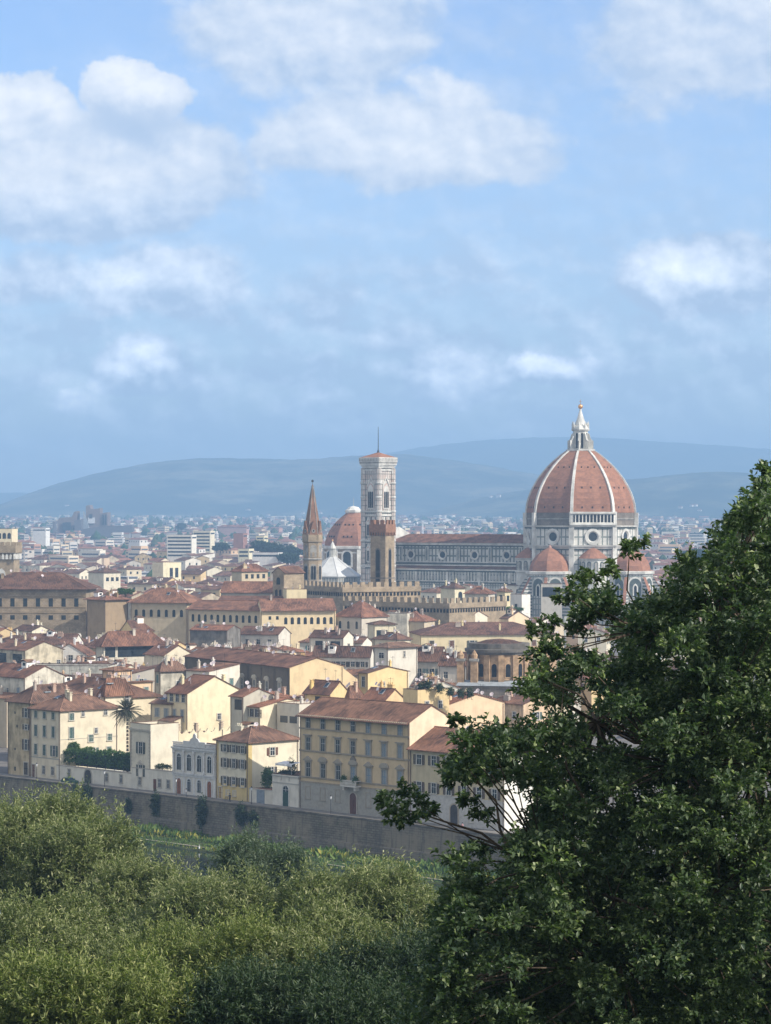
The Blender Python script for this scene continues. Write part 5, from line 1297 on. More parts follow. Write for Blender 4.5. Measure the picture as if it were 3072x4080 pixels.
house('slim ivory lookout tower with double window in the middle rows', 1546, 1489, 1571, 2578, h=21, a=44, roof='hip', wall=(.66, .63, .56), rise_=.9, ov=.9, front=[F2(3.2, 1, 'white', 1.9, 1.5, .25, .85)], side=[F2(3.0, 1, 'plain', .7, 1.6, .25, .85)], chim=0, vb=120)
house('white house with dark roof and wide dark windows left of the lookout tower', 1476, 1248, 1490, 2612, h=16.6, a=16, roof='gl', wall=(.66, .63, .56), rise_=2.4, roofc=(.62, .58, .62), front=[F2(3.4, 5, 'open', 1.3, 1.5, .1, .95, DB)], vb=60)
house('white house with big dark windows under a dark roof, centre of the town', 1368, 1233, 1410, 2541, h=18, a=30, roof='gl', wall=(.70, .66, .56), rise_=2.0, roofc=(.62, .56, .58), front=[(3.4, 1, 2.8, 2.2, 'far', .12, .45), (3.4, 1, 3.6, 2.2, 'far', .55, .98)], side=[F2(4.0, 1, 'plain', 1.2, 1.9)], vb=70)
house('cream rooftop lookout with a wide black window', 1493, 1466, 1576, 2488, h=21.5, a=72, roof='hip', wall=(.70, .62, .42), rise_=1.0, side=[(4.1, 1, 3.8, 2.2, 'far', .1, .6)], chim=0, vb=40)
house('cream house with round top wall below the rooftop lookout', 1582, 1490, 1637, 2547, h=18.2, a=44, roof='hip', wall=(.68, .61, .45), rise_=1.8, roofc=(.75, .7, .72), side=[(4.2, 1, 2.6, 1.9, 'far', .2, .8)], front=[F2(3, 2, 'plain')], vb=60)
house('long pale yellow building with dark shutters beneath the second battlement', 1678, 1630, 2190, 2530, h=17, a=82, roof='hip', wall=(.72, .60, .34), rise_=3.6, roofc=(.74, .66, .68), W=46, L=24, side=[(4.6, 1, 1.5, 2.6, 'closed', .05, .11, DB), (4.6, 1, 1.5, 2.6, 'closed', .2, .26, BRN), (4.6, 2, 1.5, 2.6, 'open', .31, .6, (.06, .07, .06)), (4.6, 1, 1.5, 2.6, 'closed', .66, .72, BRN), (4.6, 1, 1.5, 2.6, 'closed', .82, .88, BRN)], chim=4, vb=90)
house('grey house with teal shutters and dark roof in front of the long yellow building', 1748, 1636, 1756, 2634, h=16.4, a=15, roof='gl', wall=(.55, .53, .47), rise_=3.6, roofc=(.66, .60, .60), front=[F2(5.0, 2, 'open', 1.5, 2.8, .08, .98, (.14, .20, .20))], vb=90)
house('pale grey house with green door shutter beside the brown church', 1862, 1748, 1872, 2650, h=16, a=15, roof='gl', wall=(.62, .60, .54), rise_=3.2, roofc=(.70, .62, .62), front=[F2(3.8, 1, 'plain', 1.2, 1.8, .1, .4), F2(5.2, 1, 'closed', 1.6, 3.0, .62, .95, (.06, .15, .13))], vb=70)
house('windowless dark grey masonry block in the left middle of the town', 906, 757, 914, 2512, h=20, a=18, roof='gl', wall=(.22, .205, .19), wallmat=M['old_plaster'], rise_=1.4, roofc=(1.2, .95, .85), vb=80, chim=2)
house('dark grey gabled house right of the windowless block', 1110, 950, 1158, 2528, h=18, a=22, roof='gl', wall=(.66, .62, .55), rise_=2.2, roofc=(.66, .6, .62), front=[F2(3.4, 3, 'plain', 1.2, 1.6)], vb=60)
house('long house with reddish brown roof behind the dark gabled house', 1240, 1150, 1300, 2508, h=17, a=30, roof='gl', wall=GREY, rise_=4.2, roofc=(.70, .6, .6), vb=30)
house('house with open grey loggia under a wide brown hipped roof', 413, 382, 648, 2560, h=19, a=60, roof='hip', wall=(.62, .57, .46), rise_=3.0, roofc=(.95, .8, .78), ov=1.3, vb=90, side=[(4.6, 1, 3.4, 3.6, 'far', .02, .2), (4.6, 1, 5.2, 3.6, 'far', .28, .46), (4.6, 1, 5.2, 3.6, 'far', .5, .7), (4.6, 1, 4.2, 3.6, 'far', .74, .92)], chim=1)
house('cream gabled house with shaded brown roof slope right of the loggia house', 656, 575, 766, 2610, h=17, a=50, roof='gl', wall=(.68, .60, .44), rise_=2.6, roofc=(1, .85, .82), vb=50)
house('bright yellow cottage under a brown roof with a dark gable on its left', 531, 482, 662, 2512, h=17, a=52, roof='gr', wall=(.76, .60, .26), rise_=3.2, roofc=(.9, .78, .76), side=[F2(3, 2, 'plain', 1.0, 1.5, .1, .7)], vb=40)
house('white gabled house with two dark windows in the left middle rows', 345, 205, 352, 2610, h=14, a=8, roof='gr', wall=(.74, .73, .70), rise_=3.4, roofc=(1.05, .9, .85), front=[F2(1.8, 2, 'plain', 1.5, 1.7, .4, .98)], vb=40)
house('long low white house with dark brown roof in the left middle rows', 292, 78, 300, 2567, h=15, a=10, roof='gl', wall=(.72, .69, .62), rise_=3.0, roofc=(.72, .66, .68), front=[F2(2.6, 4, 'plain', 1.0, 1.4, .5, .95)], vb=40)
house('beige house with open dark loggia and round windows at the left edge', 101, -30, 252, 2592, h=17, a=52, roof='gl', wall=(.62, .54, .38), wallmat=M['old_plaster'], rise_=2.4, roofc=(.95, .82, .78), front=[(6.2, 1, 5.5, 5.0, 'far', .08, .5), (6.2, 1, 5.5, 5.0, 'far', .55, .97)], side=[(5.2, 1, 1.2, 1.4, 'fararch', .4, .5), (5.2, 1, 1.2, 1.4, 'fararch', .58, .68), (4.8, 1, 1.2, 1.6, 'plain', .8, .95)], vb=70)
house('tall pale house with grey blue shutters at the left edge', 100, -60, 258, 2700, h=17.4, a=46, roof='gl', wall=(.66, .62, .52), wallmat=M['old_plaster'], rise_=2.6, roofc=(.9, .76, .74), front=[F2(4.8, 1, 'closed', 1.2, 2.2, .72, .95, BL), F2(9.0, 1, 'closed', 1.2, 2.0, .55, .75, BL), F2(4.0, 1, 'plain', .8, 1.1, .5, .65)], side=[F2(4.2, 1, 'white', 1.3, 1.6, .5, .7)], vb=200, chim=1)
house('long mouldering pale terrace wall in the left middle', 432, 112, 440, 2664, h=16, a=8, roof='flat', wall=(.62, .62, .56), wallmat=M['old_plaster'], W=10, chim=0, vb=40, name='terrace_wall', cat='wall')

# ---------------------------------------------------------------- brown church apse
def make_church():
    Y = 735; C = Vector(((1990 - 1536) * Y / F, Y, 0))
    root = empty('baroque_church', tuple(C), R(-12), 'brown stone church apse with pilasters and heavy cornice beside the tree', 'church')
    mb = MB(); mb.lathe([(8.3, 0), (8.3, 22.3)], 14, 0, 0, 0, 0); mb.box(-6, 12, 2, 22, 0, 22.3, 0); mb.build('wall', [M['church']], root)
    mb = MB()
    for z0, z1, r in ((21.2, 21.8, 8.8), (21.8, 22.6, 9.3), (14.2, 14.6, 8.6)): mb.lathe([(8.2, z0), (r, z0 + .1), (r + .1, z1), (8.0, z1 + .1)], 14, 0, 0, 0, 0)
    mb.lathe([(8.1, 22.7), (8.1, 24.1), (7.7, 24.1)], 14, 0, 0, 0, 0)
    mb.build('cornice', [M['dark_stone']], root)
    for k in range(14):
        a = k * 2 * math.pi / 14; mb = MB(); mb.obox(8.3 * math.cos(a), 8.3 * math.sin(a), 10, 21.2, .9, 1.5, a, 0); mb.build('pilaster', [M['church']], root)
        if math.sin(a) < .2:
            aa = a + math.pi / 14; n = Vector((math.cos(aa), math.sin(aa), 0)); ux = Vector((-n.y, n.x, 0)); o = n * 8.3 * math.cos(math.pi / 14)
            mb = MB(); mb.plate(arch_outline(1.9, 4.4), o + Vector((0, 0, 15.2)), ux, (0, 0, 1), n, .12, 1); mb.plate([(p[0], p[1] + .3) for p in arch_outline(1.3, 3.4)], o + Vector((0, 0, 15.2)), ux, (0, 0, 1), n, .17, 0); mb.build('niche', [M['dark'], M['church']], root)
    mb = MB(); mb.lathe([(8.0, 23.6), (3.5, 24.9), (0, 25.2)], 14, 0, 0, 0, 0); mb.build('roof', [M['tile']], root, (.6, .56, .58))
    for sx in (-8.8, -5.2): mb = MB(); mb.box(sx - .9, sx + .9, -9.4, -7.6, 0, 19.6, 0); mb.box(sx - 1.2, sx + 1.2, -9.7, -7.3, 19.6, 20.3, 1); mb.lathe([(.8, 20.3), (.9, 21.2), (.3, 22.2), (0, 22.6)], 8, 0, sx, -8.5, 0); mb.build('corner_pier', [M['church'], M['grey_stone']], root)
    mb = MB(); mb.box(-9, 14, -12, -7, 0, 13.4, 0); mb.build('aisle', [M['rubble']], root)
    mb = MB(); mb.face([(-9.4, -12.4, 13.4), (14, -12.4, 13.4), (14, -7, 14.6), (-9.4, -7, 14.6)]); mb.build('aisle_roof', [M['lead']], root)
    KEEP.append((1860, 2130, 2790, Y, 2600)); HOUSES.append((C + Vector((12, -12, 0)), 0, 24, 34))
M['church'] = mat_flat('brown_sandstone', (0.40, 0.27, 0.16), 0.95, 0.1, 0.35, 0.6)
make_church()

# ---------------------------------------------------------------- big buildings of the upper rows
def strip_mb(root, name, boxes, mat, color):
    mb = MB()
    for b_ in boxes: mb.box(*b_)
    mb.build(name, [mat], root, color)
q = house('wide brown stone palace with two window rows under a long hipped roof', 343, -90, 349, 2341, Y=1000, a=4, roof='hip', wall=(.42, .31, .19), wallmat=M['stone'], rise_=5.0, roofc=(.68, .62, .64), ov=1.6, W=22, vb=130,
      front=[(6.9, 8, 1.5, 3.0, 'far', .03, .97), (11.6, 8, 1.6, 1.6, 'far', .03, .97)], chim=1)
L, W, h = dims(q); strip_mb(q, 'string_course', [(-L, 0, -.15, 0, h - 3.4, h - 3.1), (-L, 0, -.15, 0, h - 7.2, h - 6.95), (-L, 0, -.15, 0, h - 9.2, h - 9.0)], M['trim'], (.30, .22, .13))
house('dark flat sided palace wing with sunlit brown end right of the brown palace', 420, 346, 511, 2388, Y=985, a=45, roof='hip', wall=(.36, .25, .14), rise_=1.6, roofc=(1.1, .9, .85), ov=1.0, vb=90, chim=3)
AW = lambda dz, n, f0=.03, f1=.97: (dz, n, 1.1, 2.6, 'fararch', f0, f1)
house('beige museum wing with seven arched windows under a red roof', 745, 521, 752, 2396, Y=985, a=16, roof='hip', wall=(.56, .46, .30), rise_=4.4, roofc=(1.15, .98, .9), ov=1.2, vb=80, front=[AW(5.6, 7)], chim=2, W=15)
house('long shaded beige gallery wing with a row of arched windows', 1041, 748, 1046, 2430, Y=962, a=32, roof='gl', wall=(.60, .48, .31), rise_=2.6, roofc=(1.15, .98, .92), ov=1.0, W=12, vb=60, front=[AW(4.6, 11)], chim=0, dishes=0)
house('long sunlit yellow gallery wing with a row of arched windows', 1043, 1036, 1338, 2430, Y=957, a=80, roof='gr', wall=(.80, .62, .34), rise_=3.4, roofc=(1.05, .9, .86), ov=1.0, L=14, vb=70, side=[(3.4, 2, .9, 1.2, 'far', .06, .26), (5.0, 8, 1.1, 2.4, 'fararch', .28, .98)], chim=1)
house('grey house with big red hipped roof at the right end of the gallery', 1441, 1336, 1545, 2456, h=23, a=45, roof='hip', wall=(.56, .50, .42), rise_=5.0, roofc=(1.1, .9, .85), front=[AW(4.4, 3)], side=[], vb=80, chim=2)
q = house('small brown belfry house with gabled top and arched openings', 1131, 1087, 1148, 2281, Y=1010, a=36, roof='gr', wall=(.36, .27, .17), wallmat=M['stone'], rise_=1.9, roofc=(.8, .72, .7), front=[(4.4, 1, 1.7, 2.6, 'fararch', .2, .8), (9.2, 2, 1.2, 3.0, 'fararch', .15, .85)], chim=0, dishes=0, vb=150, name='belfry_house', cat='belfry')
house('long grey upper storey with small dark windows left of the belfry house', 1090, 880, 1096, 2360, Y=1022, a=8, roof='gl', wall=(.52, .47, .38), rise_=3.6, roofc=(1.15, .95, .88), front=[(3.6, 6, 1.6, 1.7, 'far', .06, .97)], vb=40, chim=0, W=13)
house('grey shaded arcade block in front of the belfry house', 1125, 872, 1130, 2392, Y=1005, a=8, roof='gl', wall=(.48, .44, .36), rise_=1.2, roofc=(.8, .7, .7), front=[AW(4.2, 8)], vb=40, W=9, chim=0)
house('bright yellow stepped block right of the belfry house', 1142, 1137, 1222, 2356, Y=1000, a=80, roof='flat', wall=(.78, .64, .36), L=10, side=[AW(6.2, 2, .1, .6)], vb=60, chim=1)
house('brown house with sunlit front and low hipped roof left of the spire tower', 963, 923, 1067, 2275, Y=1150, a=50, roof='hip', wall=(.55, .44, .28), rise_=2.6, roofc=(1.0, .8, .76), side=[(3.2, 4, 1.4, 1.8, 'far', .08, .95)], vb=60)
house('house with grey blank flank and three cream front windows, upper left town', 413, 352, 480, 2281, Y=1450, a=44, roof='hip', wall=(.66, .60, .46), rise_=2.4, side=[(4.6, 3, 1.9, 2.0, 'far', .08, .95)], vb=50)
house('pale yellow block with tall dark windows in the upper left town', 650, 607, 722, 2246, Y=1600, a=45, roof='flat', wall=(.74, .68, .44), side=[(8, 2, 2.4, 5.5, 'far', .3, .9)], vb=50, chim=0)
house('cream block with flat top just right of the left edge tower', 48, -40, 50, 2112, Y=1600, a=6, roof='flat', wall=(.76, .66, .42), W=14, front=[(5, 4, 2, 3.4, 'fararch', .1, .98)], vb=20, chim=0)
house('small cream house with two arched windows right of the crenellated palace', 1812, 1756, 1852, 2342, Y=1150, a=50, roof='hip', wall=(.72, .64, .42), rise_=1.8, side=[(5.4, 1, 2.2, 3.8, 'fararch', .3, .8)], vb=60)
house('house with red hipped roof and three windows beneath the nave', 1946, 1852, 1972, 2364, Y=1110, a=20, roof='hip', wall=(.56, .52, .44), rise_=2.6, roofc=(1.1, .9, .84), front=[AW(5.0, 4)], vb=60)
house('tall yellow house with flat roof beneath the nave', 2012, 1980, 2036, 2355, Y=1090, a=48, roof='hip', wall=(.70, .60, .34), rise_=1.0, side=[F2(4, 1, 'far', 1.4, 2.2)], front=[F2(4, 1, 'far', 1.6, 2.4)], vb=90)
house('white and grey tower block with a planted roof beneath the nave', 2079, 2033, 2113, 2376, Y=1075, a=45, roof='flat', wall=(.72, .71, .68), front=[F2(6, 1, 'far', 1.3, 3.0)], vb=90, chim=0)
q = house('house with wide black glazed roof loggia beneath the tribune', 2238, 2156, 2246, 2334, Y=1120, a=4, roof='flat', wall=(.52, .50, .46), W=10, front=[(4.4, 1, 7.2, 3.8, 'far', .03, .97)], vb=70, chim=0)
house('cream gabled house with two dark windows in front of the second battlement', 1872, 1798, 1942, 2458, h=20, a=48, roof='gl', wall=(.74, .70, .56), rise_=2.0, roofc=(1.2, 1.0, .92), side=[F2(5, 2, 'far', 1.3, 2.4, .15, .85)], front=[F2(4.4, 2, 'far', 1.3, 2.2)], vb=60)
house('peach house with single dark window right of the cream gabled house', 2026, 1994, 2107, 2464, h=19.5, a=52, roof='gl', wall=(.76, .58, .36), rise_=2.4, side=[F2(4.6, 1, 'far', 1.5, 2.2, .05, .4)], vb=60)
house('crumbling pale wall block beneath the long battlement', 1622, 1452, 1640, 2452, h=22, a=14, roof='flat', wall=(.66, .62, .52), wallmat=M['old_plaster'], W=9, vb=50, chim=1)
house('low house with orange red roof beside the long yellow building', 1690, 1578, 1700, 2474, h=20, a=20, roof='hip', wall=BEIGE, rise_=3.0, roofc=(1.15, .92, .84), vb=40)

def battlement(label, c, l, r, e, Y, a, wall, side_dark=None):
    A = R(a); h = CH - (e - HZ) * Y / F; C = Vector(((c - 1536) * Y / F, Y, 0))
    L = solve(C, -math.cos(A), math.sin(A), l); W = solve(C, math.sin(A), math.cos(A), r)
    root = empty('crenellated_palace', (C.x, C.y, 0), -A, label, 'palace')
    mb = MB(); mb.box(-L, 0, 0, W, 0, h - 1.2, 0); mb.build('wall', [M['stone']], root)
    mb = MB(); mb.box(-L - .5, .5, -.5, .2, h - 1.9, h, 0); mb.box(-.2, .5, .2, W, h - 1.9, h, 0); mb.box(-L - .5, -L + .2, .2, W, h - 1.9, h, 0)
    crenels(mb, [(-L - .2, -.2), (.2, -.2), (.2, W)], h, 1.9, 1.35, 1.9, .6, 0)
    mb.build('parapet', [M['stone']], root)
    mb = MB(); n = int(L / 1.5)
    for i in range(n): x = -L + (i + .5) * L / n; mb.plate([(-.45, 0), (.45, 0), (.45, 1.0), (0, 1.5), (-.45, 1.0)], (x, -.0, h - 3.5), (1, 0, 0), (0, 0, 1), (0, -1, 0), .1, 0)
    n = int(W / 1.5)
    for i in range(n): y = (i + .5) * W / n; mb.plate([(-.45, 0), (.45, 0), (.45, 1.0), (0, 1.5), (-.45, 1.0)], (0, y, h - 3.5), (0, 1, 0), (0, 0, 1), (1, 0, 0), .1, 0)
    mb.build('corbel_frieze', [M['dark']], root)
    KEEP.append((l, r, e + 65, Y, e)); HOUSES.append((C, A, L, W))
battlement('brown crenellated palace below the two stone towers', 1367, 1211, 1676, 2340, 1062, 62, None)
battlement('lower long battlement with arched frieze in front of the crenellated palace', 1790, 1372, 2016, 2404, 1022, 40, None)

# ---------------------------------------------------------------- the rest of the town: single houses, near to far
MARKS = [('the left edge tower', 25, 2200), ('the wide brown palace', 170, 2350), ('the dark flat palace wing', 430, 2420), ('the beige museum wing', 640, 2420), ('the beige gallery', 900, 2450),
         ('the yellow gallery', 1190, 2455), ('the belfry house', 1118, 2320), ('the spire tower', 1245, 2240), ('the white baptistery roof', 1330, 2270), ('the crenellated palace', 1500, 2365),
         ('the long battlement', 1720, 2420), ('the cathedral nave', 1800, 2280), ('the windowless grey block', 830, 2550), ('the loggia house', 510, 2580), ('the dark palace front', 960, 2690),
         ('the ivory lookout tower', 1530, 2610), ('the long yellow building', 1900, 2560), ('the brown church', 1960, 2660), ('the white terrace wall', 270, 2680), ('the palm', 505, 2840),
         ('the red tower block', 946, 2150), ('the white office block', 700, 2150), ('the green park trees', 1065, 2180), ('the far courthouse', 330, 2080), ('the tribune dome', 2172, 2240), ('the foreground tree', 2500, 2500),
         ('the grey flanked house', 415, 2300), ('the pale yellow block', 665, 2270), ('the brown low tower house', 1000, 2290), ('the yellow palace flank', 1290, 2680)]
WN = {'cream': CREAM, 'white': WHITE, 'yellow': YELLOW, 'grey': GREY, 'peach': PEACH, 'beige': BEIGE, 'ivory': IVORY, 'ochre': OCHRE}
RT = {'red': (1.2, .95, .85), 'brown': (.82, .76, .76), 'dark': (.62, .58, .60), 'clay': (1.0, .88, .82)}
RN = {'gl': 'gabled', 'gr': 'gabled', 'hip': 'hipped', 'flat': 'flat', 'shed': 'sloping'}
fr = random.Random(23)
COLS = np.full(340, 4000.0)                        # nearest skyline seen so far, per 10 picture columns
def col_rng(a, b): return slice(max(0, int((a + 100) / 10)), max(1, min(340, int((b + 100) / 10) + 1)))
def in_house(p, g=5.0):
    for C, A, L, W in HOUSES:
        d = p - C; x = d.x * math.cos(A) - d.y * math.sin(A); y = d.x * math.sin(A) + d.y * math.cos(A)
        if -L - g < x < g and -g < y < W + g: return True
    return False
cands = []
py = 2770.0
while py > 2128:
    px = -90 + fr.uniform(0, 60)
    while px < 3120:
        h = fr.gauss(16, 2.4) if py < 2420 else fr.gauss(13.5, 2.2)
        Y = (CH - h) * F / (py + fr.uniform(-6, 6) - HZ)
        cands.append((Y, px, h)); px += fr.uniform(6, 12) * F / Y * .7
    py -= 7
cands.sort()
def nst(Y, d): return fr.choice(['plain', 'open', 'open', 'closed', 'white']) if Y < 1000 else d
FILL = []
nfill = 0
hand = sorted(KEEP, key=lambda k: k[3]); hi = 0
for Y, px, h in cands:
    while hi < len(hand) and hand[hi][3] <= Y:
        k = hand[hi]; q = col_rng(k[0], k[1]); COLS[q] = np.minimum(COLS[q], k[4]); hi += 1
    if Y > 3600 or nfill >= 268: continue
    near = Y < 1150
    a = R(fr.choice([44, 47, 50, 52, 55, 40, 62, 84, 12, 20, 30])); L = fr.uniform(6, 13) if near else fr.uniform(9, 17); W = fr.uniform(6, 11) if near else fr.uniform(8, 13)
    if Y > 1500: L *= 1.25; W *= 1.2
    roof = fr.choice(['gl', 'gl', 'gr', 'hip', 'hip', 'flat' if Y > 1200 else 'gl', 'shed'])
    rs = min(L, W) * .5 * fr.uniform(.3, .42); rs = {'flat': .7, 'shed': min(rs, 2.0)}.get(roof, rs)
    C = Vector(((px - 1536) * Y / F, Y, 0))
    ext = [C, C + Vector((-math.cos(a), math.sin(a), 0)) * L, C + Vector((math.sin(a), math.cos(a), 0)) * W]
    pxs = [1536 + F * p.x / p.y for p in ext]; p0, p1 = min(pxs), max(pxs)
    if p1 < 0 or p0 > 3072: continue
    if px > 2230 and fr.random() < (.975 if Y < 1500 else .94): continue
    cen = C + Vector((-math.cos(a), math.sin(a), 0)) * L / 2 + Vector((math.sin(a), math.cos(a), 0)) * W / 2
    if in_house(cen, 1.0) or any(in_house(e, .5) for e in ext): continue
    lim = max([k[2] for k in KEEP if k[3] > Y and p1 > k[0] and p0 < k[1]] + [0]) - (11 if near else -3)
    hmax = CH - (lim - HZ) * (Y + 4) / F - rs
    if h > hmax: h = hmax
    if h < 7: continue
    top = HZ - F * (h + rs - CH) / (Y + 4); eave = HZ - F * (h - CH) / Y
    sl_ = COLS[col_rng(p0, p1)]
    vis = np.minimum(sl_, 4000) - top
    if np.mean(vis) < (3.5 if Y < 1150 else 9): continue
    COLS[col_rng(p0, p1)] = np.minimum(sl_, top + 3)
    HOUSES.append((C, a, L, W)); nfill += 1
    wn = fr.choices(list(WN), [5, 5, 2, 2, 1.5, 2.5, 4, 1])[0]; rn = fr.choices(list(RT), [3, 4, 2, 3])[0]
    root = empty('town_house', tuple(C), -a, None, 'house', 'houses of the old town')
    ro, f = body(root, L, W, h, roof, rs, WN[wn], RT[rn], .5, M['old_plaster'] if fr.random() < .3 else None)
    if Y < 1900: roof_bits(ro, f, L, W, fr.randint(1, 4) if Y < 1300 else fr.randint(0, 2), fr, WN[wn], fr.randint(1, 3) if Y < 1300 else fr.randint(0, 2))
    wst = 'far' if fr.random() < .8 else 'fararch'
    if math.cos(a) > .25:
        n = max(1, int(L / 4.2)); n = n if Y < 1400 else min(n, 2)
        rows_of_windows(root, 'f', L, h, [(fr.uniform(2.8, 3.6), n, 1.1, 1.6, nst(Y, wst), .06, .94, fr.choice([DB, BRN, TEAL, BL, DG]))])
    n = max(1, int(W / 4.5)) if fr.random() < .7 else 0; n = n if Y < 1400 else min(n, 3)
    if n: rows_of_windows(root, 'r', W, h, [(fr.uniform(2.8, 3.8), n, 1.2, 1.7, nst(Y, wst), .06, .94, fr.choice([DB, BRN, TEAL, BL, DG]))])
    FILL.append((root, px, eave, wn, rn, RN[roof], Y, h))
by = {}
for root, px, ev, wn, rn, rf, Y, h in FILL:
    m = min(MARKS, key=lambda q: abs(q[1] - px) + 1.6 * abs(q[2] - ev)); dx, dy = px - m[1], ev - m[2]
    rel = ('left of' if dx < 0 else 'right of') if abs(dx) > 1.2 * abs(dy) else ('beyond' if dy < 0 else 'in front of')
    by.setdefault(f'{wn} house with {rn} {rf} roof {rel} {m[0]}', []).append((px, ev, root))
ORD = ['first', 'second', 'third', 'fourth', 'fifth', 'sixth', 'seventh', 'eighth', 'ninth', 'tenth']
for base, lst in by.items():
    lst.sort(key=lambda q: (q[0], q[1]))
    for i, (px, ev, root) in enumerate(lst):
        root['label'] = base if len(lst) == 1 else (f'leftmost {base}' if i == 0 else f'rightmost {base}' if i == len(lst) - 1 else f'{ORD[i]} {base} counting from left')

# single blocks one can tell apart beyond the old town
def block(label, x0, x1, e, Y, wall, n=0, rows=1, roofc=None, name='apartment_block', cat='block', base=2.9):
    h = CH - (e - HZ) * Y / F; g = rise(Y)
    root = empty(name, ((x1 - 1536) * Y / F, Y, 0), R(-14), label, cat)
    L = (x1 - x0) * Y / F / math.cos(R(14)) * .9; W = 14
    ro, f = body(root, L, W, h, 'flat' if roofc is None else 'hip', 3.0, wall, roofc or (.8, .8, .8), .5)
    mb = MB()
    for k in range(rows):
        z = h - 2.6 - k * 3.2
        if z < g + 1: break
        mb = MB(); mb.box(-L + .8, -.8, -.06, 0, z, z + 1.5); mb.build('window_band', [M['pane']], root)
    mb = MB(); mb.box(0, .06, 1.0, W - 1, h - 2.6, h - 1.1); mb.build('window_band', [M['pane']], root)
block('red brown tower block in the distance left of the spire tower', 925, 969, 2128, 2700, (.36, .16, .12), rows=0, name='tower_block')
block('pale yellow apartment tower right of the red tower block', 1016, 1052, 2138, 2700, (.74, .66, .38), rows=5)
block('long white office block with window bands above the museum wing', 652, 764, 2134, 2500, (.76, .74, .66), rows=6, name='office_block')
block('cream apartment slab with bands, second behind the white office block', 760, 838, 2118, 2700, (.74, .68, .50), rows=6)
block('cream cube shaped building in front of the park trees', 944, 992, 2190, 2250, (.74, .68, .44), rows=2)
block('long white low factory hall in front of the park trees', 992, 1108, 2205, 2200, (.76, .76, .74), rows=1, name='factory_hall', cat='factory')
block('long pink hall with red roof on the far plain', 852, 982, 2100, 4200, (.55, .30, .26), rows=0, roofc=(1.2, .9, .85), name='factory_hall', cat='factory')
block('grey apartment slab left of the spire tower beside the park trees', 1124, 1150, 2162, 2600, (.40, .36, .36), rows=7)
block('white hall with curved front right of the left edge tower', 122, 182, 2106, 3300, (.76, .77, .76), rows=1, name='exhibition_hall', cat='hall')

def make_courthouse():
    Y = 4300; X = lambda px: (px - 1536) * Y / F; Z = lambda py: CH - (py - HZ) * Y / F
    root = empty('courthouse', (X(340), Y, 0), 0, 'jagged grey brown modern courthouse towers on the far plain', 'courthouse')
    dx = X(340)
    def pl(name, pts, y0, t, mat, col_=None):
        mb = MB(); q = [(X(a) - dx, Z(b)) for a, b in pts]
        mb.plate(q[::-1], (0, y0, 0), (-1, 0, 0) if False else (1, 0, 0), (0, 0, 1), (0, -1, 0), t, 0)
        mb.plate(q, (0, y0 + .1, 0), (1, 0, 0), (0, 0, 1), (0, 1, 0), .1, 0)
        mb.build(name, [M[mat]], root, col_)
    B = 2140
    pl('west_tower', [(240, B), (240, 2076), (248, 2063), (298, 2060), (306, 2040), (318, 2036), (318, 2072), (300, 2100), (292, B)], 0, 40, 'plaster', (.20, .155, .135))
    pl('east_tower', [(352, B), (352, 2016), (366, 2012), (372, 2029), (400, 2027), (407, 2024), (407, 2046), (438, 2041), (438, B)], 10, 46, 'plaster', (.20, .155, .135))
    pl('fin_wall', [(343, B), (343, 2037), (358, 2075), (376, B)], -30, 12, 'lead')
    pl('glass_wall', [(262, B), (262, 2082), (294, 2080), (294, B)], -41, 1.5, 'pane')
    pl('podium', [(233, B), (233, 2078), (240, 2076), (240, 2122), (318, 2120), (318, 2072), (345, 2068), (345, 2108), (440, 2094), (524, 2093), (545, 2090), (548, B)], -45, 30, 'plaster', (.13, .12, .125))
    mb = MB()
    for a, b_, c, d in ((361, 388, 2062, 2085), (418, 424, 2050, 2090), (428, 434, 2050, 2090), (366, 378, 2048, 2066)): mb = MB(); mb.box(X(a) - dx, X(b_) - dx, -38, -36.2, Z(d), Z(c)); mb.build('window_wall', [M['sash'] if a in (361,) else M['pane']], root)
make_courthouse()

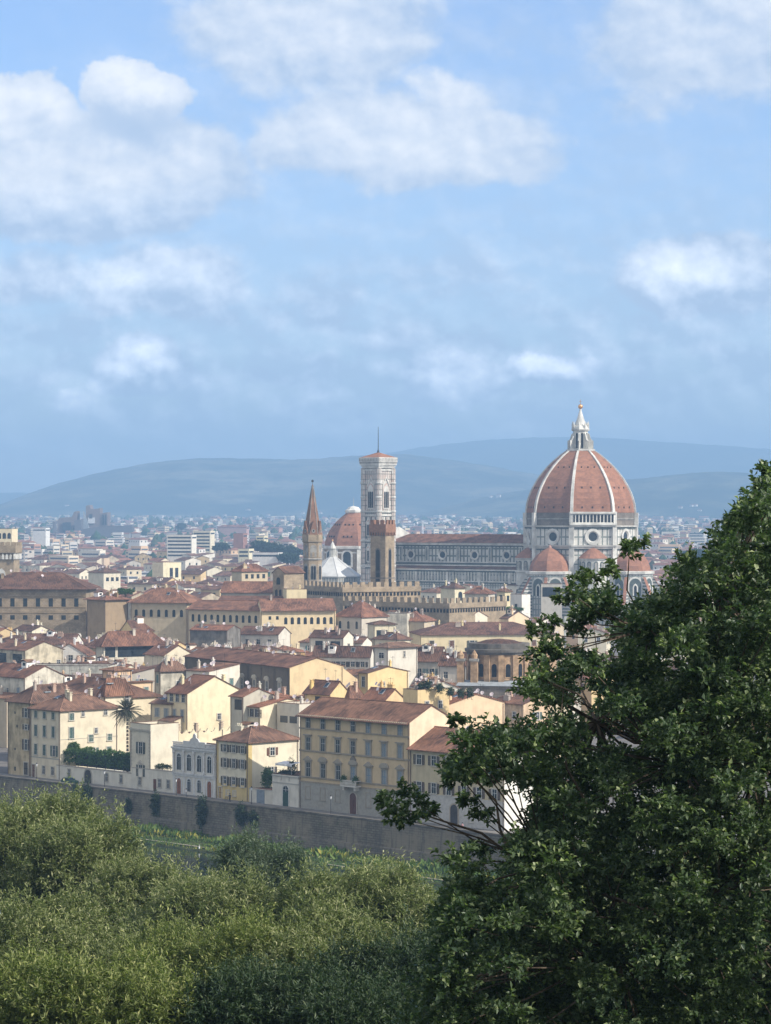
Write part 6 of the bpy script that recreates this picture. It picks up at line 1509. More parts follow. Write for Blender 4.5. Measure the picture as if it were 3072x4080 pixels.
def make_far_city():
    """suburbs on the plain: nobody could count them"""
    r = np.random.RandomState(4); v = []; f = []; cl = []
    pal = [(.72, .66, .54), (.74, .70, .62), (.70, .58, .38), (.66, .46, .28), (.52, .47, .40), (.72, .62, .46), (.48, .28, .20), (.32, .29, .27)]
    roofs = [(.26, .125, .085), (.22, .105, .075), (.30, .15, .10), (.16, .10, .08), (.45, .43, .40)]
    n = 0
    for i in range(13000):
        u = r.rand(); Y = 1500 + (8300 - 1500) * u ** 1.15
        px = r.uniform(-120, 3200); X = (px - 1536) * Y / F
        tall = r.rand() < (.03 if Y < 2500 else .08)
        L = r.uniform(8, 17) * (1.05 if Y > 3000 else 1); W = r.uniform(7, 12); h = r.uniform(8, 15) if not tall else r.uniform(17, 24)
        if Y < 2300: h = min(h, 17)
        if tall: L *= 1.6
        a = math.radians(r.choice([44, 50, 56, 10, 80, 30])); g = rise(Y); c, s = math.cos(a), math.sin(a)
        if in_house(Vector((X, Y, 0))) or (Y < 2200 and abs(px - 1860) < 420): continue
        P4 = [(-L / 2, -W / 2), (L / 2, -W / 2), (L / 2, W / 2), (-L / 2, W / 2)]
        pt = [(X + c * x + s * y, Y - s * x + c * y) for x, y in P4]
        b = len(v); v += [(p[0], p[1], g - 1) for p in pt] + [(p[0], p[1], g + h) for p in pt]
        wc = pal[r.choice(8, p=[.22, .2, .16, .06, .1, .16, .06, .04])]; rc = roofs[r.choice(5, p=[.34, .26, .24, .1, .06])]
        for k in range(4): f.append((b + k, b + (k + 1) % 4, b + 4 + (k + 1) % 4, b + 4 + k)); cl.append(wc)
        if tall and r.rand() < .7:
            f.append((b + 4, b + 5, b + 6, b + 7)); cl.append((.5, .48, .45))
            for fl in range(int(h / 3.4)):          # window bands of the tall blocks
                z = g + 2 + fl * 3.4
                for k in (0, 1):
                    p, q = pt[k], pt[(k + 1) % 4]; ox, oy = ((-s * -1) * 0, 0)
                    nx, ny = (q[1] - p[1]), -(q[0] - p[0]); ll = math.hypot(nx, ny); nx, ny = nx / ll * .15, ny / ll * .15
                    b2 = len(v); lerp = lambda w_: (p[0] + (q[0] - p[0]) * w_ + nx, p[1] + (q[1] - p[1]) * w_ + ny)
                    m0, m1 = lerp(.08), lerp(.92)
                    v += [(m0[0], m0[1], z), (m1[0], m1[1], z), (m1[0], m1[1], z + 1.4), (m0[0], m0[1], z + 1.4)]; f.append((b2, b2 + 1, b2 + 2, b2 + 3)); cl.append((.12, .13, .15))
        else:
            e = .7; E4 = [(-L / 2 - e, -W / 2 - e), (L / 2 + e, -W / 2 - e), (L / 2 + e, W / 2 + e), (-L / 2 - e, W / 2 + e)]
            et = [(X + c * x + s * y, Y - s * x + c * y) for x, y in E4]; rz = W * .5 * r.uniform(.3, .42); ins = L * .5 - (W * .5 if r.rand() < .5 else 0)
            r0 = (X - c * ins, Y + s * ins, g + h + rz); r1 = (X + c * ins, Y - s * ins, g + h + rz)
            b2 = len(v); v += [(p[0], p[1], g + h + .02) for p in et] + [r0, r1]
            for q in ((0, 1, 5, 4), (1, 2, 5), (2, 3, 4, 5), (3, 0, 4)): f.append(tuple(b2 + k for k in q)); cl.append(rc)
            if Y < 3600:
                for k in (0, 1):
                    p, q = pt[k], pt[(k + 1) % 4]; nx, ny = (q[1] - p[1]), -(q[0] - p[0]); ll = math.hypot(nx, ny); nx, ny = nx / ll * .1, ny / ll * .1
                    m = max(1, int(ll / 4.5))
                    for i2 in range(m):
                        w0 = (i2 + .36) / m; w1 = (i2 + .64) / m
                        m0 = (p[0] + (q[0] - p[0]) * w0 + nx, p[1] + (q[1] - p[1]) * w0 + ny); m1 = (p[0] + (q[0] - p[0]) * w1 + nx, p[1] + (q[1] - p[1]) * w1 + ny)
                        z = g + h - 3.2; b3 = len(v); v += [(m0[0], m0[1], z), (m1[0], m1[1], z), (m1[0], m1[1], z + 1.7), (m0[0], m0[1], z + 1.7)]; f.append((b3, b3 + 1, b3 + 2, b3 + 3)); cl.append((.05, .05, .055))
    for i in range(2600):                                # dark garden trees between the suburb houses
        Y = 1800 + 6500 * r.rand(); px = r.uniform(-120, 3200); X = (px - 1536) * Y / F; g = rise(Y); s_ = r.uniform(3.5, 8) * (1.3 if Y > 3500 else 1)
        if Y < 2200 and abs(px - 1860) < 420: continue
        b = len(v); pts = []
        for zz, rr in ((.15, .55), (.55, 1.0), (.95, .6)):
            for k in range(6): a = k * math.pi / 3 + zz; q = rr * s_ * r.uniform(.7, 1.2); pts.append((X + q * math.cos(a), Y + q * math.sin(a), g + 1 + zz * s_ * 1.9))
        pts.append((X, Y, g + 1 + 1.25 * s_ * 1.9)); v += pts; gc = (.028 + .03 * r.rand(), .05 + .03 * r.rand(), .028)
        for j in (0, 6):
            for k in range(6): f.append((b + j + k, b + j + (k + 1) % 6, b + j + 6 + (k + 1) % 6, b + j + 6 + k)); cl.append(gc)
        for k in range(6): f.append((b + 12 + k, b + 12 + (k + 1) % 6, b + 18)); cl.append(gc)
    me = bpy.data.meshes.new('distant_suburb'); me.from_pydata(v, [], f)
    at = me.color_attributes.new('Col', 'FLOAT_COLOR', 'CORNER')
    arr = np.repeat(np.array([(*c_, 1.0) for c_ in cl], np.float32), [len(q) for q in f], axis=0)
    at.data.foreach_set('color', arr.ravel())
    m, t, b = new_mat('suburb_paint', .9, .1); t.link(t.add('ShaderNodeAttribute', attribute_name='Col').outputs['Color'], b.inputs['Base Color'])
    me.materials.append(m); me.update(); prop(inst('distant_suburb', me), kind='stuff')
make_far_city()

# villas dotted on the slopes
dep = bpy.context.evaluated_depsgraph_get
def hill_height(hillname, x, y):
    o = bpy.data.objects[hillname]; hit, loc, nrm, idx = o.ray_cast(Vector((x, y, 2000)), Vector((0, 0, -1)))
    return loc.z if hit else None
bpy.context.view_layer.update()
vr = random.Random(9); villas = []
for px, py, hn in [(2775, 2021, 'olive_hill'), (2794, 2038, 'olive_hill'), (2593, 2074, 'olive_hill'), (2668, 2070, 'olive_hill'), (2692, 2068, 'olive_hill'), (2808, 2085, 'olive_hill'), (2716, 2028, 'olive_hill'), (2543, 2060, 'olive_hill'), (1992, 1982, 'olive_hill'), (1955, 1985, 'olive_hill'), (2630, 2073, 'olive_hill'), (2758, 2024, 'olive_hill'),
                   (1280, 2052, 'wooded_hills'), (1210, 2050, 'wooded_hills'), (1070, 2055, 'wooded_hills'), (895, 2062, 'wooded_hills'), (270, 2020, 'wooded_hills'), (992, 2038, 'wooded_hills')]:
    Yb = None
    for Y in np.arange(7400, 10800, 25.0):            # march along the sight line to where the slope is
        z = CH - (py - HZ) * Y / F; hz = hill_height(hn, (px - 1536) * Y / F, Y)
        if hz is not None and hz > z: Yb = Y; break
    if Yb is None: continue
    hz = hill_height(hn, (px - 1536) * Yb / F, Yb)
    root = empty('hillside_villa', ((px - 1536) * Yb / F, Yb, hz - 2), R(-vr.uniform(20, 60)), 'tiny white villa on the hazy hillside', 'villa', 'white villas on the hills')
    body(root, vr.uniform(9, 14), vr.uniform(7, 10), vr.uniform(6, 9), 'hip', 2.4, (.70, .69, .66), (1, .85, .8))
    villas.append((px, py, root, hn))
side_ = {'olive_hill': 'hill by the big dome', 'wooded_hills': 'left hazy hill'}
for hn in side_:
    ls = sorted([q for q in villas if q[3] == hn])
    for i, q in enumerate(ls):
        q[2]['label'] = f'tiny white villa on the {side_[hn]}, ' + ('leftmost one' if i == 0 else 'rightmost one' if i == len(ls) - 1 else f'{(ORD + ["eleventh", "twelfth"])[i]} from left')

# ---------------------------------------------------------------- foliage
def leaf_object(name, pos, axis, nrm, size, width, mat, parent=None, seed=0, col_=None, fold=.25):
    """one mesh of folded kite leaves; pos/axis/nrm are (N,3) arrays, size/width (N,)"""
    r = np.random.RandomState(seed); N = len(pos)
    axis = axis / (np.linalg.norm(axis, axis=1, keepdims=True) + 1e-9)
    side = np.cross(axis, nrm); side /= (np.linalg.norm(side, axis=1, keepdims=True) + 1e-9)
    up = np.cross(side, axis)
    sz = size[:, None]; wd = width[:, None]
    base = pos; tip = pos + axis * sz - up * sz * .12
    mid = pos + axis * sz * .52
    l = mid + side * wd * .5 + up * wd * fold; rr = mid - side * wd * .5 + up * wd * fold
    V = np.stack([base, rr, tip, l], axis=1).reshape(-1, 3)
    me = bpy.data.meshes.new(name)
    me.vertices.add(4 * N); me.vertices.foreach_set('co', V.astype(np.float32).ravel())
    me.loops.add(6 * N); me.polygons.add(2 * N)
    b = (np.arange(N) * 4)[:, None]
    li = np.concatenate([b, b + 1, b + 2, b, b + 2, b + 3], axis=1).ravel()
    me.loops.foreach_set('vertex_index', li.astype(np.int32))
    me.polygons.foreach_set('loop_start', (np.arange(2 * N) * 3).astype(np.int32)); me.polygons.foreach_set('loop_total', np.full(2 * N, 3, np.int32))
    at = me.color_attributes.new('Col', 'FLOAT_COLOR', 'POINT')
    if col_ is None: col_ = np.stack([r.rand(N), r.rand(N)], axis=1)
    c4 = np.ones((N, 4), np.float32); c4[:, 0] = col_[:, 0]; c4[:, 1] = col_[:, 1]
    at.data.foreach_set('color', np.repeat(c4, 4, axis=0).ravel())
    me.materials.append(mat); me.update(calc_edges=True)
    return inst(name, me, parent)
def unit(r, n):
    v = r.normal(size=(n, 3)); return v / np.linalg.norm(v, axis=1, keepdims=True)
def sprays(r, roots, dirs, length, n, size, width, droop=0.0, spread=.8, tone=None):
    """twigs from roots along dirs, each carrying n leaves"""
    k = len(roots)
    t = np.tile((np.arange(n) + .5) / n, k); idx = np.repeat(np.arange(k), n)
    L = length[idx]; d = dirs[idx]
    pos = roots[idx] + d * (t * L)[:, None] * 1.0
    pos[:, 2] -= droop * (t ** 2) * L
    pos += r.normal(size=pos.shape) * (.05 * L)[:, None]
    ax = d * .7 + unit(r, k * n) * spread; ax[:, 2] -= droop * .8 * t
    nr = unit(r, k * n) * .55 + np.array([0, 0, .9])
    sz = size * r.uniform(.65, 1.25, k * n); wd = width * r.uniform(.7, 1.2, k * n)
    tn = (tone[idx] if tone is not None else r.rand(k * n)) * .65 + r.rand(k * n) * .35
    lit_tip = np.clip(r.rand(k * n) * .75 + t * .3, 0, 1)  # paler towards twig tips: sunlit tips painted into the leaf colour
    return pos, ax, nr, sz, wd, np.stack([tn, lit_tip], axis=1)
def leaves_from(name, parts, mat, parent=None, seed=0):
    a = [np.concatenate([p[i] for p in parts]) for i in range(6)]
    return leaf_object(name, a[0], a[1], a[2], a[3], a[4], mat, parent, seed, a[5])

LEAF_OAK = mat_leaf('oak_leaf', (0.042, 0.074, 0.040), (0.114, 0.162, 0.074), (0.31, 0.36, 0.175), .40, .36)
LEAF_BUSH = mat_leaf('bush_leaf', (0.120, 0.150, 0.060), (0.235, 0.260, 0.105), (0.47, 0.46, 0.25), .55, .32)
LEAF_YEL = mat_leaf('yellow_green_leaf', (0.115, 0.148, 0.046), (0.215, 0.245, 0.075), (0.42, 0.42, 0.17), .55, .35)
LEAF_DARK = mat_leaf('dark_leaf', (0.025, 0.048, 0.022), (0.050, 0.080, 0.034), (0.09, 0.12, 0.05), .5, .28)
LEAF_VINE = mat_leaf('vine_leaf', (0.045, 0.100, 0.024), (0.100, 0.180, 0.042), (0.17, 0.25, 0.07), .5, .35)
LEAF_BLUE = mat_leaf('willow_leaf', (0.075, 0.110, 0.068), (0.13, 0.17, 0.105), (0.22, 0.25, 0.16), .55, .3)
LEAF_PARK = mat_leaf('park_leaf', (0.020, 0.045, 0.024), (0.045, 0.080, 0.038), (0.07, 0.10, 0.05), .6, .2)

def limb(mb, pts, r0, r1, n=7):
    k = len(pts) - 1
    for i in range(k): mb.tube(pts[i], pts[i + 1], r0 + (r1 - r0) * i / k, r0 + (r1 - r0) * (i + 1) / k, n)

# big oak on the right, about fifty metres from the camera
def inside(poly, x, y):
    c = False; n = len(poly)
    for i in range(n):
        (x1, y1), (x2, y2) = poly[i], poly[i - 1]
        if (y1 > y) != (y2 > y) and x < (x2 - x1) * (y - y1) / (y2 - y1 + 1e-9) + x1: c = not c
    return c
def make_oak():
    r = np.random.RandomState(12)
    K = 3072 / 1666
    poly = [(1900, 960), (1660, 990), (1638, 1050), (1605, 1095), (1566, 1118), (1546, 1150), (1500, 1165), (1440, 1172), (1390, 1170), (1352, 1190), (1340, 1225), (1305, 1262), (1262, 1275), (1228, 1318),
            (1212, 1350), (1166, 1362), (1152, 1392), (1150, 1440), (1098, 1472), (1076, 1505), (1066, 1560), (1012, 1578), (958, 1622), (922, 1668), (960, 1700), (1010, 1712), (1060, 1722), (1100, 1715), (1120, 1750), (1110, 1790),
            (1060, 1800), (985, 1822), (912, 1846), (925, 1885), (965, 1905), (935, 1945), (900, 1985), (935, 2040), (885, 2110), (850, 2230), (840, 2330), (1900, 2330)]
    VOIDS = [(1125, 1752, 34), (1310, 1395, 50), (1345, 1300, 46), (1435, 1262, 42), (1262, 1505, 44), (1335, 1600, 44), (1230, 1400, 34), (1180, 1540, 30), (1545, 1245, 30), (1425, 1425, 34), (1500, 1350, 30), (1195, 1450, 26), (1640, 1440, 34), (1090, 1590, 24), (1395, 1235, 26)]
    cl = []
    tries = 0
    while len(cl) < 930 and tries < 60000:
        tries += 1
        x, y = r.uniform(830, 1800), r.uniform(980, 2310)
        if not inside(poly, x, y): continue
        Y = r.uniform(44.5, 57.0)
        edge = 1e9
        for i in range(len(poly)):
            (ax_, ay_), (bx_, by_) = poly[i - 1], poly[i]; vx, vy = bx_ - ax_, by_ - ay_
            tt = max(0, min(1, ((x - ax_) * vx + (y - ay_) * vy) / (vx * vx + vy * vy + 1e-9))); edge = min(edge, math.hypot(x - ax_ - vx * tt, y - ay_ - vy * tt))
        if edge < 26 or any(math.hypot(x - a_, (y - b_)) < c_ for a_, b_, c_ in VOIDS): continue
        p = P(x * K, y * K, Y)
        if any((p - q[0]).length < .26 for q in cl[-250:]): continue
        cl.append((p, r.uniform(.30, .46) * (.8 if edge < 40 else 1.0)))
    for x, y, rad in [(832, 1738, .20), (850, 1765, .2), (878, 1772, .22), (862, 1712, .2), (900, 1735, .22), (925, 1760, .2), (1238, 1285, .24), (1245, 1262, .16), (1222, 1305, .25), (1262, 1330, .25), (990, 1560, .15), (996, 1595, .2),
                      (1160, 1370, .22), (1190, 1352, .2), (1175, 1410, .25), (1650, 1025, .22), (1646, 1060, .25), (1625, 1090, .25), (1010, 1740, .22), (1040, 1770, .2), (985, 1690, .22), (1000, 1660, .25), (1080, 1660, .3), (1100, 1610, .3),
                      (1290, 1250, .22), (1300, 1290, .25), (1385, 1180, .2), (1360, 1195, .22), (1330, 1235, .2)]:
        cl.append((P(x * K, y * K, r.uniform(47, 51)), rad))
    for k in range(46):
        f_ = k / 45; x_ = 1465 + (1560 - 1465) * f_ + r.uniform(-45, 45); y_ = 2180 - 800 * f_ + r.uniform(-20, 20)
        cl.append((P(x_ * K, y_ * K, r.uniform(45.8, 49.0)), r.uniform(.30, .44)))
    base = P(2740, 4560, 51.5); base.z = 44.5
    root = empty('oak_tree', tuple(base), 0, 'large dark green oak with lobed leaf clusters filling the right foreground', 'tree')
    b0 = np.array(base)
    # limbs
    crown_mid = [P(2700, 3650, 51.5), P(2760, 3000, 51.0), P(2850, 2500, 50.6)]
    mb = MB(); limb(mb, [Vector((0, 0, 0))] + [q - base for q in crown_mid] + [P(3010, 2080, 50.2) - base], .34, .05, 9); mb.build('trunk', [M['bark']], root)
    cent = np.array([q[0] for q in cl])
    hubs = [P(x * K, y * K, Y) for x, y, Y in ((1180, 1870, 49.5), (1290, 1560, 50.5), (1400, 1360, 50), (1560, 1290, 50), (1100, 2050, 50), (1330, 2060, 48.5), (1530, 1950, 48.5), (1480, 1650, 49), (1640, 1640, 50), (1620, 2100, 49))]
    for hb in hubs:
        s = min(crown_mid, key=lambda q: (q - hb).length + (1.2 if q.z > hb.z else 0))
        mid = s.lerp(hb, .5) + Vector((r.uniform(-.15, .15), r.uniform(-.2, .2), r.uniform(-.25, .05)))
        mb = MB(); limb(mb, [s - base, mid - base, hb - base], .05, .026, 6)
        mine = [q for q in cl if min(hubs, key=lambda u: (u - q[0]).length) is hb]
        for q in mine[:: 2]:
            m2 = hb.lerp(q[0], .5) + Vector((r.uniform(-.2, .2), r.uniform(-.2, .2), r.uniform(-.2, .1)))
            limb(mb, [hb - base, m2 - base, q[0] - base], .026, .007, 4)
        mb.build('branch', [M['bark']], root)
    # the low branch that reaches left over the quay
    mb = MB(); limb(mb, [P(x * K, y * K, 49.6) - base for x, y in ((1200, 1880), (1105, 1850), (1040, 1800), (960, 1775), (900, 1755), (850, 1745))], .036, .008, 6)
    limb(mb, [P(x * K, y * K, 49.6) - base for x, y in ((1105, 1850), (1080, 1790), (1072, 1730), (1020, 1680))], .035, .01, 5); mb.build('branch', [M['bark']], root)
    mb = MB()
    for pts in (((1270, 1740), (1225, 1660), (1210, 1560), (1218, 1490)), ((1590, 1790), (1570, 1700), (1600, 1650), (1640, 1600)), ((1200, 1960), (1280, 1980), (1340, 1985)), ((1330, 1940), (1440, 1985), (1560, 1990)), ((1150, 1460), (1250, 1500), (1340, 1580))):
        mb = MB(); limb(mb, [P(x * K, y * K, 46.6) - base for x, y in pts], .028, .009, 5); mb.build('branch', [M['bark']], root)
    parts = []
    for ci, (p, rad) in enumerate(cl):
        nt = int(16 * (rad / .36) ** 1.5) + 5
        d = unit(r, nt); d[:, 2] = np.abs(d[:, 2]) * .9 - .15; d /= np.linalg.norm(d, axis=1, keepdims=True)
        start = np.array(p - base) + d * rad * .25 + r.normal(size=(nt, 3)) * rad * .18
        tone = np.full(nt, r.rand())
        parts.append(sprays(r, start, d, np.full(nt, rad * .85) * r.uniform(.7, 1.15, nt), 15, .108, .070, .05, .75, tone))
    leaves_from('crown', parts, LEAF_OAK, root, 3)
make_oak()

def tree(name, label, px, py_top, Y, rx, hz, mat, seed, ntw=2600, leaf=(.24, .085), droop=.35, group=None, cat='tree', lobes=9, ground=None, plumes=False, twig=.55, nl=20):
    """free-standing tree: tapering trunk, limbs and a crown of leafy twigs on several lobes"""
    r = np.random.RandomState(seed)
    X = (px - 1536) * Y / F; zt = CH - (py_top - HZ) * Y / F
    zb = ground if ground is not None else zt - 2.2 * hz
    root = empty(name, (X, Y, zb), 0, label, cat, group)
    H = zt - zb; cz = H - hz
    mb = MB(); limb(mb, [(0, 0, -.5), (.1, .05, H * .35), (-.1, 0, cz)], max(.12, rx * .05), rx * .025, 8)
    lob = [(np.array([0, 0, cz]), np.array([rx * .72, rx * .72, hz * .8]))]
    for i in range(lobes):
        a = 2 * math.pi * i / lobes + r.uniform(-.3, .3); rr = rx * r.uniform(.35, .66); s = r.uniform(.36, .54)
        c = np.array([rr * math.cos(a), rr * math.sin(a), cz + hz * r.uniform(-.35, .5)])
        lob.append((c, np.array([rx * s, rx * s, hz * s * r.uniform(.85, 1.2)])))
        limb(mb, [(0, 0, cz * .6), tuple(c * np.array([.5, .5, .85])), tuple(c)], rx * .02, rx * .008, 5)
    mb.build('trunk', [M['bark']], root)
    w = np.array([l[1][0] ** 2 for l in lob]); w /= w.sum()
    parts = []
    for (c, s), ww in zip(lob, w):
        k = int(ntw * ww) + 4
        d = unit(r, k); d[:, 2] = np.where(d[:, 2] < -.35, -d[:, 2], d[:, 2])
        rad = r.uniform(.62, 1.0, k)[:, None]
        st = c + d * s * rad
        dd = d * .5 + np.array([0, 0, .85]) + unit(r, k) * .5; dd /= np.linalg.norm(dd, axis=1, keepdims=True)
        tn = np.clip(.5 + .35 * np.sin(st[:, 0] * 1.3 + seed) + .3 * r.normal(size=k), 0, 1)
        parts.append(sprays(r, st, dd, twig * r.uniform(.6, 1.5, k), nl, leaf[0], leaf[1], droop, .7, tn))
        if plumes:                       # long shoots standing out of the crown
            kp = max(3, int(k * .09)); up = st[np.argsort(-(st[:, 2] + r.rand(k) * s[2] * .8))[:kp]]
            du = unit(r, kp) * .35 + np.array([0, 0, 1.0]); du /= np.linalg.norm(du, axis=1, keepdims=True)
            parts.append(sprays(r, up, du, twig * r.uniform(1.3, 2.4, kp), int(nl * 1.3), leaf[0] * .9, leaf[1] * .9, .18, .65, np.clip(.7 + .3 * r.rand(kp), 0, 1)))
    leaves_from('crown', parts, mat, root, seed)
    return root
BG = 'trees on the slope below the viewpoint'
K_ = 3072 / 1666
for label, x, y, Y, rx, hz, mat, seed, ntw in [
    ('olive green feathery tree at the left edge below the quay wall', 25, 1722, 172, 5.6, 5.4, LEAF_BUSH, 31, 3000),
    ('feathery grey green tree with pale twig tips in front of the river, second from left', 165, 1772, 166, 4.2, 5.4, LEAF_BUSH, 32, 2400),
    ('feathery tree whose crown hides the left end of the river', 270, 1842, 160, 4.4, 5.0, LEAF_BUSH, 33, 2700),
    ('small blue green willow standing right against the river water', 575, 1822, 190, 3.4, 3.8, LEAF_BLUE, 34, 1300),
    ('rounded green tree left of the oak, in front of the river bank', 790, 1874, 150, 4.8, 4.6, LEAF_BUSH, 35, 2500),
    ('feathery tree right below the dark water, beside the blue green willow', 440, 1880, 152, 5.0, 4.4, LEAF_BUSH, 36, 2500),
    ('dull green bushy tree at the lower left edge of the slope', 60, 1960, 118, 5.2, 4.6, LEAF_BUSH, 37, 3000),
    ('bright yellow green bushy tree in the lower middle of the slope', 470, 1985, 116, 4.2, 4.0, LEAF_YEL, 38, 2700),
    ('dull green tree between the left edge and the yellow green one', 270, 1995, 121, 4.0, 4.2, LEAF_BUSH, 39, 2500),
    ('shaded green tree between the yellow green tree and the oak', 700, 1975, 114, 4.8, 4.4, LEAF_BUSH, 40, 2800),
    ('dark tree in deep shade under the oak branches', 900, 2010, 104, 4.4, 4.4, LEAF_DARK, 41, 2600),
    ('yellowish bush at the bottom left corner', 130, 2075, 92, 3.4, 3.0, LEAF_YEL, 42, 2300),
    ('yellow green bush at the bottom edge left of centre', 340, 2090, 90, 3.0, 3.0, LEAF_YEL, 43, 2200),
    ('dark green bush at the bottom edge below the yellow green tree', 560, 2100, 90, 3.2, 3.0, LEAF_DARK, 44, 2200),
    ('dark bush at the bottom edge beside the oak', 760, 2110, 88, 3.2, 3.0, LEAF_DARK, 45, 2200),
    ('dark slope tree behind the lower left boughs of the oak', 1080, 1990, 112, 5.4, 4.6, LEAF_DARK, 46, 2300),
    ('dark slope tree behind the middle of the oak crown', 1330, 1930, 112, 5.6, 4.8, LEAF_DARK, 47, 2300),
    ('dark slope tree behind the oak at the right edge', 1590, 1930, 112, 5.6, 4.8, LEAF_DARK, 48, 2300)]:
    tree('slope_tree', label, x * K_, y * K_, Y, rx, hz, mat, seed, int(ntw * 1.3), group=BG, leaf=(.30, .075) if Y > 140 else (.23, .065), twig=1.0 if Y > 140 else .7, lobes=14, plumes=True)
# unseen oak added outside the frame to shade the big oak's lower right
tree('shade_oak', 'unseen second oak added outside the right edge to shade the big oak', 1536 + 13.2 / 46.5 * F, HZ - F * (56.6 - CH) / 46.5, 46.5, 4.6, 3.6, LEAF_OAK, 77, 1500, leaf=(.16, .10), twig=.5, nl=14)
def crane(label, px, py, Y):
    z = CH - (py - HZ) * Y / F; root = empty('tower_crane', ((px - 1536) * Y / F, Y, rise(Y)), .5, label, 'crane'); H = z - rise(Y)
    mb = MB()
    for x, y in ((-.7, -.7), (.7, -.7), (.7, .7), (-.7, .7)): mb.tube((x, y, 0), (x, y, H), .22, .22, 4)
    for i in range(int(H / 2)): mb.tube((-.7, -.7, 2 * i), (.7, -.7, 2 * i + 2), .14, .14, 4); mb.tube((.7, -.7, 2 * i), (.7, .7, 2 * i + 2), .14, .14, 4)
    mb.build('mast', [M['awning']], root)
    mb = MB(); mb.tube((-9, 0, H - 2), (26, 0, H - 2), .3, .3, 4); mb.tube((0, 0, H), (24, 0, H - 1.6), .12, .12, 4); mb.tube((0, 0, H), (-8, 0, H - 1.6), .12, .12, 4); mb.box(-9, -7, -.8, .8, H - 4, H - 2); mb.build('jib', [M['awning']], root)
crane('pale tower crane far beyond the left end of the nave roof', 1684, 2074, 3600); crane('pale tower crane far beyond the middle of the nave roof', 1832, 2094, 3400)
# park trees far off in the town
for i, (px, py, Y, rx, hz, lb) in enumerate([(1046, 2156, 2450, 13, 8, 'dark rounded park tree beyond the white factory hall, left one'), (1088, 2162, 2450, 11, 8, 'dark rounded park tree beyond the white factory hall, right one'), (1162, 2176, 2430, 10, 7, 'dark park tree just left of the spire tower'),
                                          (2782, 2188, 1950, 12, 8, 'round dark tree seen over the town in a gap of the oak'), (880, 2162, 2600, 9, 6, 'dark tree left of the red brown tower block'), (722, 2082, 4600, 10, 8, 'dark tall tree on the far plain right of the courthouse'),
                                          (1150, 2045 + 160, 2200, 9, 6, 'low dark tree below the park trees at the spire tower')]):
    tree('park_tree', lb, px, py, Y, rx, hz, LEAF_PARK, 60 + i, 420, (1.6, 1.1), .1, 'park trees in the distance', lobes=6, ground=rise(Y), twig=1.6, nl=10)
for i, (px, py, Y, lb) in enumerate([(2050, 2420, 1060, 'green shrubs on a roof terrace below the white tower block'), (2000, 2424, 1058, 'green shrubs on a roof terrace right of the battlement'), (500, 2348, 1035, 'small roof garden bush beside the dark flat palace wing')]):
    tree('terrace_shrub', lb, px, py, Y, 3.4, 1.5, LEAF_VINE, 80 + i, 260, (.5, .35), .1, None, 'shrub', 5, ground=CH - (py - HZ) * Y / F - 4.5, twig=.5, nl=10)

# ---------------------------------------------------------------- garden plants on the quay street
def at_front(px, back, z): return FP + QD * solve(FP - QN * back, QD.x, QD.y, px) - QN * back + Vector((0, 0, z))
def make_palm():
    p = at_front(508, 4.5, 2.3); root = empty('palm_tree', tuple(p), 0, 'tall date palm with a round head of fronds above the garden wall', 'palm')
    H = 12.9; r = np.random.RandomState(6)
    mb = MB()
    for i in range(16): z = H * i / 16; mb.lathe([(.30, z), (.24, z + .5), (.31, z + .6)], 9, 0)
    mb.lathe([(.3, H - .4), (.62, H), (.5, H + .8), (.1, H + 1.3)], 10, 0); mb.build('trunk', [M['bark']], root)
    pos = []; ax = []; nr = []; sz = []; tn = []
    fm = MB()
    for k in range(86):
        a = r.uniform(0, 2 * math.pi); el = R(r.uniform(-38, 80)); L = r.uniform(3.2, 4.2)
        d = np.array([math.cos(a) * math.cos(el), math.sin(a) * math.cos(el), math.sin(el)])
        prev = np.array([0, 0, H + .6]); n = 22
        for i in range(n):
            t = (i + .5) / n; q = np.array([0, 0, H + .6]) + d * L * t; q[2] -= .95 * t ** 2.2 * (1 + .5 * math.cos(el))
            tg = q - prev; tg /= np.linalg.norm(tg); sd_ = np.cross(tg, [0, 0, 1.0]); sd_ /= np.linalg.norm(sd_) + 1e-9
            if i % 3 == 2: fm.tube(prev, q, .035, .025, 3)
            if i > 2:
                for sg in (-1, 1):
                    pos.append(q); ax.append(sd_ * sg * .8 + tg * .75 + np.array([0, 0, -.15])); nr.append(np.cross(sd_, tg) + r.normal(size=3) * .2); sz.append(.62 * math.sin(math.pi * (.15 + .8 * t)) + .1); tn.append((r.rand() * .5 + (.4 if el < -.2 else .1), r.rand() * .8))
            if i % 3 == 2 or i == 0: prev = q
    fm.build('frond_stem', [M['bark']], root)
    sz = np.array(sz)
    leaf_object('crown', np.array(pos), np.array(ax), np.array(nr), sz, np.full(len(sz), .055), mat_leaf('palm_leaf', (0.040, 0.058, 0.040), (0.085, 0.100, 0.060), (0.16, 0.13, 0.06), .45, .15), root, 1, np.array(tn))
make_palm()

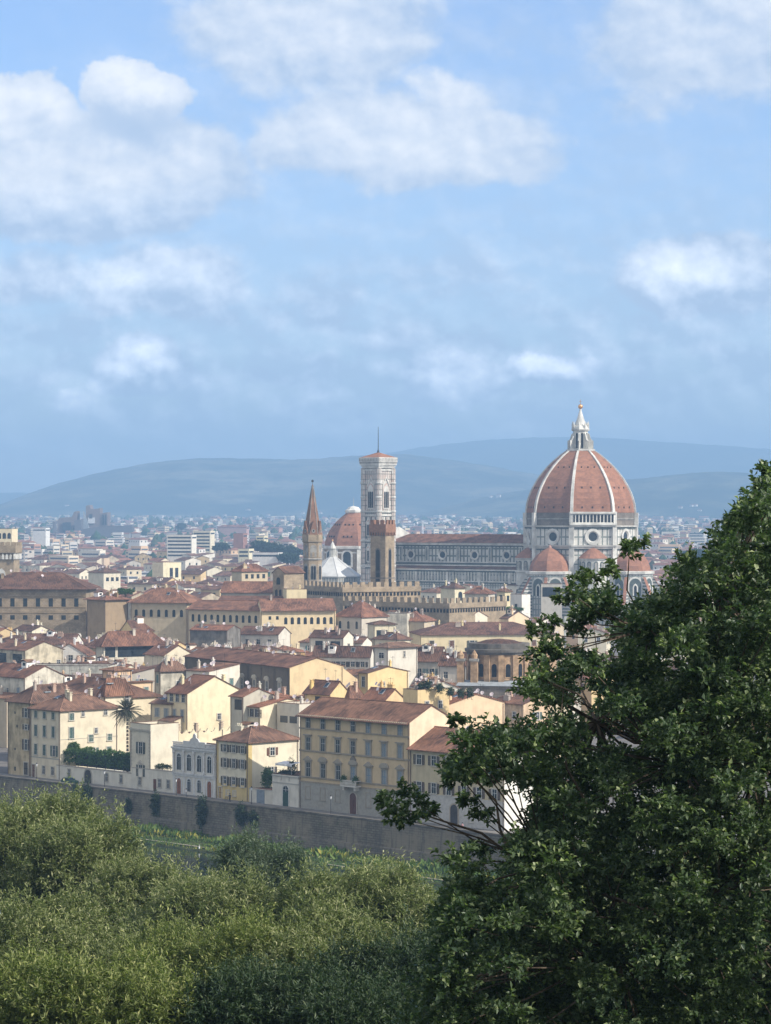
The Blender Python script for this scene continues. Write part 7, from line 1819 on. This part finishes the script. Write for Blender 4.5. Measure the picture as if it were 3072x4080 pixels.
def leafy(name, label, cat, centre, ext, ang, n, leaf, mat, seed, group=None, rnd=True):
    """box-ish mass of leaves, lumpy on top"""
    r = np.random.RandomState(seed); root = empty(name, tuple(centre), ang, label, cat, group)
    u = r.uniform(-1, 1, (n, 3)); 
    f = r.randint(0, 3, n); u[np.arange(n), f] = np.sign(u[np.arange(n), f]) * r.uniform(.75, 1.05, n)
    if rnd: u = unit(r, n) * (r.uniform(.35, 1.0, (n, 1)) ** .6) * (1 + .25 * np.sin(unit(r, n)[:, :1] * 7))
    bump = 1 + .22 * np.sin(u[:, 0] * 9 + seed) + .15 * np.sin(u[:, 0] * 23)
    st = u * np.array(ext); st[:, 2] *= np.where(st[:, 2] > 0, bump, 1)
    d = unit(r, n) * .7 + np.array([0, 0, .35]); d /= np.linalg.norm(d, axis=1, keepdims=True)
    tn = np.clip(.5 + .4 * np.sin(st[:, 0] * 1.7) + .25 * r.normal(size=n), 0, 1)
    leaves_from('foliage', [sprays(r, st, d, np.full(n, leaf[0] * 1.6), 6, leaf[0], leaf[1], .2, .9, tn)], mat, root, seed)
    return root
pa, pb = at_front(228, 3.0, 4.7), at_front(520, 3.0, 4.9)
hd = leafy('vine_pergola', 'long green vine covered pergola on the garden wall', 'pergola', (pa + pb) / 2 + Vector((0, 0, .5)), ((pb - pa).length / 2, 1.9, 1.25), -QA, 3400, (.34, .30), LEAF_VINE, 4, rnd=False)
mb = MB(); Lh = (pb - pa).length / 2
for i in range(9): x = -Lh + .3 + i * (2 * Lh - .6) / 8; mb.tube((x, -1.6, -2.4), (x, -1.6, .4), .07, .07, 6)
mb.build('post', [M['iron']], hd)
mb = MB(); mb.box(-Lh, Lh, 1.2, 1.3, -2.4, .6); mb.build('rear_screen', [M['iron']], hd)
leafy('vine_tuft', 'vine tuft rising above the pergola in front of the green shuttered house', 'vine', at_front(290, 3.2, 7.2), (1.3, 1.0, .8), 0, 260, (.32, .28), LEAF_VINE, 5)
leafy('garden_shrub', 'round green shrub in the yard beside the gatehouse', 'shrub', at_front(1066, 3.0, 4.6), (1.3, 1.2, 1.9), 0, 460, (.28, .22), LEAF_VINE, 6)
leafy('terrace_shrub', 'dark pointed shrub on the gatehouse roof terrace', 'shrub', at_front(1164, 2.0, 7.4), (.9, .8, 1.6), 0, 300, (.22, .12), LEAF_DARK, 7)
leafy('terrace_shrub', 'low dark planting along the gatehouse terrace edge', 'shrub', at_front(1140, 1.2, 6.4), (2.0, .5, .5), -QA, 240, (.22, .15), LEAF_DARK, 8)
leafy('terrace_shrub', 'planters behind the low garden wall left of the white villa', 'shrub', at_front(646, 2.0, 5.0), (3.2, .7, .5), -QA, 260, (.25, .15), LEAF_DARK, 9)
xb = -DIM[J_.name][0] * .5
for sx, w_ in ((-1.7, 'left'), (1.7, 'right')):
    q = J_.matrix_world if False else None
    o = Vector(J_.location) + QD * (xb + sx) - QN * -1.0 * 1.0
    leafy('balcony_plant', f'green bush on the {w_} end of the palazzo balcony', 'potted plant', o + Vector((0, 0, DIM[J_.name][2] - 11.9)), (.55, .4, .75), 0, 110, (.22, .16), LEAF_VINE, 10)
# roof terrace with pots and small trees behind the palazzo
for i, (px, py) in enumerate([(1678, 2738), (1706, 2730), (1752, 2742), (1795, 2758), (1836, 2764), (1872, 2764)]):
    Y = 604; p = P(px, py, Y)
    leafy('terrace_plant', f'{"leftmost" if i == 0 else "rightmost" if i == 5 else ORD[i]} bushy potted plant on the roof terrace behind the palazzo' + ('' if i in (0, 5) else ', counting from left'), 'potted plant', p, (.8, .8, 1.0), 0, 130, (.3, .2), LEAF_DARK, 20 + i, group='plants on the roof terrace')
# ivy on the quay wall
for i, (px, py, rx, rz) in enumerate([(345, 3180, 2.2, 2.4), (618, 3206, 1.4, 1.8), (804, 3240, 1.7, 2.8), (512, 3215, 1.0, 1.2), (962, 3250, 1.9, 1.6), (300, 3172, .9, 2.0), (1010, 3262, 1.3, 1.3)]):
    pr = QP + QN * .9; t_ = solve(pr, QD.x, QD.y, px); p = pr + QD * t_; p.z = CH - (py - HZ) * p.y / F
    leafy('wall_shrub', f'{"leftmost" if i == 5 else "rightmost" if i == 6 else "green"} plant growing out of the quay wall ' + ['below the green shuttered house', 'below the white villa', 'below the right door of the white villa', 'below the ivory pavilion', 'below the yellow and white house', 'beside the first bush', 'below the garage door', 'below the palazzo', 'below the gatehouse'][i], 'shrub', p, (rx * .8, .4, rz * 1.25), -QA, int(170 * rx * rz / 2) + 60, (.34, .24), LEAF_DARK, 40 + i, group='plants on the quay wall')

# ---------------------------------------------------------------- river bank
def make_bank():
    r = np.random.RandomState(8); n = 24000
    t = r.uniform(-140, 190, n); s = 1.2 + 9.0 * r.rand(n) ** .8
    hgt = (.35 + .8 * r.rand(n)) * np.where(s < 6, 1.35, .6) * (1 + .5 * np.sin(t * .35) * np.sin(t * .11 + 2))
    q = np.array(QP)[None] + np.outer(t, np.array(QD)) + np.outer(s, np.array(QN)); q[:, 2] = np.where(s < 5, -6.5, -6.5 - (s - 5) * .2)
    ax = r.normal(size=(n, 3)) * .45 + np.array([0, 0, 1.0]); nr = unit(r, n)
    col_ = np.stack([np.clip(.5 + .4 * np.sin(t * .21 + s * .5) + .25 * r.normal(size=n), 0, 1), np.clip(r.rand(n) * .8 + .35 * (np.sin(t * .13 + s) > .3), 0, 1)], axis=1)
    o = leaf_object('bank_grass', q, ax, nr, hgt, hgt * .42, mat_leaf('bank_grass_blades', (0.080, 0.150, 0.032), (0.150, 0.220, 0.045), (0.34, 0.32, 0.06), .7, .3), None, 8, col_)
    prop(o, kind='stuff')
make_bank()
strip('towpath', 8.5, 9.1, -7.1, -140, 190, mat_flat('pale_gravel', (0.36, 0.32, 0.25), .95))
def egret():
    pr = QP + QN * 10.2; t_ = solve(pr, QD.x, QD.y, 794); p = pr + QD * t_; p.z = -7.75
    root = empty('egret', tuple(p), 1.0, 'tiny white egret standing at the water edge', 'bird')
    mb = MB(); mb.lathe([(.02, .42), (.13, .5), (.16, .66), (.1, .84), (.05, .98), (.045, 1.12), (.07, 1.2), (.02, 1.28)], 8, 0); mb.tube((0, -.04, 1.21), (0, -.26, 1.19), .025, .004, 5); mb.build('body', [M['awning']], root)
    for x in (-.05, .05): mb = MB(); mb.tube((x, 0, -.15), (x, 0, .46), .015, .02, 5); mb.build('leg', [M['iron']], root)
egret()

# ---------------------------------------------------------------- people, lamps, car on the street
def person(label, px, shirt, trousers, off=4.2, step=.22, ang=0.0, lean=0.0):
    pr = FP + QN * off; t_ = solve(pr, QD.x, QD.y, px); p = pr + QD * t_; p.z = .03
    root = empty('person', tuple(p), -QA + ang, label, 'person')
    vs_ = [(0, 0, .95), (.1, 0, .93), (.1, -step * .5, .5), (.1, -step * .2 + .05, .08), (.1, -step * .5 - .14, .04),
           (-.1, 0, .93), (-.1, step * .6, .5), (-.1, step * 1.4, .1), (-.1, step * 1.1, .03),
           (0, -lean * .3, 1.2), (0, -lean * .6, 1.42), (0, -lean * .7, 1.52), (0, -lean * .8 - .01, 1.62), (0, -lean * .8 - .01, 1.74),
           (.19, -lean * .6, 1.4), (.25, step * .4, 1.14), (.22, step * .2 - .08, .9), (.21, step * .2 - .12, .8),
           (-.19, -lean * .6, 1.4), (-.25, -step * .5, 1.14), (-.22, -step * .9, .92), (-.21, -step * .95, .82)]
    ed = [(0, 1), (1, 2), (2, 3), (3, 4), (0, 5), (5, 6), (6, 7), (7, 8), (0, 9), (9, 10), (10, 11), (11, 12), (12, 13), (10, 14), (14, 15), (15, 16), (16, 17), (10, 18), (18, 19), (19, 20), (20, 21)]
    rad = [.14, .1, .07, .045, .04, .1, .07, .045, .04, .14, .13, .055, .095, .085, .06, .05, .038, .035, .06, .05, .038, .035]
    me = bpy.data.meshes.new('body'); me.from_pydata(vs_, ed, []); o = inst('body', me, root)
    o.modifiers.new('skin', 'SKIN'); sv = me.skin_vertices[0].data
    for i, q in enumerate(rad): sv[i].radius = (q, q * .8)
    sv[0].use_root = True
    ss = o.modifiers.new('sub', 'SUBSURF'); ss.levels = 1; ss.render_levels = 1
    m, t, b = new_mat('clothed_figure', .85, .15)
    z = t.add('ShaderNodeSeparateXYZ'); t.link(obj_coord(t), z.inputs[0]); zz = z.outputs[2]
    ab = t.math('ABSOLUTE', z.outputs[0])
    c = t.mix(t.math('GREATER_THAN', zz, .96), trousers, shirt); c = t.mix(t.math('GREATER_THAN', zz, 1.49), c, (.45, .27, .19))
    c = t.mix(t.math('MULTIPLY', t.math('GREATER_THAN', ab, .175), t.math('LESS_THAN', zz, 1.16)), c, (.45, .27, .19)); c = t.mix(t.math('LESS_THAN', zz, .08), c, (.03, .03, .03))
    t.link(c, b.inputs['Base Color']); me.materials.append(m)
    mb = MB(); mb.lathe([(.105, 1.63), (.115, 1.72), (.09, 1.79), (.02, 1.82)], 10, 0, 0, -lean * .8 + .02); mb.build('hair', [M['iron']], root)
    return root
person('person in a white shirt walking past the white villa', 742, (.75, .74, .72), (.16, .18, .22), off=3.4)
person('person in black clothes walking in front of the yellow and white house', 916, (.03, .03, .035), (.03, .03, .04), off=3.2, ang=.5)
person('person in a red shirt below the white parasols near the oak', 2188, (.50, .04, .035), (.10, .12, .2), off=5.5)
person('person in pale clothes under the oak branches on the quay', 2160, (.6, .6, .62), (.3, .28, .25), off=5.5)
person('person in a pink shirt on the quay at the oak branch', 1842, (.62, .35, .36), (.12, .13, .18), off=6.5)
def bicycle(px):
    pr = FP + QN * 3.0; t_ = solve(pr, QD.x, QD.y, px); p = pr + QD * t_; p.z = .03
    root = empty('bicycle', tuple(p), -QA, 'dark bicycle beside the person in black', 'bicycle')
    for x in (-.52, .52):
        mb = MB(); k = 16
        for i in range(k):
            a, b = 2 * math.pi * i / k, 2 * math.pi * (i + 1) / k; mb.tube((x + .34 * math.cos(a), 0, .34 + .34 * math.sin(a)), (x + .34 * math.cos(b), 0, .34 + .34 * math.sin(b)), .025, .025, 5)
        for i in range(6): a = math.pi * i / 6; mb.tube((x - .33 * math.cos(a), 0, .34 - .33 * math.sin(a)), (x + .33 * math.cos(a), 0, .34 + .33 * math.sin(a)), .006, .006, 3)
        mb.build('wheel', [M['iron']], root)
    mb = MB()
    for a, b in (((-.52, .34), (-.15, .3)), ((-.15, .3), (.35, .82)), ((-.15, .3), (-.28, .85)), ((-.28, .78), (.36, .84)), ((.36, .86), (.52, .34)), ((-.52, .34), (-.27, .78))): mb.tube((a[0], 0, a[1]), (b[0], 0, b[1]), .02, .02, 5)
    mb.build('frame', [M['iron']], root)
    mb = MB(); mb.box(-.42, -.16, -.07, .07, .86, .92); mb.build('saddle', [M['iron']], root)
    mb = MB(); mb.tube((.36, -.28, .98), (.36, .28, .98), .018, .018, 5); mb.tube((.36, 0, .84), (.36, 0, .98), .018, .018, 5); mb.build('handlebar', [M['iron']], root)
bicycle(903)
def lamp(label, px, off=6.8):
    pr = FP + QN * off; t_ = solve(pr, QD.x, QD.y, px); p = pr + QD * t_; p.z = .03
    root = empty('street_lamp', tuple(p), 0, label, 'street lamp', 'street lamps on the quay')
    mb = MB(); mb.lathe([(.16, 0), (.14, .5), (.07, .7), (.05, 3.3), (.09, 3.4)], 8, 0); mb.build('post', [M['iron']], root)
    mb = MB(); mb.lathe([(.10, 3.4), (.19, 3.9), (.16, 3.95), (.05, 3.98)], 8, 0); l = mb.build('lamp_glass', [M['awning']], root)
    mb = MB(); mb.lathe([(.22, 3.93), (.12, 4.1), (.02, 4.25)], 8, 0); mb.build('cap', [M['iron']], l)
lamp('street lamp in front of the garden range, right of its gate', 416); lamp('street lamp at the left corner of the white villa', 702); lamp('street lamp before the left half of the palazzo', 1318); lamp('street lamp at the corner of the yellow and white house', 1002); lamp('street lamp in front of the green shuttered house', 146)
def car():
    pr = FP + QN * 4.6; t_ = solve(pr, QD.x, QD.y, 278); p = pr + QD * t_; p.z = .03
    root = empty('parked_car', tuple(p), -QA, 'dark green parked car showing only its roof above the quay parapet', 'car')
    mb = MB(); pr_ = [(-2.1, .35), (2.1, .35), (2.15, .7), (1.9, .9), (1.0, .98), (.45, 1.42), (-1.2, 1.45), (-1.95, 1.0), (-2.15, .8)]
    mb.plate(pr_, (0, -.8, 0), (1, 0, 0), (0, 0, 1), (0, -1, 0), .001); 
    for (a, b) in zip(pr_, pr_[1:] + pr_[:1]): mb.face([(a[0], .8, a[1]), (b[0], .8, b[1]), (b[0], -.8, b[1]), (a[0], -.8, a[1])])
    mb.face([(a[0], .8, a[1]) for a in pr_[::-1]]); mb.build('body', [M['shutter']], root, (.05, .10, .06))
    for sg in (-1, 1):
        mb = MB(); mb.plate([(-1.55, 1.0), (.75, 1.0), (.38, 1.36), (-1.15, 1.38)], (0, sg * .8, 0), (1, 0, 0), (0, 0, 1), (0, sg, 0), .01); mb.build('side_window', [M['pane']], root)
        for x in (-1.3, 1.3): mb = MB(); mb.tube((x, sg * .66, .32), (x, sg * .84, .32), .32, .32, 14, 0, True); mb.build('wheel', [M['iron']], root)
    mb = MB(); mb.face([(.97, -.7, 1.0), (.97, .7, 1.0), (.5, .66, 1.40), (.5, -.66, 1.40)]); mb.build('windscreen', [M['pane']], root)
car()
def parasol(label, px, off):
    pr = FP + QN * off; t_ = solve(pr, QD.x, QD.y, px); p = pr + QD * t_; p.z = .03
    root = empty('parasol', tuple(p), 0, label, 'parasol', 'white parasols on the quay')
    mb = MB(); mb.tube((0, 0, 0), (0, 0, 2.5), .03, .03, 6); mb.build('pole', [M['iron']], root)
    mb = MB(); mb.lathe([(1.3, 2.0), (.6, 2.4), (.02, 2.65)], 8, 0); mb.build('canopy', [M['awning']], root)
parasol('white parasol left one of two beneath the oak branches', 2104, 5.0); parasol('white parasol right one of two beneath the oak branches', 2205, 5.2)
